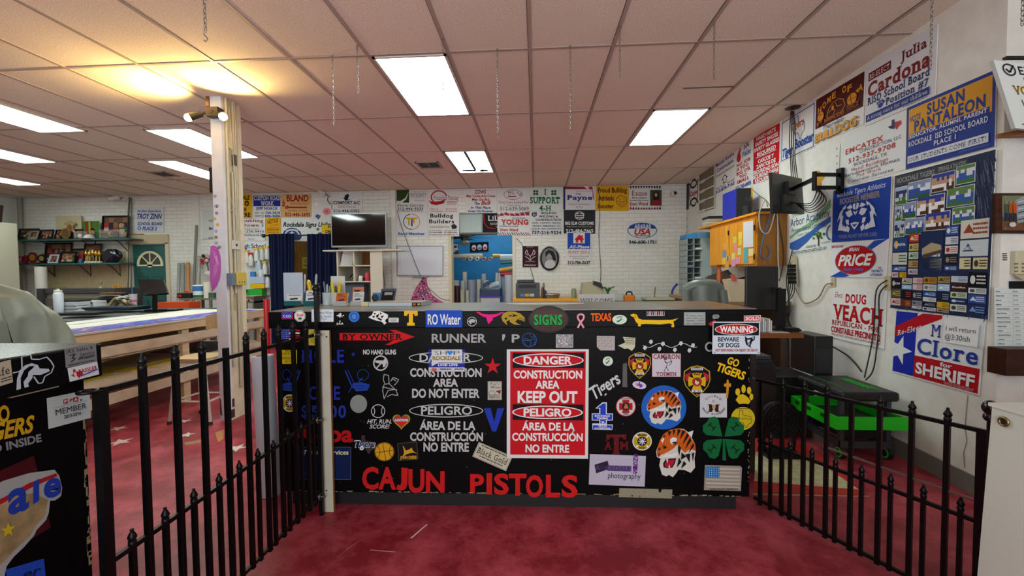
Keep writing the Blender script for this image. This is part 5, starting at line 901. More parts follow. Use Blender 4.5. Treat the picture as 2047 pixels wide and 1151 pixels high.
s=bsign(1190.5,371,1257,421.5,'#d29c14');bk2='#1f1a10';s.T('Proud Bulldog',1195,375,1253,384.5,bk2,'b').T('Athletic',1195.5,391,1228,400.5,bk2,'b').T('Booster',1195.5,407,1227,416,bk2,'b').line([(1233,396),(1238,391),(1246,392),(1252,395),(1253,404),(1250,411),(1242,413),(1235,408),(1232,402),(1233,396)],.9,bk2).line([(1235,401),(1242,404),(1250,402)],.9,bk2).line([(1236,396),(1240,399)],.8,bk2).line([(1244,396),(1249,398)],.8,bk2).line([(1238,406),(1243,409),(1248,406)],.8,bk2);s.build('wall_sign','golden yellow booster sign with a bulldog outline')
s=bsign(1257.5,371,1322,419)
for k in range(12): s.poly([(1258+k*5.3,372),(1263+k*5.3,372),(1261+k*5.3,379-2*math.sin(k*.3))],'#26305c' if k % 2 else '#5a2030')
for k in range(12): s.poly([(1258+k*5.3,418.5),(1263+k*5.3,418.5),(1261+k*5.3,412+2*math.sin(k*.3))],'#26305c' if k % 2 else '#a03038')
s.T('Esme',1263,381,1293,391,'#8a2a34','s').T('Barrios-Olivares',1263,394,1292,397,'#9a3038','bs').T('Rockdale City Council',1259,399.5,1295,402,'#34488c','b').T('East Ward',1259,404.5,1295,410.5,'#a02830','bs').R(1299,380,1322,411,'#3c4238').poly([(1302,411),(1304,401),(1310,397),(1318,400),(1321,411)],'#8e1f24').poly([(1306,400),(1305,388),(1309,383),(1314,384),(1317,390),(1316,400)],'#1a1412').E(1308,386,1313.5,394,'#b88a6c',14);s.build('wall_sign','white council campaign sign with a portrait of a person in a red jacket')
s=bsign(1133,464,1181.5,529,W2,.007);s.R(1134.5,465.5,1180,497.5,'#1c45a4').R(1146,466,1169,486,W2).poly([(1148,479),(1158,468.5),(1162,472),(1162,470),(1165,470),(1165,475),(1168,479),(1165,479),(1165,485),(1160,485),(1160,480),(1156,480),(1156,485),(1151,485),(1151,479)],'#b81c20').T('All-Phase',1137,490,1178,496,'#d4d8e0','Bsi').T('PROPERTY SERVICES',1136,501,1179,507,'#a8303a','s').T('Residential Remodel',1138,510.5,1177,513.5,'#4a4c54','s').T('& Renovation',1145,515,1170,518,'#4a4c54','s').T('512-786-2637',1135,521.5,1180,527.5,'#20242c','B');s.build('wall_sign','white and blue property services sign with a red house')
s=bsign(1252.5,442.5,1316,492,'#cdd0cc');s.E(1254.5,445,1313.5,476,'#2a4270',40).E(1256,446,1312,475,'#cdd0cc',40).poly([(1256,457),(1259,451),(1268,447),(1284,445.7),(1300,447),(1309,451),(1312,457)],'#1f4690')
for k in range(6): s.poly([(1268+k*5.5,457),(1270+k*5.5,449-(k % 2)*2),(1273+k*5.5,448),(1273.5+k*5.5,457)],'#aab4bc')
s.T('USA',1268,457,1300,468.5,'#a8202c','Bi').T('TECHNOLOGIES',1269,470,1300,472.5,'#2a3c64','B').T('346-600-1751',1257,480.5,1312,487,'#22242a','B');s.build('wall_sign','white sign with a blue-rimmed oval logo, alone on bare brick')
s=bsign(1044.5,492,1076,534,'#34101c',.0); 
for q in [[(1052,500),(1050,506),(1055,510)],[(1053,499),(1056,508),(1060,512),(1060,518)],[(1068,500),(1070,506),(1065,510)],[(1067,499),(1064,508),(1060,512)],[(1050,512),(1056,516),(1060,521),(1064,516),(1070,512)]]: s.line(q,1.2,'#c8b8bc')
s.T('TEX HOG SHOP',1050,521.5,1069,523.5,'#b8a8ac','').T('WWW',1048,528,1055,530,'#b8a8ac','').lines(1048,528.5,1072,532,2,'#b8a8ac',.5,3).lines(1052,493,1066,495,1,'#a8989c');s.build('wall_sign','small maroon sign with a white deer head beside the opening')
# oval portrait
t=thing('oval_picture','dark oval-framed black and white portrait of a child','picture',on_y(1098,540,YB));a=on_y(1098.5,516.5,YB-.02);rx=(on_y(1118,516,YB).x-on_y(1079,516,YB).x)/2;rz=(on_y(1098,492,YB).z-on_y(1098,541,YB).z)/2;m=MB();n=36
for i in range(n):
    u0,u1=2*math.pi*i/n,2*math.pi*(i+1)/n
    for (k0,d0),(k1,d1) in (((1,0),(.96,.03)),((.96,.03),(.86,.035)),((.86,.035),(.76,.008))): m.add([(a.x+rx*k0*math.cos(u0),a.y-d0,a.z+rz*k0*math.sin(u0)),(a.x+rx*k0*math.cos(u1),a.y-d0,a.z+rz*k0*math.sin(u1)),(a.x+rx*k1*math.cos(u1),a.y-d1,a.z+rz*k1*math.sin(u1)),(a.x+rx*k1*math.cos(u0),a.y-d1,a.z+rz*k1*math.sin(u0))],[[0,1,2,3]],mat('#15110f',.25),True)
m.build('frame',t);s=back(1083,496,1114,537,.03);s.E(1083,496,1114,537,'#77777a',36).poly([(1088,536),(1090,524),(1096,519),(1106,519),(1110,526),(1110,534),(1104,537),(1094,537)],'#b8b8ba').E(1092,506,1103,520,'#8e8a88',18).poly([(1091,514),(1090,504),(1097,499),(1106,502),(1110,510),(1112,520),(1106,521),(1103,512),(1098,505)],'#26221f');s.mb.build('portrait',t)
# whiteboard and the cut-out swoosh
t=thing('whiteboard','blank aluminium-framed whiteboard beside the blue room opening','whiteboard',on_y(840,551,YB));s=back(793,491,886,551,.012);s.board(mat('#cfd4dc',.08,spec=.8),.02,'#9aa0a4');s.mb.build('surface',t);s=back(793,491,886,551,.02);s.frame(793,491,886,551,1.6,mat('#8e9498',.3,.7));s.mb.build('frame',t);a,b_=on_y(825,552,YB-.04),on_y(855,554,YB-.04);m=MB();m.box(a.x,b_.x,YB-.06,YB,b_.z,a.z,mat('#8a8e92',.3,.6));m.build('pen_tray',t)
s=back(820,551,888,606);SW=[(848,552),(852,552),(855,572),(863,588),(876,598),(887,604),(887,606),(820,606),(823,594),(831,575),(840,562)]
s.plate(SW,'#b3587e',.004);r_=random.Random(11)
def inpoly(x,y,P_):
    c=False
    for i in range(len(P_)):
        (x0,y0),(x1,y1)=P_[i],P_[i-1]
        if (y0 > y) != (y1 > y) and x < (x1-x0)*(y-y0)/(y1-y0)+x0: c=not c
    return c
k=0
while k < 150:
    x,y=r_.uniform(820,887),r_.uniform(552,606)
    if inpoly(x-2,y,SW) and inpoly(x+2,y,SW) and inpoly(x,y-2.2,SW) and y < 603:
        a0=r_.uniform(0,6);s.k=1+k % 5;s._p([(x+2*math.cos(a0+q)*r_.uniform(.5,1.2),y+2*math.sin(a0+q)*r_.uniform(.5,1.2)) for q in (0,1.5,3,4.6)],r_.choice(['#2a3048','#5a3a6c','#d8a0b8','#34507a','#8a2c54','#c86c94','#20202c','#9a8cb4','#d4c4cc']));k += 1
s.build('wall_decal','shark-fin shaped decal with a busy pink and blue pattern under the whiteboard','decal')
s=bsign(271,413,327,463,'#ccd0d2');n3='#24438a';s.T('Re-Elect Experience',275,419,322,424,n3,'bi').T('TROY ZINN',274,427,324,437,n3,'Bi').T('for',297,439,301,441,n3,'b').T('SCHOOL BOARD',275,444,325,450,n3,'Bi').T('PLACE 2',285,453,314,460,n3,'Bi').E(275,452,283,460,'#5a74a8',12).E(277,454,281,458,'#ccd0d2',8);s.build('wall_sign','white school board sign with blue italic lettering over the teal door')
s=bsign(404,420,430,478,'#c8ccc8');s.T('AND',417,439,426,443,'#33507a','b').T('MA',418,454,426,459,'#2a2c34','B').T('979',417,474,426,478,'#2a3c64','b');s.build('wall_sign','white sign mostly hidden behind the white column')
# ================================================================ gates and fence in front
IRON=mat('#050506',.4,spec=.25);STEEL=mat('#8a8880',.35,.9)
FA,FB=(-1.24,2.25),(-1.27,1.05)
GA,GB=(1.273,2.442),(1.74,1.605)
def picket(t,A,B,u,v,zb,finial,r=.0075):
    P=on_line(u,v,A,B);top=P.z-(.035 if finial else 0);m=MB();d=Vector((B[0]-A[0],B[1]-A[1],0)).normalized();n=Vector((-d.y,d.x,0))
    m.obox(Vector((P.x,P.y,zb))-d*r-n*r,d*2*r,n*2*r,(0,0,top-zb),IRON);o=m.build('picket',t)
    if finial:
        m=MB();k=r/.0075
        m.lathe((P.x,P.y,top-.016),[(.0105*k,0),(.0115*k,.006),(.0105*k,.012),(.007*k,.015),(.0115*k,.021),(.0125*k,.027),(.009*k,.036),(.004*k,.045),(.0055*k,.048),(.0035*k,.053)],IRON,10);m.build('finial',o)
    return P
def rail(t,A,B,p,q,name='rail',w=.014,m_=None):
    a,b_=on_line(*p,A,B),on_line(*q,A,B);m=MB();m.bar(a,b_,w,w*1.1,m_ or IRON);return m.build(name,t)
t=thing('iron_gate','black spear-topped iron gate between the two black counters','gate',(-1.255,1.65,0))
for p,q in [((203,780),(627,670)),((224,1120),(627,840))]: rail(t,FA,FB,p,q)
a,b_=on_line(639,991,FA,FB),on_line(486,1148,FA,FB);m=MB();dd=(b_-a).normalized();m.bar(a,a+dd*1.13,.014,.015,IRON);m.build('rail',t)
for u,v,fi in [(283,706,1),(349,690,1),(403,681,1),(451,695,0),(491,664,1),(527,657,1),(556.5,650,1),(585,643.5,1),(611,642,1)]: picket(t,FA,FB,u,v,.075,fi,.0085)
for u,v in [(263.5,1057),(330,1014),(387,976.5),(437.5,946),(478,920.6),(515,897),(546,880),(575,857.5),(602,844),(626,829)]: picket(t,FA,FB,u,v,.075,1)
P=on_line(200,780,FA,FB);m=MB();m.box(P.x-.0125,P.x+.0125,P.y-.0125,P.y+.0125,0,P.z+.002,IRON);m.build('end_post',t)
m=MB();m.ring((P.x-.005,P.y-.03,P.z+.004),(0,0,1),.02,.005,IRON,16,6);m.build('hinge_loop',t)
P=on_line(638,990,FA,FB);t=thing('gate_post','tall thin black post with a round-knobbed top at the counter corner','post',(P.x,2.245,0));px_=on_y(639,850,2.245).x
zt=on_y(638,577,2.245).z;m=MB();m.box(px_-.0105,px_+.0105,2.235,2.256,0,zt-.03,IRON);m.build('shaft',t)
m=MB();m.lathe((px_,2.2455,zt-.034),[(.018,0),(.02,.01),(.015,.016),(.019,.026),(.022,.036),(.016,.05),(.006,.056)],IRON,12)
for q in (-.011,.011): m.ell((px_+q,2.245,zt+.022),.008,.008,.008,IRON,10,6)
m.build('knob',t)
for v in (668,838,990):
    m=MB();z=on_y(640,v,2.245).z;m.cyl((px_-.022,2.232,z),(px_+.03,2.232,z),.006,STEEL,n=8);m.ring((px_,2.232,z),(1,0,0),.016,.004,STEEL,14,6);m.build('hinge_pin',t,'steel hinge pin')
# pale plank standing against the counter front
a=on_y(649,1018,2.29);m=MB();x0,x1=on_y(644,850,2.285).x,on_y(664,850,2.285).x;zt=on_y(650,660,2.285).z
m.box(x0,x1,2.276,2.292,0,min(zt,1.055),mat('#b9b6a6',.55,var=.06,bscale=8));m.box(x1,x1+.003,2.276,2.292,0,min(zt,1.055),mat('#8a5a26'))
for v in (673,980): q=on_y(653,v,2.276);m.cyl((q.x,2.2745,q.z),(q.x,2.2762,q.z),.005,mat('#1a1712'),n=8)
m.build('plank',None,'pale upright plank with two screw holes, against the counter front','plank')
# white roll standing at the counter end, red roll behind
def roll(name,label,x,y,z0,z1,r,c,group=None,lean=(0,0),core=True):
    m=MB();m.cyl((x,y,z0),(x+lean[0],y+lean[1],z1),r,c if not isinstance(c,str) else mat(c,.4),n=22)
    if core: m.cyl((x+lean[0],y+lean[1],z1-.002),(x+lean[0],y+lean[1],z1+.0015),r*.55,mat('#4a4036'),n=14)
    return m.build(name,None,label,'roll',group)
P=on_z(528,1000,0);zt=on_y(525,716,P.y).z
roll('paper_roll','tall thick white roll standing at the near end of the counter',P.x-.01,2.46,0,zt,.062,'#c4c8d2',lean=(-.03,.0))
roll('vinyl_roll','tall red roll standing between the counter and the pegboard of spray bottles',on_y(534,650,3.1).x,3.1,0,on_y(534,598,3.1).z,.022,'#b8121a')
# right gate
t=thing('iron_gate','black spear-topped iron gate before the green-topped work cart','gate',(1.5,2.03,0))
for p,q in [((1512,759),(1975,864)),((1516,880),(1962,1045)),((1508,994),(1800,1144))]:
    if p[1] > 990: a,b_=on_line(*p,GA,GB),on_line(*q,GA,GB);d_=(b_-a).normalized();m=MB();m.bar(a,a+d_*.97,.014,.015,IRON);m.build('rail',t)
    else: rail(t,GA,GB,p,q)
for u,v,fi in [(1522,762,0),(1565,757,1),(1608,759,1),(1654,767,1),(1703,803,0),(1760,790,1),(1824,802,1),(1895,815.5,1)]: picket(t,GA,GB,u,v,.015,fi,.0085)
for u,v in [(1541,865),(1580,879),(1623.6,894.6),(1670.6,914),(1723,929.5),(1781,947),(1846.6,969.5),(1921,994)]: picket(t,GA,GB,u,v,.015,1)
P=picket(t,GA,GB,1964,864,.0,0,.0135)
o=rail(t,GA,GB,(1644,891),(1978,1011),'latch_rod',.008,STEEL);tag(o,'thin steel rod across the pickets')
m=MB();a=on_line(1503,755,GA,GB);m.cyl(a,on_line(1516,762,GA,GB),.006,STEEL,n=8);m.build('hinge_pin',t,'steel hinge pin')
# box under a white vinyl cover at the right edge
t=thing('covered_table','table under a white vinyl cover with metal eyelets, beside the gate','table',(1.8,.8,0));vin=mat('#b9bcb2',.45,bump=.25,bscale=7)
m=MB();X0,X1,Y0,Y1,ZT=1.405,2.2,.2,1.35,.943
def side(i,j): return (X0-.012*math.sin(i*9)*(1-j)-.05*(1-j),Y1-(Y1-Y0)*i+.03*(1-j)*0,ZT*j)
m.grid(lambda i,j: side(i,j),24,10,vin);m.grid(lambda i,j: (X0+(X1-X0)*i-.05*(1-j)*(1-i),Y1+.012*math.sin(i*11)*(1-j),ZT*j),16,8,vin);m.build('cover_skirt',t)
m=MB();m.box(X0-.006,X1,Y0,Y1+.006,ZT-.006,ZT+.004,mat('#c2c4bc',.35));m.build('cover_top',t)
m=MB();m.box(X0+.03,X1,Y0,Y1-.03,.02,ZT-.02,mat('#57544c'));m.build('table_frame',t)
for y in (1.31,.95): m=MB();m.ring((X0-.008,y,ZT-.04),(1,0,0),.012,.004,mat('#8a7a50',.3,.9),16,6);m.cyl((X0-.007,y,ZT-.04),(X0-.004,y,ZT-.04),.009,mat('#1a1612'),n=12);m.build('eyelet',t,'brass eyelet')
P=on_y(1981,815,1.42);m=MB();m.cyl((P.x,1.42,0),(P.x,1.42,P.z),.009,IRON,n=10);m.ell((P.x,1.42,P.z),.022,.022,.024,mat('#0c0c0d',.15),16,10);m.ell((P.x-.004,1.42,P.z-.03),.016,.016,.016,mat('#0c0c0d',.15),12,8);m.build('knobbed_post',None,'thin black post with a glossy ball top beside the white vinyl cover','post')
# ================================================================ nearer counter at the left edge
XC=-1.335
t=thing('counter','black sticker-covered counter cut off by the edge of the photo, beside the near gate end','counter',(-1.7,.5,0));near=t
zb=on_x(200,752,XC).z;ye=on_x(203,690,XC).y
m=MB();m.box(-2.1,XC,-.4,ye,zb,1.156,BLK);m.build('slab',t,bevel=.004)
m=MB();m.box(-2.098,XC-.002,-.398,ye-.002,1.156,1.160,mat('#4f524c',.2,spec=.6));m.build('worktop',t,'grey-green laminate top')
XB=XC-.035
m=MB();m.box(-2.07,XB,-.38,ye-.025,0,zb,BLK)
r_=random.Random(9)
for i in range(60): z=r_.uniform(.05,zb-.05);m.box(XB-.004,XB+.0006,ye-.025-.012*r_.random(),ye-.0246,z,z+r_.uniform(.004,.05),mat('#7a6c4c',.8))
m.build('front_panel',t)
m=MB();a,b_=on_x(18,793,XC-.01),on_x(114,771,XC-.01);m.bar(a,b_,.012,.006,mat('#a8a48c',.4,.6));m.build('edge_strip',t,'bright metal edge strip')
def nst(q,off=.0012,X=XC):
    tl,tr,br,bl=[on_x(u,v,X)+Vector((off,0,0)) for u,v in q]
    ex=((tr-tl)+(br-bl))/2;ey=((bl-tl)+(br-tr))/2;c_=(tl+tr+br+bl)/4;o=c_-ex/2-ey/2
    return Sign(o,o+ex,o+ey,eps=.0003)
def nput(s,label,name='sticker'): return s.mb.build(name,near,label)
s=nst([(127,697),(191,686),(193,722),(131,735)]);s.R(0,0,100,100,'#77787a').T('JKS Sales &',4,8,90,26,'#16181a','s').T('Service',46,36,92,54,'#16181a','s').line([(12,40),(30,36),(20,56),(30,60),(16,76)],4,'#16181a').lines(40,60,92,74,2,'#16181a',.6).T('Authorized GenCo Dealer',6,84,92,93,'#2a2c2e','b');nput(s,'grey sales and service sticker')
s=nst([(134,736),(193,722),(198,748),(138,763)]);s.R(0,0,100,100,'#c2c8cc').poly(tx(4,18,46,90),'#a8182c').T('&',16,40,26,64,'#d8d8d8','b').T('BASSLER',32,30,96,58,'#a8182c','bs').line([(36,78),(96,58)],8,'#26408a');nput(s,'white sticker with a red state outline')
s=nst([(22,715),(108,695),(110,760),(24,782)]);w4='#a9b6be'
tq=[(2,46),(22,46),(22,4),(42,4),(44,18),(62,24),(80,22),(90,38),(97,56),(90,74),(74,80),(68,98),(58,96),(48,72)]
s.line(tq,3.2,w4).poly([(8,98),(10,66),(16,44),(28,32),(44,30),(58,40),(62,52),(84,60),(86,68),(64,72),(46,66),(44,76),(34,88),(36,98),(26,98),(24,80),(34,66),(36,54),(46,46),(50,40),(38,38),(26,46),(18,66),(18,98)],w4);nput(s,'pale outline of a duck head in a state outline','decal')
s=nst([(-40,735),(20,718),(25,764),(-35,782)]);s.R(0,0,100,100,'#a39c88').T('Safe',30,24,92,58,'#1c1a16','s').lines(60,70,96,92,2,'#2a2820',.4);nput(s,'beige sticker cut off by the photo edge')
s=nst([(92,796),(178,778),(181,835),(96,857)],.0012,XB);s.R(0,0,100,100,'#a9b2b2').R(36,16,46,32,'#8a2a24').T('P',38,19,44,29,'#c8c8c4','b').T('P',50,18,57,30,'#8a2a24','b').R(58,16,70,32,'#8a2a24').T('A',60,19,68,29,'#c8c8c4','b').R(12,36,92,37,'#6a6c6c').T('MEMBER',16,42,88,62,'#26282a','').T('2015-2016',34,68,74,79,'#26282a','b').E(74,26,78,33,'#1a1c1c',10);nput(s,'white member sticker')
s=nst([(-60,820),(20,804),(22,842),(-58,860)],.0012,XB);s.T('GO',40,10,96,94,'#b8921a','B');nput(s,'yellow letters','lettering')
s=nst([(-60,855),(70,828),(71,863),(-58,896)],.0012,XB);s.T('TIGERS',2,4,98,92,'#b8921a','Bi');nput(s,'large yellow letters','lettering')
s=nst([(-60,900),(82,866),(84,882),(-58,918)],.0012,XB);s.T('AND INSIDE',0,4,99,96,'#77787a','B');nput(s,'grey word INSIDE','lettering')
s=nst([(-20,946),(58,917),(109,1046),(0,1118)],.0010,XB);s.R(0,0,100,100,'#3c0c12');nput(s,'dark maroon square behind the state-shaped sticker')
s=nst([(-40,970),(124,932),(124,1150),(-40,1190)],.002,XB);A_=lambda p: [((x+40)/164*100,(y-970+ (x+40)/164*38)/218*100) for x,y in p]
s.poly(A_([(-40,990),(0,966),(50,946),(105,933),(116,945),(123,970),(120,988),(106,998),(95,999),(92,1025),(86,1040),(66,1060),(60,1072),(40,1094),(20,1112),(6,1130),(2,1150),(-40,1170)]),'#8f9292')
s.poly(A_([(-40,1010),(0,1000),(60,985),(90,998),(84,1030),(62,1054),(52,1072),(22,1098),(0,1122),(-40,1150)]),mat('#8f7c58',.5,var=.35,bscale=18))
s.poly(A_([(-40,1018),(0,998),(50,966),(108,940),(111,946),(56,974),(0,1008),(-40,1032)]),'#8e1a22')
for ch,q in (('a',[(8,980),(49,970),(50,1018),(9,1030)]),('l',[(58,962),(70,958),(72,1002),(61,1006)]),('e',[(80,954),(119,945),(120,984),(81,996)])):
    aa=A_(q);x0,x1=aa[0][0],aa[1][0];h=(aa[2][1]+aa[3][1]-aa[0][1]-aa[1][1])/2;yb=aa[3][1];s.T(ch,x0,yb-h*(.95 if ch == 'l' else 1.32),x1,yb,'#1c3494','B',h*.12)
s.star(A_([(8,1060)])[0][0],A_([(8,1060)])[0][1],9,7,'#b0a01c',.42);nput(s,'large state-shaped sticker with a striped ribbon and blue letters','decal')
s=nst([(10,1138),(86,1116),(90,1150),(14,1175)],.002,XB);s.R(0,0,100,100,'#1c3fa4').T('er',40,30,90,80,'#0c1c4c','bi');nput(s,'blue lettering label')
# grey-green cover over a machine
cvm=mat('#7d8578',.42,bump=.5,bscale=9,var=.1);m=MB()
def cov(i,j):
    a=2*math.pi*i;prof=[(1.05,0),(1.03,.4),(1.08,.7),(1.1,.86),(1.02,.95),(1.0,1.05),(.94,1.16),(.78,1.27),(.45,1.325),(0,1.345)]
    q=j*(len(prof)-1);k=min(int(q),len(prof)-2);f_=q-k;r=prof[k][0]*(1-f_)+prof[k+1][0]*f_;z=prof[k][1]*(1-f_)+prof[k+1][1]*f_
    wr=1+.035*math.sin(7*a+4*z)+.03*math.sin(15*a-11*z+2*math.sin(3*a))*(z > .3)+.03*math.sin(3*a+11*z)*(z > .5)
    bul=.10*math.exp(-((a-.6)/.5)**2)*math.exp(-((z-.88)/.16)**2)
    cx,cy=-3.07,1.98
    c_,s_=math.cos(a),math.sin(a);sq=1/max(abs(c_),abs(s_))**.5
    return (cx+(.37*r*wr*sq+bul)*c_,cy+.34*r*wr*sq*s_,z+.015*math.sin(9*a+5*r)*(r > .1))
m.grid(cov,110,60,cvm);o=m.build('machine_cover',None,'grey-green wrinkled cover draped over a tall machine','cover')
# ================================================================ the white column
cw=mat('#d3d7e0',.5,var=.05,bscale=10);cy_=mat('#d6cdb4',.55,var=.08,bscale=14);X0,X1,Y0,Y1=-2.99,-2.885,3.71,3.95
t=thing('column','white painted column with conduits and a pink sticker','column',(-2.93,3.83,0));t['kind']='structure'
m=MB();m.box(X0,X1,Y0,Y0+.03,0,ZC,cw);m.build('front_board',t);m=MB();m.box(X0+.005,X1,Y0+.03,Y1,0,ZC,cy_);m.box(X1,X1+.012,Y1-.06,Y1,0,ZC,cy_)
for (y0,y1,z0,z1) in [(.0,.05,.02,.1),(.02,.05,.12,.2)]: m.box(X1,X1+.001,Y0+y0,Y0+y1,z0,z1,mat('#3a332c'))
m.poly([(X0-.0005+.0,Y0-.001,.06),(X0+.02,Y0-.001,.04),(X0+.012,Y0-.001,.2),(X0,Y0-.001,.22)],mat('#4a4238'));m.build('side_panel',t)
cg=mat('#bdb59c',.45)
for y,z0,z1 in ((Y0+.045,.5,ZC),(Y0+.13,.3,ZC),(Y0+.155,.3,ZC),(Y0+.10,1.2,2.35)):
    m=MB();m.cyl((X1+.014,y,z0),(X1+.014,y,z1),.011,cg,n=10)
    if y > Y0+.12 and y < Y0+.14: m.box(X1+.002,X1+.03,y-.016,y+.016,2.42,2.52,mat('#4a463c'))
    m.build('conduit',t)
def colbox(u,v0,v1,w,name,c,label=None,depth=.05,dy=.0,wy=.09):
    z1,z0=on_y(u,v0,Y0+dy).z,on_y(u,v1,Y0+dy).z;m=MB();m.box(X1+.001,X1+depth,Y0+dy,Y0+dy+wy,z0,z1,mat(c,.45));o=m.build(name,t,label,bevel=.004);return z0,z1
z0,z1=colbox(470,544,570,0,'outlet_box','#c8b04a','yellow outlet box',.06,.06,.13);z_=(z0+z1)/2
m=MB();m.box(X1+.002,X1+.05,Y0+.0,Y0+.055,z0-.0,z1-.01,mat('#7a8ca4',.4,.4));m.build('junction_box',t,'blue-grey junction box')
for k in range(3): m=MB();m.cyl((X1+.061,Y0+.085+k*.035,z0+.03),(X1+.063,Y0+.085+k*.035,z0+.03),.006,mat('#4a4020'),n=8);m.build('outlet_hole',t)
z0,z1=colbox(470,480,498,0,'thermostat','#c9c5ba','white thermostat',.035,.05,.1);m=MB();m.box(X1+.035,X1+.037,Y0+.09,Y0+.11,(z0+z1)/2-.012,(z0+z1)/2+.012,mat('#14140f'));m.build('thermostat_sensor',t)
z0=on_y(462,285,Y0+.06).z;m=MB();m.cyl((X1+.01,Y0+.075,z0-.03),(X1+.03,Y0+.075,z0-.03),.028,mat('#c8bf9c'));m.cyl((X1+.01,Y0+.075,z0+.01),(X1+.025,Y0+.075,z0+.01),.022,mat('#c8bf9c'));m.build('doorbell',t)
z0,z1=on_y(463,622,Y0).z,on_y(463,589,Y0).z;m=MB();m.box(X1,X1+.004,Y0+.035,Y0+.105,z0,z1,mat('#b8a878',.6,var=.2,bscale=30));m.build('blank_plate',t,'stained blank plate')
m=MB();m.tube([(X1+.02,Y0+.06,2.1),(X1+.03,Y0+.09,2.0),(X1+.04,Y0+.12,1.86),(X1+.025,Y0+.1,1.75),(X1+.03,Y0+.08,1.66)],.003,mat('#c9c2a4'),5,5);m.tube([(X1+.02,Y0+.08,2.95),(X1+.03,Y0+.09,2.6),(X1+.02,Y0+.12,2.3),(X1+.03,Y0+.11,2.05),(X1+.02,Y0+.06,1.98)],.003,mat('#c9c2a4'),5,5);m.build('loose_wire',t)
def cst(x0,y0,x1,y1): return Sign(on_y(x0,y0,Y0-.001),on_y(x1,y0,Y0-.001),on_y(x0,y1,Y0-.001),(x0,y0,x1,y1),eps=.0004)
s=cst(420,490,443,585);s.poly([(421,492),(428,490),(436,496),(441,512),(442,540),(440,556),(434,572),(424,584),(420,560),(419,520)],mat('#b860b4',.3)).poly([(427,500),(431,505),(430,520),(428,510)],mat('#cf90cc',.25)).poly([(428,530),(436,524),(434,545),(427,556)],mat('#c67cc4',.25)).poly([(430,512),(434,510),(438,530),(433,526)],mat('#d4a0d0',.25));s.mb.build('sticker',t,'large translucent pink oval sticker')
for k,(u,v,c1) in enumerate([(430,392,'#9aa0ac'),(433,412,'#24386a'),(433,426,'#8a8c80'),(429,437,'#b8b850'),(435,449,'#d8a428'),(432,462,'#9aa4c4'),(432,474,'#8a7a44'),(432,486,'#9aa0ac'),(438,494,'#22242c')]):
    s=cst(u-4,v-4,u+4,v+4);(s.star(u,v,4.5,4.5,c1,.55,k*20,6) if k not in (8,1) else s.ring(u-4,v-3,u+4,v+3,1,c1).E(u-1.5,v-1.5,u+1.5,v+1.5,c1,10));s.mb.build('sticker',t)
m=MB();m.box(X0-.03,X0-.001,Y0-.0,Y0+.12,on_y(418,385,Y0).z,on_y(418,335,Y0).z,mat('#1c1a1c',.3));m.build('speaker',t,'dark wall speaker')
m=MB();m.box(X0-.03,X0,Y0-.01,Y0+.02,ZC-.09,ZC,mat('#7a4a24'));m.build('wood_block',t,'brown wood block')
# twin floodlights on the column
P=on_y(428,224,Y0-.04);t=thing('floodlight','twin-headed flood lamp lit on the column top','lamp',P);bz=mat('#2e2922',.4,.3)
m=MB();m.box(P.x-.055,P.x+.06,Y0-.075,Y0,P.z-.045,P.z+.035,bz);m.cyl((P.x,Y0-.078,P.z-.005),(P.x,Y0-.073,P.z-.005),.017,mat('#14120f'),n=12);m.build('housing',t)
bulb=bpy.data.materials.new('m_bulb');bulb.use_nodes=True;N,L,b=nodes(bulb);b.inputs['Emission Color'].default_value=(1,.72,.32,1);b.inputs['Emission Strength'].default_value=22
for sx,q in ((-1,(377,235)),(1,(446,233))):
    e=on_y(*q,Y0-.13 if sx < 0 else Y0-.1);a=Vector((P.x+sx*.06,Y0-.05,P.z-.005));d_=(e-a).normalized()
    if sx > 0: a=Vector((P.x+.05,Y0-.03,P.z));d_=(e-a).normalized()
    m=MB();m.cyl(a,a+d_*.05,.012,bz);m.cyl(a+d_*.04,e-d_*.01,.026,bz,.036);m.build('lamp_head',t)
    m=MB();m.ell(e,.034,.034,.034,bulb,16,10);m.build('bulb',t,'glowing bulb')
    l=bpy.data.lights.new('flood_bulb','SPOT');l.energy=46;l.color=(1,.68,.25);l.shadow_soft_size=.04;l.spot_size=R(150);l.spot_blend=.9;o=bpy.data.objects.new('flood_bulb',l);v_=Vector((-.55,-.5,.6)) if sx < 0 else Vector((.4,-.6,.6));o.location=e+v_*.05;o.rotation_euler=v_.to_track_quat('-Z','Y').to_euler();COL.objects.link(o)
# ================================================================ work table and stool
wd=wood('#bfa680','#dcc6a2',3,1,.6);wc=mat('#cdbfa6',.6,var=.12,bscale=10);tx0,tx1,ty0,ty1,tz=-4.85,-3.78,2.2,5.62,.90
t=thing('work_table','long wooden layout table with a printed banner along its edge','table',((tx0+tx1)/2,3.9,0))
m=MB();m.box(tx0,tx1,ty0,ty1,tz-.018,tz,mat('#c6c2b4',.65,var=.05,bscale=6));m.build('table_top',t)
m=MB();m.box(tx0+.01,tx1-.012,ty0+.01,ty1-.01,tz-.10,tz-.018,wd);m.build('apron',t)
def zx(u,v): return on_x(u,v,-3.79).z
for nm,(za,zc) in dict(a=(zx(199,716),zx(199,695)),b=(zx(180,782),zx(180,768)),c=(zx(300,784),zx(300,765))).items():
    m=MB();m.box(-3.815,-3.79,ty0+.02,ty1-.02,za,zc,wc);m.build('side_rail',t)
for zt_ in (zx(199,716)-.0,zx(180,768)): m=MB();m.box(tx0+.03,-3.815,ty0+.02,ty1-.02,zt_-.02,zt_,wc);m.build('lower_shelf',t)
for x in (tx0+.05,-3.87):
    for y in (ty0+.05,on_x(368,680,-3.8).y,ty1-.12): m=MB();m.box(x,x+.05,y,y+.085,0,tz-.1,wd);m.build('leg',t)
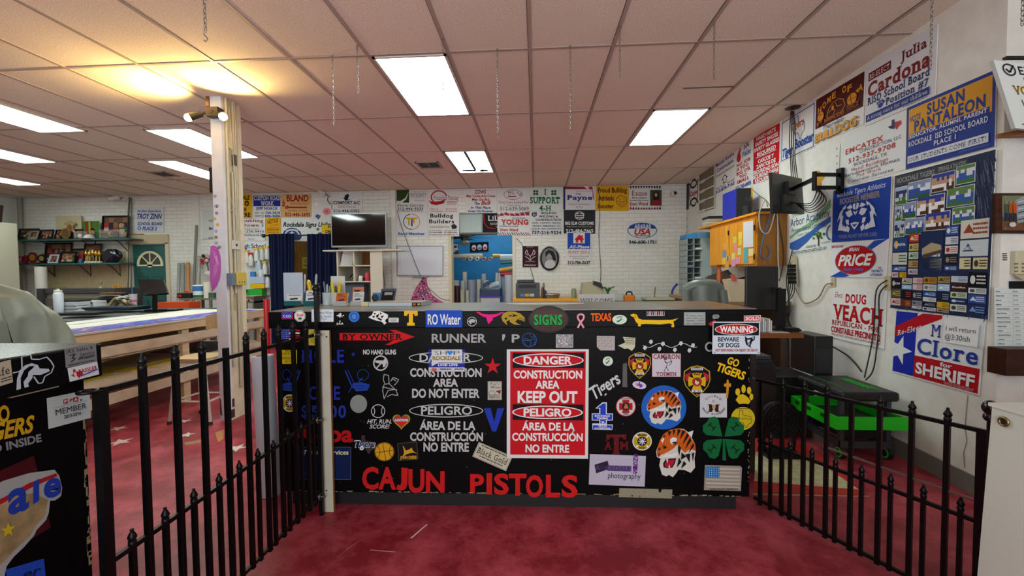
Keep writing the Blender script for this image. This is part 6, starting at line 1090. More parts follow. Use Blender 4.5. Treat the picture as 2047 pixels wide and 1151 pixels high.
# printed banner lying along the table
m=MB();r_=random.Random(21);z=tz+.0022;cols=['#1c3ca8','#28249a','#3450b8','#5a2a90','#9c2848','#b83a50','#b8b4cc','#4a6cc0'];m.box(tx1-.40,tx1-.02,2.3,5.5,tz+.0002,z,mat('#2c44a8',.65))
for i in range(420):
    y=r_.uniform(2.32,5.3);x=tx1-.07-r_.random()*.24;l=r_.uniform(.05,.22);w_=r_.uniform(.01,.035);m.box(x-w_,x,y,y+l,z,z+.0002+.0001*(i % 7),mat(r_.choice(cols if r_.random() > .35 else cols[:3]),.65))
m.box(tx1-.035,tx1-.02,2.3,5.5,z,z+.001,mat('#16181e'));m.build('banner',None,'blue and red printed banner lying along the work table edge','banner')
m=MB();m.obox((-4.75,2.5,tz+.0005),(.25,.08,0),(-.1,2.2,0),(0,0,.006),mat('#d0d0c8',.4));m.build('white_sheet',None,'long white sheet lying on the far side of the work table','sheet')
zs=zx(180,768)
def sheet(x0,y0,dx,dy,rot_,z,th,c,label,name='board_sheet'):
    m=MB();a=R(rot_);ex=Vector((math.cos(a),math.sin(a),0));ey=Vector((-math.sin(a),math.cos(a),0));m.obox(Vector((x0,y0,z)),ex*dx,ey*dy,(0,0,th),mat(c,.5));return m.build(name,None,label,'sheet')
sheet(-4.6,2.55,.75,1.0,4,zs+.001,.012,'#a8901c','yellow board on the lower shelf, nearest end');sheet(-4.5,3.72,.62,.8,0,zs+.001,.012,'#b89a24','yellow board on the lower shelf behind the stool');sheet(-4.5,2.6,.6,.85,10,zs+.014,.006,'#c4bca4','cream cardboard sheet on top of the yellow board');sheet(-4.6,4.65,.7,.8,5,zs+.001,.01,'#2a3440','dark blue-grey board at the far end of the lower shelf');sheet(-4.5,3.8,.55,.7,8,zs+.014,.006,'#9a8a68','tan cardboard sheet on the far yellow board')
sm=mat('#d4d0c6',.45,.1)
t=thing('stool','white metal shop stool with a wooden seat and back','stool',(-3.19,3.74,0));sz=.61;cx,cy=-3.19,3.74
feet=[(-3.395,3.60),(-3.00,3.60),(-3.36,3.92),(-3.02,3.92)];tops=[(-3.33,3.62),(-3.06,3.62),(-3.31,3.86),(-3.07,3.86)]
for (fx,fy),(qx,qy) in zip(feet,tops):
    m=MB();m.cyl((fx,fy,.025),(qx,qy,sz-.03),.014,sm,n=10);o=m.build('leg',t);m=MB();m.cyl((fx,fy,0),(fx,fy,.03),.022,mat('#2a2824'),.016,n=10);m.build('foot_cap',o)
def lp(i,z): k=z/(sz-.03);return Vector((feet[i][0]+(tops[i][0]-feet[i][0])*k,feet[i][1]+(tops[i][1]-feet[i][1])*k,z))
for i,j in ((0,1),(2,3),(0,2),(1,3)): m=MB();m.bar(lp(i,.21),lp(j,.21),.022,.012,sm);m.build('stretcher',t)
m=MB();sw_=wood('#b59a6a','#c9b083',4,0,.45)
def seat(i,j): x=-1+2*i;y=-1+2*j;return (cx+.175*x*(1-.1*y*y*abs(x)),cy+.16*y*(1-.08*x*x*abs(y)),sz-.008*(1-x*x)*(1-y*y))
m.prism([(cx+.18*math.copysign(abs(math.cos(a))**.6,math.cos(a)),cy+.165*math.copysign(abs(math.sin(a))**.6,math.sin(a)),sz-.022) for a in [2*math.pi*k/28 for k in range(28)]],(0,0,.022),sw_);m.build('seat',t,'pale plywood seat')
m=MB();m.box(cx-.15,cx+.15,cy-.14,cy+.14,sz-.045,sz-.022,sm);m.build('seat_frame',t)
m=MB();m.tube([(cx+.1,cy+.1,sz-.03),(cx+.19,cy+.15,sz),(cx+.20,cy+.14,sz+.15),(cx+.17,cy+.1,sz+.30),(cx+.165,cy+.09,sz+.36)],.014,sm,8,5);m.build('back_post',t)
m=MB();m.grid(lambda i,j: (cx+.02+.30*i*.6,cy+.05+.04*math.sin(math.pi*i),sz+.25+.14*j-.02*(2*i-1)**4),10,6,sw_);m.grid(lambda i,j: (cx+.02+.30*i*.6,cy+.065+.04*math.sin(math.pi*i),sz+.25+.14*j-.02*(2*i-1)**4),10,6,sw_);m.build('backrest',t,'curved plywood backrest');m=MB();m.box(cx+.13,cx+.165,cy+.07,cy+.1,sz+.27,sz+.36,mat('#2a2a28'));m.build('back_clamp',t)
# ================================================================ left rear: cabinet, shelves of frames, benches
ly=6.6
a=on_y(34,447,7.2);m=MB();cb=mat('#b4b09a',.5)
t=thing('tall_cabinet','tall plain beige cabinet at the far edge of the work area','cabinet',(a.x-.5,6.9,0));m.box(a.x-1.0,a.x,ly,7.2,0,a.z,cb);m.build('body',t,bevel=.006)
m=MB();m.box(a.x-.5,a.x-.02,ly-.02,ly,.08,a.z-.03,cb);m.build('door',t);m=MB();m.box(a.x-.49,a.x-.475,ly-.045,ly-.02,1.0,1.2,STEEL);m.build('handle',t)
a2=on_y(0,412,6.9);m=MB();m.cyl((a2.x-.18,6.9,a.z),(a2.x-.18,6.9,a.z+.3),.12,mat('#2c1512',.5),.15,16);m.build('basket',None,'dark brown basket on top of the tall beige cabinet','basket')
m=MB();q=on_y(40,420,7.98);m.cyl((q.x,7.98,0),(q.x,7.98,ZC),.04,mat('#8e8b7e',.5));o=m.build('trim_6',kind='structure')
tealm=mat('#2a5a54',.5)
def wshelf(x0,x1,v,y0,label):
    A,B=on_y(x0,v,y0),on_y(x1,v,y0);t=thing('wall_shelf',label,'shelf',((A.x+B.x)/2,7.85,A.z));m=MB();m.box(A.x,B.x,y0,YB,A.z-.03,A.z,tealm);m.build('board',t)
    for k in (.18,.55,.85):
        x=A.x+(B.x-A.x)*k;m=MB();m.tube([(x,YB-.01,A.z-.25),(x,YB-.06,A.z-.2),(x,YB-.2,A.z-.06),(x,YB-.28,A.z-.032)],.009,mat('#2a2c28'),5,3);m.bar((x,YB-.008,A.z-.27),(x,YB-.008,A.z-.03),.02,.01,mat('#2a2c28'));m.build('bracket',t)
    return A.x,B.x,A.z
s1=wshelf(33,258,479,7.70,'upper teal wall shelf crowded with framed photos');s2=wshelf(36,238,527,7.70,'lower teal wall shelf with trophies and framed photos')
skin=['#6a4a3a','#8a6248','#2a2a38','#a03028','#4a5a3a','#b09a84','#1c1c22']
def pframe(z,x0,x1,v,y,label,fc='#15110f',seed=1,cols=skin,lean=.05,bw=2.4,ph='#2a2420'):
    A,B=on_y(x0,v,y),on_y(x1,v,y);h=A.z-z;t=thing('picture_frame',label,'picture frame',((A.x+B.x)/2,y,z),'framed photos on the wall shelves')
    up=Vector((0,lean,h));ex=Vector((B.x-A.x,0,0));n=ex.cross(up).normalized();o=Vector((A.x,y,z));b=.022*bw/2.4;un=up.normalized();xn=ex.normalized();m=MB();W_,H_=ex.length,up.length
    for p,e1,e2 in ((o,ex,un*b),(o+un*(H_-b),ex,un*b),(o+un*b,xn*b,un*(H_-2*b)),(o+xn*(W_-b)+un*b,xn*b,un*(H_-2*b))): m.obox(p,e1,e2,-n*.02 if n.y > 0 else n*.02,mat(fc,.35))
    m.build('frame',t)
    s=Sign(o+un*(H_-b)+xn*b,o+un*(H_-b)+xn*(W_-b),o+un*b+xn*b,eps=.0006);s.board(ph,.012);s.photo(4,4,96,96,cols,seed,5,4); 
    r=random.Random(seed)
    for k in range(r.randint(1,3)): x=20+r.random()*55;s.E(x,30,x+14,52,r.choice(['#b8937a','#a8806a','#8a6650']),10);s.poly([(x-5,96),(x-2,58),(x+16,58),(x+20,96)],r.choice(cols))
    s.mb.build('photo',t);return t
z1=s1[2];z2=s2[2]
for k,(x0,x1,v,y,lb,fc,bw) in enumerate([(34,74,457,7.86,'wide dark frame first from the tall cabinet, upper shelf','#1c1412',2.4),(56,73,462,7.76,'small silver frame in front of the wide dark frame, upper shelf','#8a8480',2),(76,104,459,7.80,'black frame with a group photo, upper shelf','#0e0c0c',3),(108,122,459,7.86,'thin dark frame behind the gold oval one, upper shelf','#1a1614',2),(147,164,458,7.90,'black frame behind the glass display case ends, upper shelf','#16120f',2),(201,254,431,7.92,'large black collage of many photos, upper shelf','#0f0c0b',2)]):
    pframe(z1,x0,x1,v,y,lb,fc,20+k,bw=bw)
for k,(x0,x1,v,y,lb,fc,bw) in enumerate([(87,140,485,7.93,'wide dark collage at the back of the lower shelf','#1a1311',2),(96,115,509,7.78,'bright silver frame on the lower shelf','#b4b8bc',3),(117,150,503,7.80,'black frame with a row of people, lower shelf','#12100f',3),(138,168,497,7.90,'black frame with a standing figure, lower shelf','#171312',3),(165,199,487,7.88,'tall dark frame behind the gold trophy cluster, lower shelf','#1c1410',2)]):
    pframe(z2,x0,x1,v,y,lb,fc,40+k,bw=bw)
P=on_y(131,470,7.74);t=thing('picture_frame','gold octagonal frame, upper shelf','picture frame',(P.x,7.74,z1),'framed photos on the wall shelves');m=MB()
pts=lambda w_,h_: [(P.x+w_*math.cos(R(22.5+45*i)),7.74,z1+.115+h_*math.sin(R(22.5+45*i))) for i in range(8)]
o8,i8=pts(.10,.115),pts(.075,.085)
for i in range(8): m.prism([o8[i],o8[(i+1) % 8],i8[(i+1) % 8],i8[i]],(0,.015,0),mat('#a8863c',.3,.7))
m.build('frame',t);m=MB();m.prism([(x,y+.006,z) for x,y,z in i8],(0,.006,0),mat('#5a4030'));m.build('photo',t)
a,b_=on_y(112,432,7.97),on_y(165,478,7.97);m=MB();m.box(a.x,b_.x,7.96,7.972,z1,a.z,mat('#c0b690'));m.build('backing_board',None,'cream board leaning behind the frames on the upper shelf','board')
a,b_=on_y(164,442,7.93),on_y(200,478,7.93);t=thing('picture_frame','green poster of a boy leaning on the upper shelf','picture frame',(a.x,7.93,z1),'framed photos on the wall shelves');s=Sign(Vector((a.x,7.93,a.z)),Vector((b_.x,7.93,a.z)),Vector((a.x,7.93,z1)),eps=.0008);s.board('#4a7030',.01);s.R(0,60,100,100,'#3c5c28').R(18,4,34,70,'#8a3420').R(38,4,48,70,'#a89a40').R(52,4,58,70,'#6a3a20').E(48,42,72,72,'#a8785c',16).poly([(40,100),(46,74),(76,74),(86,100)],'#28306a').poly([(47,52),(50,40),(62,36),(73,46),(72,54),(60,48)],'#2a1a12');s.mb.build('poster',t)
t=thing('picture_frame','cut-out photo of a child in a cowboy hat, upper shelf','picture frame',on_y(139,478,7.9));s=Sign(on_y(126,440,7.9),on_y(152,440,7.9),on_y(126,478,7.9),eps=.0008);s.plate([(6,22),(20,8),(34,14),(40,2),(62,2),(70,14),(86,6),(98,18),(76,30),(76,44),(94,60),(94,104),(10,104),(10,60),(28,44),(24,30)],'#a8946c',.006).E(30,22,72,60,'#8a5c42',16).poly([(14,104),(18,66),(40,56),(64,56),(88,66),(88,104)],'#3a2c28');s.mb.build('cutout',t)
def dcase(x0,x1,v,lb):
    A,B=on_y(x0,v,7.72),on_y(x1,v,7.72);t=thing('display_case',lb,'display case',((A.x+B.x)/2,7.72,z1));m=MB();m.box(A.x,B.x,7.71,7.83,z1,z1+.015,mat('#15120f'));m.build('base',t);m=MB();m.box(A.x+.004,B.x-.004,7.713,7.827,z1+.015,A.z,mat('#cfd6d8',.05,alpha=.16));m.build('glass_case',t);return t,A,B
t,A,B=dcase(147,163,462,'small clear display case with a baseball, upper shelf');m=MB();m.ell(((A.x+B.x)/2,7.77,z1+.06),.042,.042,.042,mat('#cfccc4'));m.build('baseball',None,'white baseball inside the small clear case','baseball')
t,A,B=dcase(198,236,459,'long clear display case with a tan roll, upper shelf');m=MB();m.cyl((A.x+.04,7.77,z1+.09),(B.x-.1,7.77,z1+.09),.06,mat('#6a5240'));m.cyl((B.x-.2,7.77,z1+.09),(B.x-.15,7.77,z1+.09),.066,mat('#a08468'));m.build('keepsake_bat',None,'tan rolled keepsake inside the long clear case','keepsake')
for u,lb,k in ((179,'white cap on the upper shelf before the green poster','#c0bfba'),):
    P=on_y(u,476,7.75 if u > 170 else 7.9);m=MB();m.lathe((P.x,P.y,z1),[(.085,0),(.085,.03),(.07,.065),(.035,.085),(0,.09)],mat(k,.7),16);m.prism([(P.x+.1*math.cos(R(a_)),P.y-.01+.12*math.sin(R(a_))-.03,z1+.002) for a_ in range(180,361,20)],(0,0,.008),mat(k,.7));m.build('cap',None,lb,'cap')
# trophies and the wrapped bundle on the lower shelf
for u,w_,c1,c2,lb,v in ((65,.08,'#6a1c1c','#c8982c','maroon round plaque trophy with a gold disc, lower shelf',506),(84,.055,'#14120f','#b8a468','black round clock-like trophy, lower shelf',510),(51,.035,'#7a1420','#a02030','small red figurine, lower shelf',512),(41,.03,'#a04858','#c89aa0','small pink figurine at the lower shelf end',514)):
    P=on_y(u,v,7.78);t=thing('trophy',lb,'trophy',(P.x,7.78,z2));h_=P.z-z2;m=MB();m.box(P.x-w_,P.x+w_,7.75,7.81,z2,z2+.025,mat(c1,.3));m.build('base',t);m=MB();m.cyl((P.x,7.77,z2+.02+h_*.5),(P.x,7.79,z2+.02+h_*.5),h_*.5,mat(c1,.3),n=22);m.cyl((P.x,7.765,z2+.02+h_*.5),(P.x,7.771,z2+.02+h_*.5),h_*.3,mat(c2,.3,.5),n=18);m.build('medallion',t)
r_=random.Random(4);P=on_y(187,524,7.76);t=thing('trophy','cluster of gold trophies with thin columns, lower shelf','trophy',(P.x,7.76,z2))
for k in range(5): x=P.x-.14+k*.07;h_=.2+.12*r_.random();m=MB();m.box(x-.025,x+.025,7.73,7.78,z2,z2+.03,mat('#cfccc4'));m.cyl((x,7.755,z2+.03),(x,7.755,z2+h_*.6),.009,mat('#b8943c',.25,.8));m.lathe((x,7.755,z2+h_*.6),[(.008,0),(.03,.03),(.034,.07),(.012,.09),(.02,.12)],mat('#c09a3c',.25,.8),10);m.build('column',t)
P=on_y(160,530,7.72);m=MB();m.lathe((P.x,7.73,z2),[(.03,0),(.035,.04),(.01,.07)],mat('#2a5a9c',.4),10);m.build('ornament',None,'small blue ornament on the lower shelf edge','ornament')
P=on_y(218,514,7.74);bagm=mat('#1c1826',.18,bump=1.0,bscale=22);m=MB();m.grid(lambda i,j: (P.x+(.19+.02*math.sin(5*6.283*i+9*j))*math.cos(6.2832*i)*math.sin(math.pi*(.04+.92*j))**.5,7.80+.09*math.sin(6.2832*i)*math.sin(math.pi*(.04+.92*j))**.5,z2+.27*j+.01*math.sin(8*6.283*i)),40,14,bagm);m.build('wrapped_bundle',None,'shiny black plastic wrapped bundle at the lower shelf end','bundle')
# grey conduits by the door, sticks and pipes leaning
m=MB();q=on_y(256,450,YB-.03);m.tube([(q.x+.06,YB-.03,2.98),(q.x+.02,YB-.035,2.6),(q.x,YB-.03,2.0),(q.x-.04,YB-.03,1.3),(q.x-.08,YB-.04,.75)],.014,mat('#54524a'),6,5);m.tube([(q.x+.1,YB-.03,2.98),(q.x+.07,YB-.035,2.4),(q.x+.03,YB-.03,1.5),(q.x-.02,YB-.04,.75)],.012,mat('#7a776a'),6,5);m.tube([(q.x-.02,YB-.02,2.2),(q.x-.02,YB-.02,1.6),(q.x-.05,YB-.02,1.1)],.01,mat('#3a3834'),6,4);m.build('cable_run',None,'bundle of grey cables down the wall beside the teal door','cable')
for u0,u1,v0,v1,y0,c_,r,lb in [(358,356,526,615,7.7,'#8c8d86',.028,'grey pole first from the teal door'),(366,366,526,615,7.7,'#83847e',.028,'grey pole beside the tan one'),(376,377,525,615,7.7,'#b0783c',.032,'tan wooden post among the leaning poles'),(393,386,450,615,7.8,'#6d6c60',.024,'tall dark grey pipe leaning on the brick'),(399,393,512,615,7.75,'#9a988c',.03,'shorter pale pipe beside the tall dark one')]:
    A,B=on_y(u0,v0,YB-.05),on_y(u1,v1,y0);m=MB();d_=(B-A);d_=d_*(A.z/(A.z-B.z));m.cyl(A+d_,A,r,mat(c_,.5),n=10);m.build('leaning_pole',None,lb,'pole','poles leaning on the back wall')
m=MB();P=on_y(412,520,7.9);rr_=random.Random(2)
for k in range(14): q=Vector((P.x+rr_.uniform(-.1,.1),7.9+rr_.uniform(-.05,.05),P.z+rr_.uniform(-.06,.12)));m.ell(q,.035,.03,.035,mat(rr_.choice(['#8a1420','#a01c28','#1c1c20','#c0b8b0'])),8,6)
m.tube([(P.x,7.9,P.z),(P.x+.02,7.92,P.z-.15),(P.x+.0,7.95,P.z-.3)],.01,mat('#3a3a3c'));m.lathe((P.x+.06,7.9,P.z-.34),[(.05,0),(.085,.05),(.08,.1),(.03,.13)],mat('#c4c2b8'));m.build('wreath',None,'bunch of red and black ribbons hanging by the column','decoration')
# metal rack behind the table end
t=thing('utility_rack','grey metal rack with cans and towels behind the work table','rack',(-5.75,7.1,0));A,B=on_y(358,596,6.95),on_y(430,596,6.95);zr=A.z;gm=mat('#7f8078',.4,.5)
for z in (zr,zr-.42): m=MB();m.box(A.x,B.x+.1,6.95,7.35,z-.03,z,gm);m.build('shelf',t)
for x in (A.x+.12,B.x-.1):
    for y in (6.97,7.33): m=MB();m.box(x-.02,x+.02,y-.015,y+.015,0,zr-.03,gm);m.build('leg',t)
for u0,u1,v0,c_,lb in [(348,402,602,'#c8481c','orange plastic bin under the rack top')]:
    a,b_=on_y(u0-3,v0,6.9),on_y(u1,630,6.9);m=MB();m.prism([(a.x,6.88,zr-.33),(b_.x,6.88,zr-.33),(b_.x+.02,6.88,zr-.05),(a.x-.02,6.88,zr-.05)],(0,-.25,0),mat(c_,.4)); 
    for x in (a.x+.03,b_.x-.03): m.box(x-.02,x+.02,6.66,6.70,0,zr-.32,gm);m.box(x-.02,x+.02,6.82,6.86,0,zr-.32,gm)
    m.build('plastic_bin',None,lb,'bin')
P=on_y(372,592,7.05);t=thing('drill_case','black tool case with an orange handle on the metal rack','tool case',(P.x,7.05,zr));m=MB();m.box(P.x-.13,P.x+.13,7.0,7.15,zr,zr+.09,mat('#16130f'));m.build('case',t,bevel=.01);m=MB();m.tube([(P.x-.04,7.07,zr+.085),(P.x-.03,7.07,zr+.12),(P.x+.04,7.07,zr+.12),(P.x+.05,7.07,zr+.085)],.016,mat('#d8521c'),6,3);m.build('handle',t,'orange handle');m=MB();m.box(P.x-.11,P.x-.04,6.997,7.0,zr+.02,zr+.06,mat('#a82418'));m.build('badge',t)
P=on_y(397,592,7.05);t=thing('wipes_tub','blue, white and green tub of wipes on the metal rack','tub',(P.x,7.05,zr));m=MB();m.lathe((P.x,7.05,zr),[(.08,0),(.08,.05),(.0801,.05)],mat('#3c8a50'),18);m.lathe((P.x,7.05,zr+.05),[(.08,0),(.08,.07)],mat('#c0d0d8'),18);m.lathe((P.x,7.05,zr+.12),[(.08,0),(.08,.09)],mat('#2c6aa8'),18);m.build('tub',t);m=MB();m.lathe((P.x,7.05,zr+.21),[(.082,0),(.082,.02),(.06,.025)],mat('#c8cccc'),18);m.build('lid',t)
P=on_y(412,592,7.02);m=MB();m.cyl((P.x,7.05,zr),(P.x,7.05,zr+.28),.055,mat('#ccc8b8',.7),n=18);m.build('towel_roll',None,'paper towel roll standing on the metal rack','towel roll')
P=on_y(424,592,7.02);m=MB();m.box(P.x-.05,P.x+.05,7.0,7.12,zr,zr+.09,mat('#3c5a48'));m.build('small_box',None,'small green box on the metal rack beside the column','box')
# second bench with papers, cutter machine behind
bt=.875;t=thing('grey_bench','grey-topped bench loaded with papers behind the work table','bench',(-6.0,5.0,0));m=MB();m.box(-7.3,-4.93,4.35,6.15,bt-.04,bt,mat('#4e5250',.4));m.build('bench_top',t)
for x in (-7.2,-5.0):
    for y in (4.4,6.05): m=MB();m.box(x,x+.06,y,y+.06,0,bt-.04,mat('#5c5a52'));m.build('leg',t)
def onb(u,v): return on_z(u,v,bt)
P=onb(118,624);t=thing('water_bottle','white insulated water bottle on the grey bench','bottle',P);m=MB();h_=on_y(118,577,P.y).z-bt;m.lathe(P,[(.05,0),(.054,.01),(.054,h_*.78),(.045,h_*.84),(.038,h_*.86)],mat('#c4c8d0',.3),18);m.build('body',t);m=MB();m.lathe((P.x,P.y,bt+h_*.86),[(.042,0),(.042,h_*.07),(.018,h_*.08),(.016,h_*.14)],mat('#bcb89c',.4),14);m.ring((P.x-.05,P.y,bt+h_*.9),(0,1,0),.016,.005,mat('#c4c8d0'));m.build('cap',t)
r_=random.Random(8)
for k,(u,v,n_,c_,lb) in enumerate([(152,622,7,'#b9bcc0','pile of white-edged books on the grey bench beside the bottle'),(186,619,6,'#c6c8ca','stack of white catalogues on the grey bench')]):
    P=onb(u,v);t=thing('paper_stack',lb,'stack',P)
    for i in range(n_): m=MB();a_=R(r_.uniform(-6,6));m.obox((P.x-.15,P.y-.1,bt+i*.024),(.27*math.cos(a_),.27*math.sin(a_),0),(-.2*math.sin(a_),.2*math.cos(a_),0),(0,0,.021),mat('#1a1614' if (k == 0 and i == n_-1) else c_,.6));m.build('volume',t)
P=onb(200,617);m=MB()
for i in range(16): a_=R(r_.uniform(-40,40));q=P+Vector((r_.uniform(-.12,.12),r_.uniform(-.05,.0),.10+i*.006));m.grid(lambda u_,v_: (q.x+.28*u_*math.cos(a_)-.2*v_*math.sin(a_),q.y+.28*u_*math.sin(a_)+.2*v_*math.cos(a_),q.z+.03*math.sin(3*u_+i)*v_+.02*u_*(i % 3)),5,4,mat(r_.choice(['#c4c6c4','#b4b6b2','#cccac0','#a09c90']),.6))
m.obox((P.x-.1,P.y-.02,bt),(.4,0,0),(0,.24,0),(0,0,.1),mat('#a8a69c'));m.build('paper_pile',None,'loose heap of crumpled papers on the grey bench','papers')
m=MB();m.obox((P.x-.0,P.y-.0,bt+.24),(.26,.02,0),(-.01,.16,0),(0,0,.012),mat('#8a5a2c'));m.build('wooden_slat',None,'brown wooden slat on top of the crumpled papers','slat')
P=onb(232,620);m=MB()
for k in range(4): m.tube([P+Vector((-.16+.09*k,.02*k,.02)),P+Vector((-.1+.09*k,.05,.13)),P+Vector((0+.06*k,.02,.17-.02*k)),P+Vector((.08+.05*k,.06,.06)),P+Vector((.14+.03*k,.0,.03))],.024,mat(['#8a7a58','#3a3428','#a8946a','#5c4c34'][k]),7,4)
m.build('work_gloves',None,'heap of tan and dark work gloves on the grey bench','gloves')
P=on_z(230,620,tz);m=MB();m.prism([(P.x-.33,P.y-.1,tz+.004),(P.x+.33,P.y-.1,tz+.004),(P.x+.37,P.y-.13,tz+.05),(P.x-.37,P.y-.13,tz+.05)],(0,.3,0),mat('#26384c',.3));m.build('blue_tray',None,'dark blue shallow tray at the far side of the work table','tray')
P=on_z(140,632,tz);m=MB();m.obox((P.x-.22,P.y-.05,tz+.008),(.5,.05,0),(-.03,.32,0),(0,0,.03),mat('#17181a',.35));m.build('black_board',None,'black slab beside the blue tray on the work table','board')
P=Vector((on_y(267,612,5.9).x,5.9,bt));t=thing('foam_cup','white foam drink cup with a blue straw','cup',P);h_=on_y(267,588,P.y).z-bt;m=MB();m.lathe(P,[(.036,0),(.05,h_),(.053,h_+.004)],mat('#cfcccc',.5),18);m.build('cup',t);m=MB();m.cyl((P.x-.01,P.y,bt+h_),(P.x-.012,P.y,bt+h_+.1),.006,mat('#1c5a9c'));m.build('straw',t,'blue straw');m=MB();m.cyl((P.x,P.y,bt+h_*.5),(P.x,P.y,bt+h_*.66),.0445,mat('#b85a88'),.0475,18);m.build('print_band',t,'pink print')
mx=mat('#0a0b0c',.12)
P=onb(305,612);t=thing('computer_monitor','black monitor tilted back in front of the teal door','monitor',(P.x,5.5,bt));A,B,C_,D_=on_y(276,558,5.62),on_y(326,558,5.55),on_y(335,586,5.35),on_y(283,589,5.42);m=MB();n_=(B-A).cross(D_-A).normalized();m.prism([A,B,C_,D_],n_*.03 if n_.y > 0 else -n_*.03,mx);m.build('panel',t);c_=(A+B+C_+D_)/4;m=MB();m.bar(c_+Vector((0,.04,0)),(c_.x,c_.y+.02,bt),.06,.02,mx,(0,1,0));m.box(c_.x-.12,c_.x+.12,c_.y-.08,c_.y+.1,bt,bt+.012,mx);m.build('stand',t)
P=Vector((on_y(316,610,5.75).x,5.75,bt));m=MB();m.obox((P.x-.1,P.y-.12,bt),(.44,.02,0),(0,.15,0),(0,0,.02),mx);m.build('keyboard',None,'black keyboard below the tilted monitor','keyboard')
P=onb(290,617);m=MB();m.ell((P.x,P.y,bt+.02),.06,.05,.02,mat('#2a6ab0'));m.build('blue_rag',None,'small blue rag beside the foam cup','rag')
t=thing('vinyl_cutter','long grey vinyl cutter machine below the lower shelf','machine',(-7.2,6.6,0));A,B=on_y(78,577,6.45),on_y(243,577,6.45);zt=A.z
m=MB();m.box(A.x,B.x,6.45,6.75,zt-.09,zt,mat('#3c3f40',.3));m.build('top_cover',t,bevel=.012);m=MB();m.box(A.x+.05,B.x-.1,6.48,6.72,zt-.16,zt-.09,mat('#8a8c78',.3,.3));m.box(A.x,B.x,6.45,6.78,zt-.3,zt-.16,mat('#55564e',.4));m.build('body',t)
for x in (A.x-.02,B.x-.1): m=MB();m.box(x,x+.12,6.42,6.8,zt-.30,zt+.005,mat('#2c2e2f',.3));m.build('end_housing',t,bevel=.01)
for x in (A.x+.1,B.x-.16): m=MB();m.box(x,x+.06,6.55,6.68,.05,zt-.3,mat('#3c3d3c'));m.box(x-.01,x+.07,6.3,6.9,0,.05,mat('#3c3d3c'));m.build('leg',t)
P=on_y(196,573,6.55);m=MB();m.lathe((P.x,6.6,zt),[(.04,0),(.04,.01),(.01,.015),(.008,.06),(.02,.09),(.006,.13)],mat('#8a8a80',.3,.7));m.build('bottle_jack',None,'small metal fitting standing on the vinyl cutter','fitting')
P=on_y(230,572,6.55);m=MB();m.box(P.x-.05,P.x+.05,6.55,6.6,zt,zt+.045,mat('#d08a1c'));m.cyl((P.x-.02,6.548,zt+.022),(P.x-.02,6.551,zt+.022),.012,mat('#3a2a10'));m.cyl((P.x+.02,6.548,zt+.022),(P.x+.02,6.551,zt+.022),.012,mat('#3a2a10'));m.build('level_tool',None,'small orange-yellow level on the vinyl cutter','tool')
P=on_y(71,580,7.3);roll('paper_roll','white paper roll standing under the lower shelf beside the tall cabinet',P.x,7.4,0,on_y(71,533,7.3).z,.085,'#c4c2ba')
# ================================================================ curtains, television, shelf unit, pegboard
nvm=mat('#101b3c',.75,spec=.2)
Yc=7.86;t=thing('curtain_rod','thin dark curtain rod with ball ends over the doorway','curtain rod',on_y(600,471,Yc));A,B=on_y(527,471,Yc),on_y(690,469,Yc);m=MB();m.cyl(A,B,.014,mat('#1c1814',.4));m.build('rod',t)
for q in (A,B): m=MB();m.ell(q,.04,.04,.04,mat('#1c1814',.4));m.build('finial',t)
for u in (536,666): q=on_y(u,471,Yc);m=MB();m.bar(q,(q.x,YB,q.z),.02,.02,mat('#1c1814'));m.build('bracket',t)
def curtain(u0,u1,w0,w1,lb,v0=468,seed=0):
    A,B=on_y(u0,v0,Yc),on_y(u1,v0,Yc);C_,D_=on_y(w0,640,Yc),on_y(w1,640,Yc);m=MB()
    def fn(i,j):
        x=(A.x*(1-i)+B.x*i)*(1-j)+(C_.x*(1-i)+D_.x*i)*j;return (x,Yc-.03+.035*math.sin(i*44+seed)*(1-.4*j)+.02*math.sin(i*19+3*j+seed)-.02,A.z-(A.z-.03)*j)
    m.grid(fn,90,14,nvm);return m.build('curtain',None,lb,'curtain','navy curtains of the doorway')
curtain(540,591,544,588,'navy curtain nearer the pegboard of spray bottles');curtain(615,676,616,674,'navy curtain partly behind the shelf unit',seed=2)
s=Sign(on_y(604,514,11.48),on_y(617,514,11.48),on_y(604,537,11.48));s.board('#a89a3c').ring(30,20,70,50,6,'#4a4418').R(20,66,80,74,'#4a4418');s.build('wall_sign','yellow notice in the brown room, seen between the curtains')
tv=thing('television','large wall television reflecting the ceiling lights','television',on_y(717,493,7.75));A,B=on_y(661,427,7.72),on_y(773,493,7.72);m=MB();m.box(A.x,B.x,7.72,7.77,B.z,A.z,mat('#9a9da0',.3,.4));m.build('bezel',tv);m=MB();m.box(A.x+.02,B.x-.02,7.712,7.722,B.z+.035,A.z-.02,mat('#050607',.06,spec=.8));m.build('screen',tv,'glossy black screen');m=MB();m.box((A.x+B.x)/2-.2,(A.x+B.x)/2+.2,7.77,YB,B.z+.2,A.z-.2,mat('#1a1a1a'));m.build('mount',tv)
su=thing('shelf_unit','white cubby shelf unit with a wide top board under the television','shelf unit',on_y(715,620,7.4));lam=mat('#c6c0ae',.5);A,B=on_y(645,500,7.25),on_y(803,500,7.25);zt=A.z;m=MB();m.box(A.x,B.x,7.25,7.7,zt-.022,zt,lam);m.build('top_board',su)
x0,x1,xm=on_y(674,520,7.3).x,on_y(741,520,7.3).x,on_y(707,520,7.3).x
for x,u1 in ((x0,0),(xm,1),(x1,2)): m=MB();m.box(x-.012,x+.012,7.3,7.66,0 if u1 != 1 else on_y(700,562,7.3).z,zt-.022,lam);m.build('upright',su)
m=MB();m.obox((x1+.012,7.3,0),(on_y(764,520,7.3).x-x1-.012,0,0),(0,.03,0),(0,0,zt-.022),lam);m.build('side_panel',su)
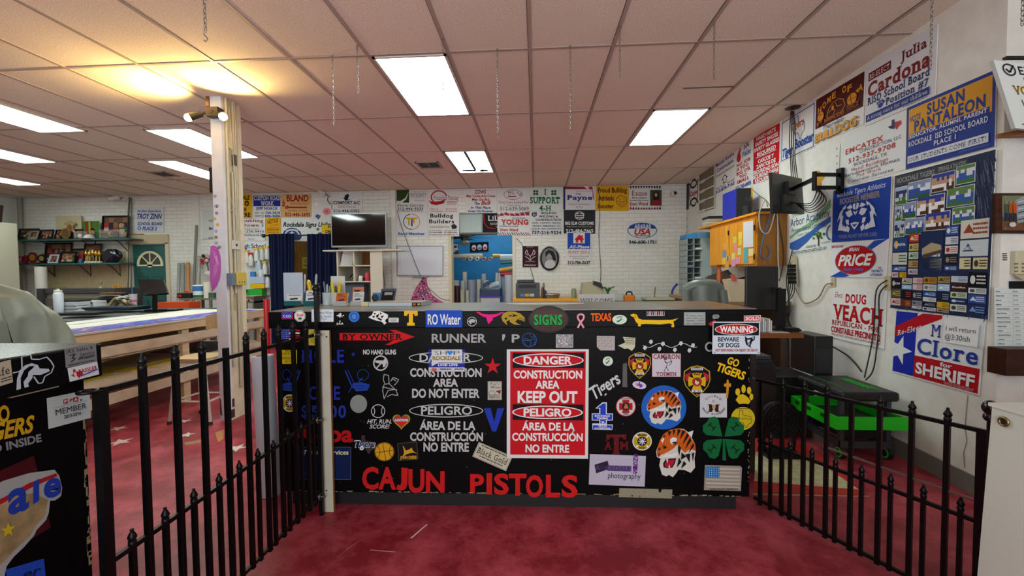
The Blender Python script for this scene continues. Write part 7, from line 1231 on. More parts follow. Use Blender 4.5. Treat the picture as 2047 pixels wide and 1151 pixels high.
for v in (530,562): z=on_y(700,v,7.3).z;m=MB();m.box(x0,x1,7.3,7.66,z-.02,z,lam);m.build('shelf',su)
m=MB();m.box(x0,x1,7.66,7.672,0,zt-.02,mat('#8a8474'));m.box(xm+.012,x1,7.65,7.66,1.5,zt-.03,wood('#6a3c18','#8a5624',4,2));m.build('back_panel',su)
zm,zl=on_y(700,562,7.3).z,on_y(700,530,7.3).z
m=MB();m.obox((x0+.04,7.34,zl),(.17,.1,0),(-.03,.04,0),(.06,0,.26),mat('#c8c8c4'));m.build('leaning_folder',None,'white folder leaning in the top cubby','folder')
def can(u,v0,v1,Y,r,c_,lb,nm='can',cat='can',z=None): P=on_y(u,v0,Y);z=P.z if z is None else z;m=MB();h_=on_y(u,v1,Y).z-z;m.lathe((P.x,Y,z),[(r,0),(r,h_*.8),(r*.7,h_*.92),(r*.68,h_)],mat(c_,.35),14);return m.build(nm,None,lb,cat)
can(735,561,544,7.36,.045,'#b81230','red can on the middle cubby shelf',z=zm);can(721,561,551,7.36,.038,'#c8c8c4','small white jar on the middle cubby shelf','jar','jar',zm);can(681,561,553,7.34,.03,'#c2c4c4','white bottle on the left of the middle cubby shelf','bottle','bottle',zm)
m=MB();r_=random.Random(3)
for i in range(9): q=Vector((x0+.12+.2*r_.random(),7.42+.1*r_.random(),zm+.02+.05*r_.random()));m.tube([q,q+Vector((.07,-.02,.06)),q+Vector((.14,.02,.01)),q+Vector((.2,-.03,0))],.012,mat(r_.choice(['#15151a','#2a2a30','#8a8274'])),5,3)
m.build('cable_heap',None,'dark heap of cables in the middle cubby','cables')
m=MB();m.box(x0+.04,x0+.44,7.4,7.6,.6,1.2,mat('#4a5e70'));m.build('storage_box',None,'blue-grey box in the lowest cubby','box')
# pegboard with hanging bottles
pg=thing('pegboard','white pegboard hung with bottles beside the navy curtain','pegboard',on_y(515,595,7.95));A,B=on_y(484,502,7.98),on_y(541,590,7.98);m=MB();m.box(A.x,B.x,7.97,7.99,B.z,A.z,mat('#c8c8c8',.5));m.build('panel',pg)
def spray(u,v,c1,c2,lb,k=1.0):
    P=on_y(u,v,7.9);t=thing('spray_bottle',lb,'spray bottle',(P.x,7.90,P.z-.12*k),'bottles hung on the pegboard');m=MB();m.lathe((P.x,7.90,P.z-.12*k),[(.04*k,0),(.042*k,.1*k),(.035*k,.14*k),(.016*k,.19*k)],mat(c1,.3),12);m.build('body',t);m=MB();z=P.z+.07*k;m.box(P.x-.05*k,P.x+.03*k,7.885,7.915,z,z+.035*k,mat(c2,.4));m.bar((P.x-.02*k,7.9,z),(P.x-.045*k,7.9,z-.04*k),.012,.012,mat(c2));m.build('trigger',t);m=MB();m.bar((P.x,7.9,z+.02),(P.x,7.97,z+.04),.006,.006,STEEL);m.build('hook',t)
for a_ in [(494,512,'#c6c4b8','#d8a01c','white spray bottle with a yellow head, topmost beside the column'),(502,517,'#c8c2bc','#b8202c','white spray bottle with a red head on the pegboard'),(513,508,'#c2c8c4','#d8a818','tall white spray bottle with a yellow head, centre of the pegboard'),(524,506,'#b4b8b4','#c8a020','pale spray bottle with an amber head, second from the curtain'),(534,504,'#bcc0bc','#d8a01c','spray bottle with a yellow head nearest the curtain'),(530,534,'#c2c6c8','#c8b01c','lower spray bottle with a yellow head near the curtain'),(518,528,'#a8b4c0','#7a8a98','clear spray bottle below the tall white one'),(535,561,'#c4c8cc','#20242a','small clear bottle with a black head low on the pegboard')]: spray(*a_,k=1.15)
for (u0,u1,v0,v1,c_,lb) in [(498,527,553,566,'#a8b4c4','white wire basket with a blue tub on the pegboard'),(500,528,567,576,'#d8a818','yellow tray on the pegboard'),(492,524,578,590,'#2a9c34','bright green tray on the pegboard')]:
    a,b_=on_y(u0,v0,7.82),on_y(u1,v1,7.82);m=MB();m.box(a.x,b_.x,7.82,7.97,b_.z,a.z,mat(c_,.4)); 
    if 'wire' in lb: P=on_y(506,548,7.86);m.cyl((P.x,7.86,a.z),(P.x,7.86,a.z+.1),.05,mat('#2a78b8'));m.cyl((P.x+.16,7.87,a.z),(P.x+.17,7.87,a.z+.14),.05,mat('#c8ccd0'))
    m.build('hanging_tray',None,lb,'tray','trays on the pegboard')
P=on_y(488,578,7.85);m=MB();m.bar((P.x,7.78,P.z-.05),(P.x+.01,7.78,P.z+.1),.05,.03,mat('#141414'));m.bar((P.x-.03,7.78,P.z-.02),(P.x+.1,7.78,P.z-.03),.04,.03,mat('#141414'));m.bar((P.x,7.78,P.z-.03),(P.x,7.97,P.z-.03),.02,.02,mat('#141414'));m.build('clamp',None,'black clamp hung before the green tray','clamp')
A,B=on_y(478,592,7.5),on_y(510,592,7.5);t=thing('towel_table','small grey stand with paper rolls behind the column','stand',((A.x+B.x)/2,7.6,0));m=MB();m.box(A.x-.1,B.x,7.45,7.8,A.z-.03,A.z,gm);m.box(A.x-.1,B.x,7.45,7.8,.86,.89,gm);m.build('shelf',t)
for x in (A.x-.08,B.x-.03): m=MB();m.box(x,x+.03,7.46,7.79,0,A.z-.03,gm);m.build('leg',t)
for u in (494,505): P=on_y(u,609,7.5);m=MB();m.cyl((P.x,7.47,.945),(P.x,7.75,.945),.05,mat('#b89a84',.7),n=16);m.cyl((P.x,7.468,.945),(P.x,7.47,.945),.018,mat('#4a3a30'),n=10);m.build('towel_roll',None,'brown paper roll lying on the grey stand, '+('nearer the column' if u < 500 else 'nearer the curtain'),'towel roll')
# ================================================================ the blue room
rg='vinyl rolls in the blue room'
for k,(u,v,r,c_,lb,Y) in enumerate([(911,560,.075,'#a4a8ac','grey-white roll at the jamb',8.6),(925,561,.05,'#b4b4ae','short pale roll behind the maroon one',8.7),(914,571,.06,'#3c1016','maroon roll',8.45),(929,543,.05,'#c0bfb8','tall white roll with a blue tie',8.9),(924,579,.045,'#a8b09c','short greenish roll',8.4),(934,580,.04,'#b4b8aa','short pale roll before the tall one',8.5),(943,559,.085,'#8a93a4','thick grey roll with a blue tag',8.6),(957,558,.05,'#b8b8a8','cream roll with a capped end',8.65),(967,547,.055,'#b6b8b6','pale roll behind the blue bin',9.0),(972,560,.07,'#b4b6b2','thick pale roll beside the blue bin',8.8),(988,545,.035,'#c0c4c4','thin tilted roll',8.8),(994,546,.04,'#b8bcc0','second thin tilted roll',8.75),(1007,543,.04,'#8aa0b4','thin blue-grey roll',8.7),(1016,543,.04,'#7c98b4','bluish roll beside the big silver one',8.7),(1018,549,.1,'#b4bcc4','big silver-white roll at the far jamb',8.45)]):
    P=on_y(u,v,Y);roll('vinyl_roll',lb+' in the blue room',P.x,Y,0,P.z,r,c_,rg,(.06 if 'tilted' in lb else 0,0))
m=MB();z=on_y(960,514,8.9).z;a,b_=on_y(900,514,8.9),on_y(1030,514,8.9);m.cyl((a.x-.3,8.9,z+.03),((a.x+b_.x)/2,8.9,z+.03),.05,mat('#b4b4a8'));m.build('roll_rack',None,'white tube rack on the blue wall','rack'); 
for k,(u,c_) in enumerate([(927,'#8a7250'),(940,'#b8b4ac'),(954,'#c8c4bc'),(967,'#c86a3c'),(980,'#a89878')]): P=on_y(u,517,8.6);m=MB();m.cyl((P.x,8.62,P.z),(P.x-.05,9.3,P.z+.03),.04,mat(c_,.5),n=16);m.cyl((P.x,8.617,P.z),(P.x,8.619,P.z),.024,mat('#14161c'),n=12);m.build('vinyl_roll',None,['tan','white','off-white','orange-rimmed','beige'][k]+' roll end facing out of the wall rack','roll','roll ends on the blue wall rack')
for (u0,v0,u1,v1,Y,r,c_,lb) in [(985,511,1000,511,8.7,.035,'#c8961c','short yellow roll on the wall rack'),(1000,515,1032,515,8.7,.07,'#a8bcc4','pale blue roll lying on the wall rack'),(998,540,1040,533,8.6,.04,'#d89a14','yellow roll lying tilted'),(1000,548,1040,545,8.6,.045,'#a81024','red roll lying under the yellow one'),(1000,525,1040,522,8.7,.035,'#147a80','teal roll under the pale blue one')]: m=MB();m.cyl(on_y(u0,v0,Y),on_y(u1,v1,Y),r,mat(c_,.4),n=16);m.build('vinyl_roll',None,lb+' in the blue room','roll',rg)
for (q,k,lb) in [((898,485,917,506),0,'dark collage picture on the blue wall'),((940,485,977,504),1,'black frame with three small jerseys on the blue wall')]:
    s=Sign(on_y(q[0],q[1],10.38),on_y(q[2],q[1]-k*2,10.38),on_y(q[0],q[3],10.38));s.board('#0c0c10',.03)
    if k: [s.E(8+30*i,24,32+30*i,84,'#b8b0b4').R(12+30*i,50,28+30*i,74,'#a83040' if i != 1 else '#4a6aa0') for i in range(3)]
    else: s.photo(8,8,92,92,['#8a90a0','#2a2a38','#b8b8c0','#5a4a5a'],3)
    s.build('wall_picture',lb,'picture')
P=on_y(929,478,9.0);t=thing('ceiling_fan','dark-bladed ceiling fan with a glass lamp in the blue room','ceiling fan',P);m=MB();m.cyl((P.x,9,P.z+.1),(P.x,9,ZC),.02,IRON);m.cyl((P.x,9,P.z-.02),(P.x,9,P.z+.1),.09,mat('#4a4238',.4,.4));m.build('motor',t)
for k in range(5): a=R(72*k+10);m=MB();d_=Vector((math.cos(a),math.sin(a),0));n_=Vector((-d_.y,d_.x,.12));m.obox(Vector((P.x,9,P.z+.03))+d_*.1-n_*.06,d_*.5,n_*.12,(0,0,.008),mat('#15120f'));m.build('blade',t)
m=MB();m.lathe((P.x,9,P.z-.13),[(.03,0),(.11,.03),(.12,.07),(.05,.11)],mat('#8c8a78',.2),14);m.build('lamp_shade',t,'ribbed glass shade')
P=on_y(975,590,8.3);t=thing('storage_bin','dark blue tub on a white box inside the opening','bin',(P.x,8.3,0));z0=on_y(975,594,8.3).z;a,b_=on_y(959,594,8.3),on_y(1001,576,8.3);m=MB();m.box(a.x,b_.x,8.28,8.6,z0,b_.z,mat('#15294e',.4));m.build('tub',t,bevel=.02);m=MB();m.box(a.x+.02,b_.x-.02,8.3,8.6,0,z0,mat('#b4b4bc'));m.build('white_box',t,'white box underneath');m=MB();m.box(a.x-.005,b_.x+.005,8.275,8.61,z0-.0,z0+.02,mat('#1c3aa8'));m.build('rim',t)
m=MB();r_=random.Random(6)
for i in range(7): q=Vector((a.x+.05+.2*r_.random(),8.32+.12*r_.random(),b_.z));m.obox(q,(.14,.05*r_.random(),.1*r_.random()),(-.02,.1,.02),(0,0,.02+.05*r_.random()),mat(r_.choice(['#c0c4c8','#5a7898','#a8b0b8','#2a4468'])))
m.build('scrap_heap',None,'white and blue scraps heaped in the dark blue tub','scraps')
# ================================================================ things on the counter top
ct=1.1612
def onc(u,v): return on_z(u,v,ct)
def card_holder(u,v,w_,h_,c1,c2,lb,txt=''):
    P=onc(u,v);t=thing('card_holder',lb,'card holder',P,'business card holders on the counter');m=MB();m.box(P.x-w_/2,P.x+w_/2,P.y,P.y+.05,ct,ct+.006,mat(c2,.2));m.obox((P.x-w_/2,P.y,ct),(w_,0,0),(0,.004,0),(0,-.004,h_*.32),mat(c2,.15));m.build('tray',t)
    s=Sign(Vector((P.x-w_/2+.004,P.y+.035,ct+h_)),Vector((P.x+w_/2-.004,P.y+.035,ct+h_)),Vector((P.x-w_/2+.004,P.y+.012,ct+.006)),eps=.0004);s.board(c1,.008);s.T(txt or 'Design',14,10,60,22,'#3a2a44','b').lines(10,30,90,44,1,'#5a5660',.4,u);s.poly([(20,56),(70,50),(74,62),(24,66)],'#2a2038').R(4,70,96,84,'#b4a8c4');s.mb.build('cards',t)
card_holder(585,611,.115,.10,'#c2c8c4','#0e5c5c','teal card holder with white cards, first from the counter end','Tax Pro');card_holder(619,611,.085,.10,'#c4c6c8','#0e5c5c','teal card holder behind the tall black post','A');card_holder(680,612,.085,.085,'#b05c1c','#a8a8a4','clear card holder with orange and black cards','BBQ');card_holder(713,611,.08,.09,'#b4b8b4','#a8a8a4','clear card holder with pale grey cards','Contractor')
P=onc(706,608);m=MB();m.obox((P.x-.04,P.y+.06,ct),(.08,0,0),(0,.006,0),(0,.03,.115),mat('#b86a50',.5));s=Sign(Vector((P.x-.03,P.y+.0845,ct+.1)),Vector((P.x+.03,P.y+.0845,ct+.1)),Vector((P.x-.03,P.y+.075,ct+.07)),eps=.002);s.T('MK',10,10,90,90,'#141210','B');m.v;o=m.build('card_stand',None,'salmon card stand with black letters behind the pale cards','card stand');s.mb.build('lettering',o)
for q,lb,c_ in [((566,545,606,611),'white board leaning behind the teal card holders','#a4b0bc'),((661,552,690,604),'small white board behind the pens','#b4b6ae')]:
    P=onc((q[0]+q[2])/2,max(q[3],608.5));Y=P.y+.03;a,b_=on_y(q[0],q[1],Y),on_y(q[2],q[3],Y);m=MB();m.box(a.x,b_.x,Y,Y+.006,ct,a.z,mat(c_,.4));m.box(a.x,b_.x,Y,Y+.06,ct,ct+.004,mat(c_));m.build('display_board',None,lb,'board')
def pencup(u,v,pens,c_,lb,r=.03,h_=.085):
    P=onc(u,v);t=thing('pen_cup',lb,'pen cup',(P.x,P.y,ct));m=MB();m.lathe((P.x,P.y,ct),[(r,0),(r*1.05,h_),(r*.95,h_),(r*.9,.01)],mat(c_,.3),14);m.build('cup',t)
    for k,(dx,L_,w_,c2,nm) in enumerate(pens): m=MB();a=Vector((P.x+dx*.4,P.y,ct+.012));b_=Vector((P.x+dx,P.y+.012*(k % 3-1),ct+L_));m.cyl(a,b_,w_,mat(c2,.4),n=8);m.cyl(b_,b_+(b_-a).normalized()*.012,w_,mat(c2,.4),w_*.3,8);m.build(nm,t)
pencup(606,609.3,[(-.02,.15,.005,'#8a5a3a','pen'),(-.005,.17,.006,'#c8923c','brush'),(.012,.19,.005,'#2a3848','pen'),(.025,.2,.006,'#b4b8b4','ruler')],'#3a6a84','blue cup of pens and brushes')
pencup(628,609,[(-.028,.16,.014,'#c8a818','utility_knife'),(-.004,.12,.008,'#c8c2a8','marker'),(.014,.2,.008,'#8e9496','knife_blade'),(.026,.13,.012,'#1c9a48','marker')],'#101012','black cup with a yellow utility knife',.04)
pencup(655,609.5,[(-.016,.15,.006,'#5a6068','pen'),(.0,.13,.007,'#9aa0a4','pen'),(.014,.12,.006,'#6a7078','pen')],'#a4b0b4','clear cup of grey pens')
pencup(672,609,[(-.02,.15,.011,'#b8b01c','marker'),(.0,.12,.006,'#15141a','pen'),(.02,.13,.009,'#241a2c','scissors_handle'),(.036,.145,.011,'#c8a414','pencil_topper')],'#b0b4ac','white cup with a yellow-green marker',.034)
P=onc(768,609);t=thing('blue_gadget','dark blue tilted clock-like stand on the counter','device',P);m=MB();m.obox((P.x-.055,P.y+.05,ct),(.1,.02,-.0),(-.01,.03,0),(.008,.03,.105),mat('#17243c',.3));m.build('body',t);s=Sign(Vector((P.x-.035,P.y+.072,ct+.088)),Vector((P.x+.04,P.y+.087,ct+.088)),Vector((P.x-.043,P.y+.047,ct+.02)),eps=.001);s.R(0,0,100,100,'#0c0e14').R(20,10,90,40,'#8a8a78');s.mb.build('face',t)
P=onc(740,609);m=MB();m.box(P.x-.03,P.x+.03,P.y+.12,P.y+.17,ct,ct+.075,mat('#2c7aa8',.3));m.cyl((P.x-.012,P.y+.118,ct+.04),(P.x-.012,P.y+.12,ct+.04),.026,mat('#1c2430'),n=14);m.build('tape_box',None,'small bright blue box with a black roundel behind the cards','box')
P=onc(728,612);m=MB();m.box(P.x-.02,P.x+.025,P.y,P.y+.05,ct,ct+.025,mat('#c4b88c'));m.build('note_block',None,'cream note block beside the pale grey cards','note block')
A,B=onc(737,612),onc(851,609);t=thing('catalogue_stack','thick white catalogue with a dark spine lying on the counter','catalogue',(A.x+.13,A.y+.1,ct));dx=B.x-A.x;m=MB();m.obox((A.x,A.y,ct),(dx,0,0),(.02,.18,0),(0,0,.022),mat('#a8b4b8',.5));m.build('pages',t);m=MB();m.obox((A.x-.002,A.y-.002,ct+.022),(dx+.004,0,0),(.02,.185,0),(0,0,.003),mat('#8a7868',.5));m.build('cover',t);s=Sign(Vector((B.x-.06,A.y-.0025,ct+.022)),Vector((B.x,A.y-.0025,ct+.022)),Vector((B.x-.06,A.y-.0025,ct)),eps=.0004);s.R(0,0,100,100,'#2c2018').R(10,20,40,80,'#a8641c').R(60,20,90,80,'#a89468');s.mb.build('spine_label',t)
P=onc(1090,609);m=MB();w_=(onc(1170,609).x-onc(1008,609).x)/2;m.lathe((P.x,P.y+.06,ct),[(1,0),(1,.003)],mat('#b8b6a8',.4),36);m.v=[Vector((P.x+(v.x-P.x)*w_,P.y+.08+(v.y-P.y-.06)*.075,v.z)) for v in m.v];m.build('oval_sheet',None,'long pale oval cut-out lying on the counter behind the plaque','cut-out')
# ================================================================ desk and things along the back wall
t=thing('yellow_desk','long yellow-edged desk against the back wall','desk',(.4,7.6,0));a,b_=on_y(1025,597,7.25),on_y(1225,605,7.25);zd=a.z;m=MB();m.box(a.x,1.35,7.25,7.95,zd-.055,zd,mat('#d8981c',.4));m.build('desk_top',t)
for x in (a.x+.05,1.25): m=MB();m.box(x,x+.06,7.3,7.9,0,zd-.055,mat('#8a6a3a'));m.build('leg',t)
P=on_y(1055,597,7.4);a,b_=on_y(1031,561,7.4),on_y(1079,597,7.4);t=thing('printer','dark grey office printer on the yellow desk','printer',(P.x,7.5,zd));m=MB();m.box(a.x,b_.x,7.4,7.75,zd,a.z-.04,mat('#3a3d40',.4));m.build('body',t,bevel=.012);m=MB();m.box(a.x+.02,b_.x-.1,7.43,7.72,a.z-.04,a.z+.015,mat('#2a2c2e',.4));m.build('document_feeder',t,bevel=.012);m=MB();m.box(a.x+.05,b_.x-.06,7.392,7.402,a.z-.13,a.z-.07,mat('#0c0c0d'));m.build('paper_slot',t);s=Sign(Vector((a.x+.08,7.397,zd+.08)),Vector((b_.x-.1,7.397,zd+.08)),Vector((a.x+.08,7.397,zd+.03)));s.R(0,0,30,100,'#4a7ab0').R(34,0,66,100,'#b89a3c').R(70,0,100,100,'#a8b0b8');s.mb.build('sticker',t)
for u,v0,v1,r,c_,lb in [(1087,597,565,.022,'#8a6a4a','brown cardboard tube beside the printer'),(1085,597,574,.028,'#4a2a14','brown glass bottle beside the printer'),(1090,597,580,.026,'#14203c','dark blue bottle beside the brown one'),(1147,597,576,.045,'#7a8460','greenish glass jar on the yellow desk')]: can(u,v0,v1,7.32 if u != 1087 else 7.6,r,c_,lb,'jar' if 'jar' in lb else 'bottle','bottle',z=zd)
P=on_y(1103,596,7.3);m=MB();m.lathe((P.x,7.4,zd),[(.12,0),(.15,.05),(.155,.08),(.1,.085)],mat('#8a8a7c',.3,.6),20);m.build('metal_dish',None,'dull metal dish on the yellow desk','dish')
a,b_=on_y(1164,564,7.4),on_y(1207,590,7.4);t=thing('label_machine','beige sloping office machine with a black hood','machine',((a.x+b_.x)/2,7.5,zd));m=MB();m.prism([(a.x,7.4,zd),(b_.x,7.4,zd),(b_.x,7.4,zd+.16),(b_.x-.12,7.4,a.z),(a.x+.02,7.4,a.z-.01),(a.x,7.4,zd+.1)],(0,.35,0),mat('#a8a486',.5));m.build('body',t);m=MB();m.prism([(b_.x-.2,7.37,a.z-.03),(b_.x-.02,7.37,a.z-.12),(b_.x-.04,7.37,a.z-.02),(b_.x-.16,7.37,a.z+.02)],(0,.25,0),mat('#141414'));m.build('hood',t,'black hood')
P=on_y(1216,590,7.3);t=thing('potted_plant','small spiky green plant behind the welcome sign','plant',(P.x,7.35,zd));m=MB();m.cyl((P.x,7.35,zd),(P.x,7.35,zd+.07),.04,mat('#5a4a3a'),.05);m.build('pot',t);m=MB()
for k in range(16): a_=k*2.4;q=Vector((math.cos(a_),math.sin(a_),0));m.tube([Vector((P.x,7.35,zd+.06)),Vector((P.x,7.35,zd+.16))+q*.05,Vector((P.x,7.35,zd+.2-.01*(k % 4)))+q*.12],.007,mat('#2f7a2c',.5),4,3)
m.build('leaves',t)
Y=3.3;a,b_=on_y(1156,588,Y),on_y(1229,616,Y);s=Sign(Vector((a.x,Y,a.z)),Vector((b_.x,Y,a.z)),Vector((a.x,Y,b_.z)),eps=.0006);s.board('#c8c8c4',.004);s.T('WELCOME',5,30,95,68,'#22242a','ts');s.R(30,100,70,101,'#c8c8c4');o=s.build('welcome_sign','white WELCOME sign standing behind the counter','sign');m=MB();m.box((a.x+b_.x)/2-.01,(a.x+b_.x)/2+.01,Y+.005,Y+.02,0,a.z-.02,IRON);m.box((a.x+b_.x)/2-.12,(a.x+b_.x)/2+.12,Y-.08,Y+.12,0,.015,IRON);m.build('stand',o)
for v0,pts in [(0,[(1197,381),(1199,420),(1197,470),(1201,535),(1200,565)]),(1,[(794,420),(801,448),(820,500),(838,545),(852,570),(880,596),(900,600)]),(2,[(1032,476),(1043,488),(1045,500)]),(3,[(1060,535),(1066,555),(1068,564)]),(4,[(762,498),(766,540),(770,575)])]:
    m=MB();m.tube([on_y(*p,YB-.045 if v0 in (1,) else YB-.02) for p in pts],.0055,mat('#3c3a34',.6),5,4);m.build('wall_cable',None,['dark cable down the bare brick beside the yellow booster sign','loose cable slanting across the whiteboard','short cable at the jamb above the maroon sign','short cable below the maroon sign to the printer','cable hanging beside the television shelf'][v0],'cable')
# ================================================================ right side: wall cabinet, monitors, desk, chair, cart
oak=wood('#c47c18','#e09c2c',3,2,.4);oak_shade=wood('#80521e','#a06c30',3,2,.4)  # one oak in two tones: lit doors, and the end's shade painted in
fx=2.40;A,B=on_x(1515,428,fx),on_x(1421,447,fx);z1c,z0c=A.z,on_x(1515,531,fx).z;y0,y1=A.y,B.y
t=thing('wall_cabinet','oak wall cabinet covered in sticky notes','cabinet',(2.56,(y0+y1)/2,z0c));xb=wx(y0)-.004
m=MB();m.prism([(fx,y0+.012,z0c),(xb,y0+.012,z0c),(wx(y1)-.004,y1,z0c),(fx,y1,z0c)],(0,0,z1c-z0c),oak);m.build('body',t);m=MB();m.box(fx,xb,y0,y0+.012,z0c,z1c,oak_shade);m.build('end_panel',t,'plain end panel with shade put into its oak colour')
m=MB();m.prism([(fx-.03,y0-.02,z1c),(xb,y0-.02,z1c),(wx(y1)-.004,y1+.35,z1c),(fx-.03,y1+.35,z1c)],(0,0,.025),oak);m.build('top_board',t)
ym=y0+(y1-y0)*.52
for k,(a,b_) in enumerate(((y0+.03,ym-.012),(ym+.012,y1-.02))):
    m=MB();m.box(fx-.02,fx,a,b_,z0c+.02,z1c-.04,oak);o=m.build('door',t,bevel=.004)
    for z in (z0c+.1,z1c-.14): m=MB();m.box(fx-.026,fx-.018,a-.014 if k == 0 else a-.012,a+.008,z-.03,z+.03,mat('#2a2018',.4,.6));m.build('hinge',o)
for k,(u,v,w_,h_,c_) in enumerate([(1450,493,9,14,'#d89a3c'),(1448,508,7,14,'#5a8ab0'),(1447,522,8,13,'#d8b81c'),(1455,518,6,10,'#c8b898'),(1453,530,8,14,'#d8922c'),(1469,480,7,14,'#c8b84c'),(1480,471,8,14,'#d8c044'),(1480,485,8,13,'#d4bc2c'),(1470,494,7,13,'#d88a88'),(1478,503,7,14,'#c8c49c'),(1466,513,7,13,'#d0c07c'),(1475,521,9,13,'#d8889c'),(1466,527,8,13,'#d08cb0'),(1491,511,8,30,'#4aa0a8'),(1501,505,10,14,'#d8c890'),(1501,522,9,12,'#d89a3c')]):
    X=fx-.0215-.0006*(k % 4);q=[on_x(u-w_/2,v-h_/2,X),on_x(u+w_/2,v-h_/2-1.5,X),on_x(u+w_/2,v+h_/2-1.5,X),on_x(u-w_/2,v+h_/2,X)];m=MB();m.poly(q,mat(c_,.6));m.build('sticky_note',t)
q=[on_x(1486,444,fx-.024),on_x(1506,441,fx-.024),on_x(1506,493,fx-.024),on_x(1486,495,fx-.024)];m=MB();m.prism(q,(-.002,0,0),mat('#c8c8cc'));m.build('note_sheet',t,'white handwritten sheet')
zt=z1c+.0255
t2=thing('storage_box','bright blue box with a black end on the wall cabinet','box',(2.5,5.37,zt));zb_=on_x(1436,392,2.43).z;m=MB();m.box(2.43,2.60,5.20,5.57,zt,zb_,mat('#1c2a9c',.35));m.build('body',t2,bevel=.004);m=MB();m.box(2.43,2.60,5.19,5.20,zt,zb_,mat('#141312',.4));m.build('end_panel',t2,'black end panel')
P=on_y(1494,405,y0+.3);t2=thing('pen_cup','black cup of pens on the wall cabinet','pen cup',(P.x,y0+.3,zt));m=MB();m.cyl((P.x,y0+.3,zt),(P.x,y0+.3,zt+.11),.05,mat('#14161a'),.055);m.build('cup',t2)
for k in range(6): m=MB();m.cyl((P.x,y0+.3,zt+.02),(P.x-.05+.02*k,y0+.3,zt+.17+.02*(k % 3)),.006,mat('#15161a'));m.build('pen',t2)
t2=thing('network_switch','black network switch with tangled leads on the wall cabinet','network switch',(2.55,y0+.12,zt));m=MB();m.box(2.45,2.66,y0+.03,y0+.2,zt,zt+.04,mat('#16181a'));m.build('body',t2)
for pts,c_,r in [([(2.5,y0,zt+.05),(2.46,y0-.03,zt+.12),(2.40,y0-.03,zt-.02),(2.42,y0-.03,zt-.2),(2.5,y0-.03,zt-.22),(2.57,y0-.03,zt+.02)],'#b8b8a8',.007),([(2.54,y0,zt+.04),(2.5,y0-.03,zt-.1),(2.44,y0-.03,zt-.3),(2.42,y0-.03,zt-.45),(2.47,y0-.03,zt-.52),(2.52,y0-.03,zt-.45),(2.48,y0-.03,zt-.36)],'#3a62a0',.006),([(2.58,y0,zt+.04),(2.59,y0-.03,zt-.1),(2.6,y0-.03,zt-.5),(2.62,y0-.02,zt-.72)],'#c0bcae',.007),([(2.58,y0,zt+.05),(2.62,y0-.03,zt-.2),(2.66,y0-.03,zt-.5),(2.62,y0-.02,zt-.75)],'#18181a',.006),([(2.6,y0+.1,zt+.04),(2.55,y0+.12,zt+.14),(2.48,y0+.14,zt+.2),(2.44,y0+.2,zt+.28)],'#6a6a60',.004)]: m=MB();m.tube(pts,r,mat(c_,.5),5,5);m.build('lead',t2)
# paper sorter and papers beyond the cabinet
P=on_x(1397,480,2.5);yf=6.35;a,b_=on_y(1373,476,yf),on_y(1398,575,yf);gl_=mat('#8a9694',.5);t=thing('paper_sorter','tall grey paper sorter with many slots beyond the wall cabinet','paper sorter',(a.x+.15,yf+.2,b_.z));zt2,zb2=a.z,1.0;xw=a.x+.40
for x in (a.x,(a.x+xw-.2)/2,xw-.2): m=MB();m.box(x,x+.012,yf,yf+.32,zb2,zt2,gl_);m.build('divider',t)
m=MB();m.box(xw-.19,xw-.04,yf-.005,yf+.32,zb2,zt2,mat('#9aa8a6',.5));m.box(a.x,xw-.19,yf+.31,yf+.32,zb2,zt2,gl_);m.build('side_panel',t)
for k in range(11): z=zb2+(zt2-zb2)*k/10;m=MB();m.box(a.x,xw-.19,yf,yf+.31,z-.006,z,gl_);m.build('slot_shelf',t)
for k,(dx,dz,c_) in enumerate([(.02,2,'#b8b8b8'),(.12,3,'#c8c8cc'),(.02,5,'#6a7a90'),(.12,6,'#9a9a98'),(.02,1,'#b07a3c'),(.12,8,'#c8c4bc')]): z=zb2+(zt2-zb2)*dz/10;m=MB();m.box(a.x+dx,a.x+dx+.08,yf-.04,yf+.25,z+.001,z+.03,mat(c_,.6));m.build('paper_bundle',None,['lower grey papers','white papers hanging out','blue-grey papers','pale papers','tan packet lowest','cream papers near the top'][k]+' in the grey paper sorter','papers')
m=MB();m.box(a.x,a.x+.14,yf,yf+.3,zt2+.001,zt2+.06,mat('#2a80b8'));m.build('blue_folder_box',None,'blue box on top of the grey paper sorter','box');m=MB();m.box(a.x+.15,xw-.02,yf+.02,yf+.3,zt2+.001,zt2+.09,mat('#5a88a8'));m.build('binder_box',None,'pale blue binder box on top of the grey paper sorter','box')
for k in range(4): m=MB();m.box(2.42,2.78,6.0-.01*k,6.2,zt+.035*k,zt+.035*k+.032,mat(['#b0aa96','#bcb8a6','#a8a594','#1c1c1e'][k]));m.build('file_box',None,['lowest flat cream box','second flat cream box','third flat cream box','black tray topping the flat cream boxes'][k]+' at the far end of the wall cabinet','box')
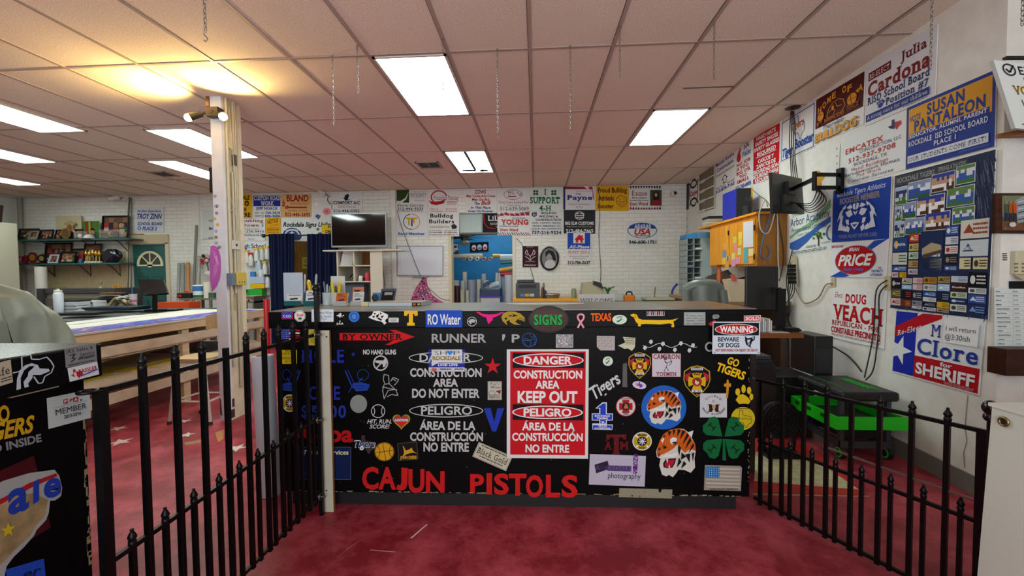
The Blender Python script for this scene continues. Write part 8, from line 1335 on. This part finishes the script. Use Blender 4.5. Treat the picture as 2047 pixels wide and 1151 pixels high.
# monitor on an arm
mxd=mat('#131413',.45);Q=[on_y(1543,344,3.75),on_y(1603,357,4.2),on_y(1608,428,4.2),on_y(1546,426,3.75)]
t=thing('computer_monitor','black monitor seen from behind on a folding wall arm','monitor',(2.35,4.0,1.9));n_=(Q[1]-Q[0]).cross(Q[3]-Q[0]).normalized();n_=n_ if n_.y > 0 else -n_
m=MB();m.prism(Q,n_*.025,mxd);m.build('panel',t,bevel=.004);c_=sum(Q,Vector())/4;e1=(Q[1]-Q[0])*.3;e2=(Q[3]-Q[0])
m=MB();m.obox(c_-e1*.8+e2*.02,e1*1.6,e2*.42,-n_*.02,mxd);m.build('rear_housing',t);m=MB();m.obox(c_-e1*.4-e2*.32,e1*.8,e2*.34,-n_*.03,mat('#0c0d0c',.5));m.build('mount_plate',t)
wb=on_wall(1683,362,.01);t=thing('monitor_arm','black folding double arm bracket on the sign wall','bracket',wb);m=MB();m.box(wb.x-.03,wb.x,wb.y-.03,wb.y+.03,wb.z-.11,wb.z+.11,IRON);m.build('wall_plate',t)
el_=on_y(1628,362,3.7);mid=c_-e2*.12-n_*.03
for dz in (.055,-.055): m=MB();m.bar(wb+Vector((-.02,0,dz)),el_+Vector((0,0,dz)),.022,.03,IRON);m.build('upper_arm',t)
m=MB();m.bar(el_+Vector((0,0,.02)),mid,.026,.03,IRON);m.cyl(el_-Vector((0,0,.08)),el_+Vector((0,0,.08)),.018,IRON);m.build('forearm',t)
for k in range(5): m=MB();m.tube([c_+e2*.2-n_*.02+e1*(.1*k),c_+e2*.28+Vector((.12,-.1,-.02*k)),el_+Vector((.02*k,-.03,-.10-.02*k)),el_+Vector((.03,0,-.05)),el_+Vector((.1,.02,-.07))],.004,IRON,5,5);m.build('cable',t)
# wires down from the ceiling corner and down the wall
hole=on_z(1585,215,ZC);m=MB();m.cyl((hole.x,hole.y,ZC-.004),(hole.x,hole.y,ZC-.0005),.07,mat('#120e0c'));m.build('cable_hole',None,'dark ragged hole in the ceiling above the folding arm','hole')
def wires(ptsl,lb,r=.005,c_='#141414'):
    m=MB()
    for pts in ptsl: m.tube([on_wall(u,v,o_) for u,v,o_ in pts],r,mat(c_,.5),5,4)
    m.build('cable_bundle',None,lb,'cables')
wires([[(1581+k*2,222,.05),(1578+k*4,280,.06),(1580+k*3,310,.07),(1582+k*4,355,.06)] for k in range(4)],'black cables dropping from the ceiling hole behind the arm-mounted monitor')
wires([[(1584,500+10*k,.03),(1572+4*k,560+6*k,.05),(1580-3*k,620,.06),(1566+9*k,660+8*k,.05),(1570+7*k,735,.04)] for k in range(5)],'tangle of black cords hanging behind the standing monitor')
wires([[(1773,560,.02),(1752,580,.03),(1748,640,.02),(1742,690,.02),(1728,755,.05)],[(1773,570,.02),(1758,590,.03),(1757,650,.02),(1747,735,.02),(1730,760,.05)]],'two black cords looping from the outlet down over the constable sign')
wires([[(1664,566,.02),(1650,570,.02),(1636,595,.02),(1610,606,.02),(1596,590,.02),(1590,575,.02)]],'tan cord sagging between the two wall outlets',.006,'#8a7a5c')
for u0,v0,u1,v1,lb,c_ in [(1661,556,1669,575,'beige outlet under the red oval campaign sign','#b8ac84'),(1768,552,1780,580,'beige outlet between the constable sign and the team poster','#b8ac84')]: q=[on_wall(*p,.012) for p in ((u0,v0),(u1,v0-1),(u1,v1-1),(u0,v1))];m=MB();m.prism(q,on_wall(u0,v0,.0)-q[0],mat(c_));m.build('wall_outlet',None,lb,'outlet')
q=on_wall(1587,512,.03);b_=on_wall(1589,568,.03);t=thing('power_strip','beige power strip crowded with black plugs','power strip',b_);m=MB();m.bar(q,b_,.05,.03,mat('#b4ac8a'),(-1,0,0));m.build('strip',t)
for k in range(5): p=q.lerp(b_,.35+.14*k);m=MB();m.box(p.x-.06,p.x-.012,p.y-.05,p.y+.02,p.z-.02,p.z+.015,IRON);m.build('plug',t)
# desk end behind the counter, monitor, chair
dz=.965;br=wood('#5a3318','#7c4a22',4,0,.4);t=thing('side_desk','brown-topped desk behind the counter end','desk',(1.7,3.1,0));xr=on_y(1607,662,2.72).x;m=MB();m.box(1.26,xr,2.72,3.35,dz-.03,dz,br);m.build('desk_top',t)
for x,y in ((1.42,2.85),(1.42,3.3),(1.36,2.85),(xr-.1,3.3)): m=MB();m.box(x,x+.05,y,y+.05,0,dz-.03,mat('#15100e'));m.build('leg',t)
Y=2.95;a,b_=on_y(1492,533,Y),on_y(1562,620,Y);t=thing('computer_monitor','black monitor seen from behind on the brown desk','monitor',((a.x+b_.x)/2,Y,dz));m=MB();m.obox((a.x,Y,b_.z),(b_.x-a.x,.04,0),(0,.025,0),(0,0,a.z-b_.z),mxd);m.build('panel',t,bevel=.004);xc=on_y(1550,600,Y).x;m=MB();m.box(xc-.02,xc+.03,Y-.07,Y-.04,dz,(a.z+b_.z)/2,IRON);m.bar((xc,Y-.05,(a.z+b_.z)/2-.01),((a.x+b_.x)/2+.06,Y,(a.z+b_.z)/2-.01),.03,.035,mxd);m.box(xc-.07,xc+.09,Y-.14,Y+.05,dz,dz+.012,IRON);m.build('stand',t)
P=on_y(1527,640,2.8);m=MB()
for k in range(7): m.box(P.x-.04+.012*k,P.x-.031+.012*k,2.78,2.9,dz,dz+.075+.006*(k % 3),mat(['#b8b8b4','#8a8a8c','#c8c8c4'][k % 3]))
m.build('letter_holder',None,'rack of upright papers beside the standing monitor','papers')
P=on_y(1582,658,2.8);m=MB();m.box(P.x-.05,P.x+.04,2.78,2.86,dz,dz+.025,IRON);m.build('power_adapter',None,'black power adapter on the brown desk end','adapter');m=MB();m.box(1.5,1.62,2.74,2.9,dz,dz+.003,mat('#c0bdb4'));m.build('paper_sheet',None,'white paper lying under the standing monitor','paper')
gv=mat('#6a746c',.35,bump=.15,bscale=20);Y=4.25;P=on_y(1411,610,Y);t=thing('office_chair','grey-green leather office chair behind the counter','chair',(P.x,Y,0));zt3=on_y(1411,570,Y).z;hw=(on_y(1447,600,Y).x-on_y(1375,600,Y).x)/2
def backf(i,j): u=2*i-1;return (P.x+hw*u*(1-.08*j),Y-.09*(1-u*u)-.02+.07*j,zt3-.62*(1-j)-.05*abs(u)**3*(j > .8))
m=MB();m.grid(backf,16,12,gv);m.grid(lambda i,j: (backf(i,j)[0],backf(i,j)[1]+.11+.02*math.sin(i*3.14),backf(i,j)[2]),16,12,gv)
m.tube([(P.x-hw*.93,Y+.08,zt3-.05),(P.x-hw*.5,Y+.05,zt3-.005),(P.x,Y+.04,zt3),(P.x+hw*.5,Y+.05,zt3-.005),(P.x+hw*.93,Y+.08,zt3-.05)],.06,gv,10,4);m.build('backrest',t)
for sx in (-1,1): m=MB();m.tube([(P.x+sx*hw,Y+.05,zt3-.06),(P.x+sx*hw*1.05,Y+.0,zt3-.3),(P.x+sx*hw,Y,zt3-.6)],.05,gv,8,3);m.build('side_wing',t)
m=MB();m.box(P.x-hw,P.x+hw,Y-.45,Y+.1,.45,.56,gv);m.build('seat',t,bevel=.03);m=MB();m.cyl((P.x,Y-.15,.1),(P.x,Y-.15,.45),.03,IRON)
for k in range(5): a_=R(72*k);m.bar((P.x,Y-.15,.1),(P.x+.3*math.cos(a_),Y-.15+.3*math.sin(a_),.06),.04,.03,IRON);m.ell((P.x+.3*math.cos(a_),Y-.15+.3*math.sin(a_),.03),.03,.03,.03,IRON,8,6)
m.build('base',t)
t=thing('corner_desk','tan desk heaped with black bags under the wall cabinet','desk',(2.25,5.1,0));m=MB();m.box(1.95,2.68,4.5,6.2,1.0,1.04,mat('#8a7048'));m.build('desk_top',t);m=MB();m.box(2.0,2.05,4.55,6.1,0,1.0,mat('#5a4a38'));m.box(2.6,2.65,4.55,6.1,0,1.0,mat('#5a4a38'));m.build('panel_leg',t)
r_=random.Random(12);m=MB()
for k in range(16): q=Vector((2.1+.4*r_.random(),5.0+.5*r_.random(),1.08+.14*r_.random()));m.prism([q,q+Vector((.25*r_.random()+.08,-.1,.05)),q+Vector((.2,.1,.15*r_.random())),q+Vector((-.05,.12,.06))],(0,.03,.03),mat(r_.choice(['#0d0d0e','#141416','#1a1a1c']),.4))
m.obox((2.05,4.95,1.042),(.5,0,0),(0,.6,0),(0,0,.06),mat('#101012'));m.build('black_bags',None,'heap of black bags on the tan desk','bags')
P=on_y(1438,560,4.9);m=MB();m.lathe((P.x,4.9,1.04),[(.028,0),(.03,.3),(.02,.33),(.012,.36),(.03,.4)],mat('#a8552c',.3,.6),12);m.build('copper_torch',None,'tall copper coloured bottle before the black bags','bottle')
P=on_y(1476,575,4.55);m=MB();m.prism([(P.x-.07,4.56,1.041),(P.x+.12,4.56,1.041),(P.x+.1,4.62,1.28),(P.x-.09,4.62,1.28)],(0,.1,0),mat('#b8a88c'));m.prism([(P.x-.04,4.6,1.26),(P.x+.01,4.6,1.26),(P.x+.0,4.63,1.33),(P.x-.05,4.63,1.33)],(0,.01,0),mat('#b04a38'));m.build('paper_bag',None,'cream paper bag with a red packet on the tan desk','bag')
# items beyond the counter top near the back wall
Y=7.4;a,b_=on_y(1292,597,Y),on_y(1352,606,Y);m=MB();m.box(1.36+.0,2.6,7.1,7.9,.80,.84,mat('#7a766c'));m.box(1.45,1.5,7.2,7.8,0,.8,gm);m.box(2.45,2.5,7.2,7.8,0,.8,gm);m.build('back_bench',None,'low grey bench along the bare brick wall','bench');m=MB();m.box(a.x,b_.x,7.3,7.7,.84,a.z,mat('#0c7a2c',.4));m.box(a.x-.02,b_.x+.02,7.28,7.72,a.z-.02,a.z+.015,mat('#c0b89a'));m.build('green_bin',None,'green bin with a pale lid at the bare brick wall','bin',bevel=.006)
a=on_y(1249,590,7.4);b_=on_y(1270,606,7.4);t=thing('tool_case','orange case with a black handle beside the green bin','case',(a.x+.1,7.5,.84)) ;m=MB();m.box(max(a.x,1.37),b_.x,7.4,7.55,.84,a.z,mat('#d87a1c',.4));m.build('body',t,bevel=.02);m=MB();q=(max(a.x,1.37)+b_.x)/2;m.tube([(q-.05,7.47,a.z-.01),(q-.04,7.47,a.z+.05),(q+.04,7.47,a.z+.05),(q+.05,7.47,a.z-.01)],.012,IRON,6,3);m.build('handle',t)
for u,v,c_,lb in [(1345,567,'#26369c','blue bent lamp neck at the far corner'),(1309,574,'#8a7a5c','tan stick standing in the green bin')]:
    P=on_y(u,v,7.5);m=MB();m.tube([(P.x,7.55,.84+.0),(P.x+.01,7.55,P.z-.12),(P.x+(.01 if u < 1320 else .08),7.5,P.z)],.02 if u > 1320 else .012,mat(c_,.4),8,4);m.build('bent_stick',None,lb,'stick')
# cart, tower, fan
GRN=mat('#1ec41c',.35);gy2=mat('#3e3f44',.45,.3);cx0,cx1,cy0,cy1=2.18,2.53,3.08,3.50
t=thing('work_cart','rolling work seat with lime green trays','cart',((cx0+cx1)/2,3.29,0));zs_=.50;m=MB();m.box(cx0-.03,cx1+.02,cy0-.05,cy1+.04,zs_-.07,zs_,mat('#0f1010',.45));m.build('padded_top',t,bevel=.02)
s=Sign(Vector((cx0+.03,cy1-.03,zs_+.001)),Vector((cx1-.04,cy1-.03,zs_+.001)),Vector((cx0+.03,cy0+.02,zs_+.001)),eps=.0005)
s.line([(8,98),(14,60),(14,20),(8,4)],2,'#1ea81c').line([(92,98),(86,60),(86,20),(92,4)],2,'#1ea81c');e_=Sign(Vector((cx0+.22,cy0+.02,zs_+.001)),Vector((cx0+.22,cy1-.06,zs_+.001)),Vector((cx0+.30,cy0+.02,zs_+.001)),eps=.0005);e_.T('OEMTOOLS',4,10,96,90,'#1ea81c','Bi');s.mb.build('piping',t,'lime green piping');e_.mb.build('lettering',t)
for x in (cx0,cx1-.03):
    for y in (cy0,cy1-.03):
        m=MB();m.box(x,x+.03,y,y+.03,.09,zs_-.07,gy2);m.build('leg',t);m=MB();m.cyl((x,y+.015,.045),(x+.03,y+.015,.045),.045,mat('#141414'),n=20);m.cyl((x-.002,y+.015,.045),(x+.032,y+.015,.045),.036,GRN,n=20);m.cyl((x-.004,y+.015,.045),(x+.034,y+.015,.045),.026,mat('#141414'),n=16);m.box(x+.005,x+.025,y,y+.03,.06,.1,gy2);m.build('caster',t)
for a,b_ in (((cx0,cy0,.11),(cx1,cy0,.11)),((cx0,cy1,.11),(cx1,cy1,.11)),((cx0+.015,cy0,.11),(cx0+.015,cy1,.11)),((cx1-.015,cy0,.11),(cx1-.015,cy1,.11))): m=MB();m.bar(a,b_,.025,.05,gy2);m.build('lower_rail',t)
zt4=.24;m=MB()
for q in ((cx0-.075,cx1+.06,cy0-.07,cy0-.055),(cx0-.075,cx0-.06,cy0-.055,cy1+.03),(cx1+.03,cx1+.045,cy0-.055,cy1),(cx0-.06,cx1+.03,cy1+.02,cy1+.03)): m.box(*q,zt4,zt4+.09,GRN)
m.box(cx0-.07,cx1+.05,cy0-.065,cy1+.02,zt4,zt4+.012,mat('#1a1c1a',.5));m.build('tray',t,'lime green tray')
for y in (cy0+.04,cy0+.2,cy0+.34): m=MB();m.box(cx0-.0765,cx0-.0745,y,y+.05,zt4+.045,zt4+.07,mat('#0c3a0c'));m.build('tray_slot',t)
m=MB();m.box(cx0+.05,cx1-.05,cy0+.05,cy1-.05,.135,zt4-.001,mat('#101010'));m.build('drawer',t)
a,b_=on_y(1594,748,3.58),on_y(1662,748,3.58);m=MB();m.box(1.98,2.34,3.60,3.98,0,.47,mat('#0e0e0f',.4));m.build('black_case',None,'big black case on the floor behind the lime green trays','case',bevel=.01)
x0,x1=on_y(1628,700,3.62).x,on_y(1666,700,3.62).x;zt5=on_y(1640,672,3.62).z;t=thing('computer_tower','black computer tower standing on the big black case','computer',((x0+x1)/2,3.75,.47));m=MB();m.box(x0,x1,3.62,3.95,.471,zt5,mat('#121313',.4));m.build('case',t,bevel=.008);m=MB();m.box(x0+.01,x1-.01,3.614,3.622,.5,zt5-.1,mat('#1c1e1e',.5));m.build('front_grille',t);m=MB();m.tube([(x1,3.8,zt5-.06),(x1+.1,3.75,zt5-.12),(x1+.16,3.65,.62),(2.60,3.45,.55)],.006,IRON,5,5);m.build('cord',t)
P=on_y(1556,806,3.15);t=thing('floor_fan','black round floor fan behind the gate','fan',(P.x,3.15,0));m=MB(); 
for r in (.13,.105,.08,.05): m.ring((P.x,3.1,.27),(0,1,0),r,.005,IRON,28,5)
for k in range(14): a_=R(k*360/14);m.bar((P.x,3.1,.27),(P.x+.13*math.cos(a_),3.1,.27+.13*math.sin(a_)),.004,.004,IRON,(0,1,0))
m.build('grille',t);m=MB();m.cyl((P.x,3.11,.27),(P.x,3.2,.27),.14,mat('#0f0f10'),.11,24);m.build('drum',t);m=MB();m.box(P.x-.12,P.x+.12,3.06,3.2,0,.03,IRON);m.bar((P.x-.1,3.14,.03),(P.x-.13,3.14,.27),.02,.02,IRON);m.bar((P.x+.1,3.14,.03),(P.x+.13,3.14,.27),.02,.02,IRON);m.build('stand',t)
m=MB();m.box(1.78,1.94,3.45,3.7,0,.55,mat('#1c0e10',.5));m.box(1.76,1.96,3.43,3.72,.55,.575,mat('#141010'));m.build('dark_cabinet',None,'low dark cabinet under the cables behind the counter end','cabinet');m=MB()
for k in range(3): m.box(1.79,1.93,3.45+.03*k,3.68,.5755+.03*k,.603+.03*k,mat(['#101012','#1a1a1c','#3a3c3c'][k]))
m.build('router_stack',None,'stack of black routers on the low dark cabinet','router')
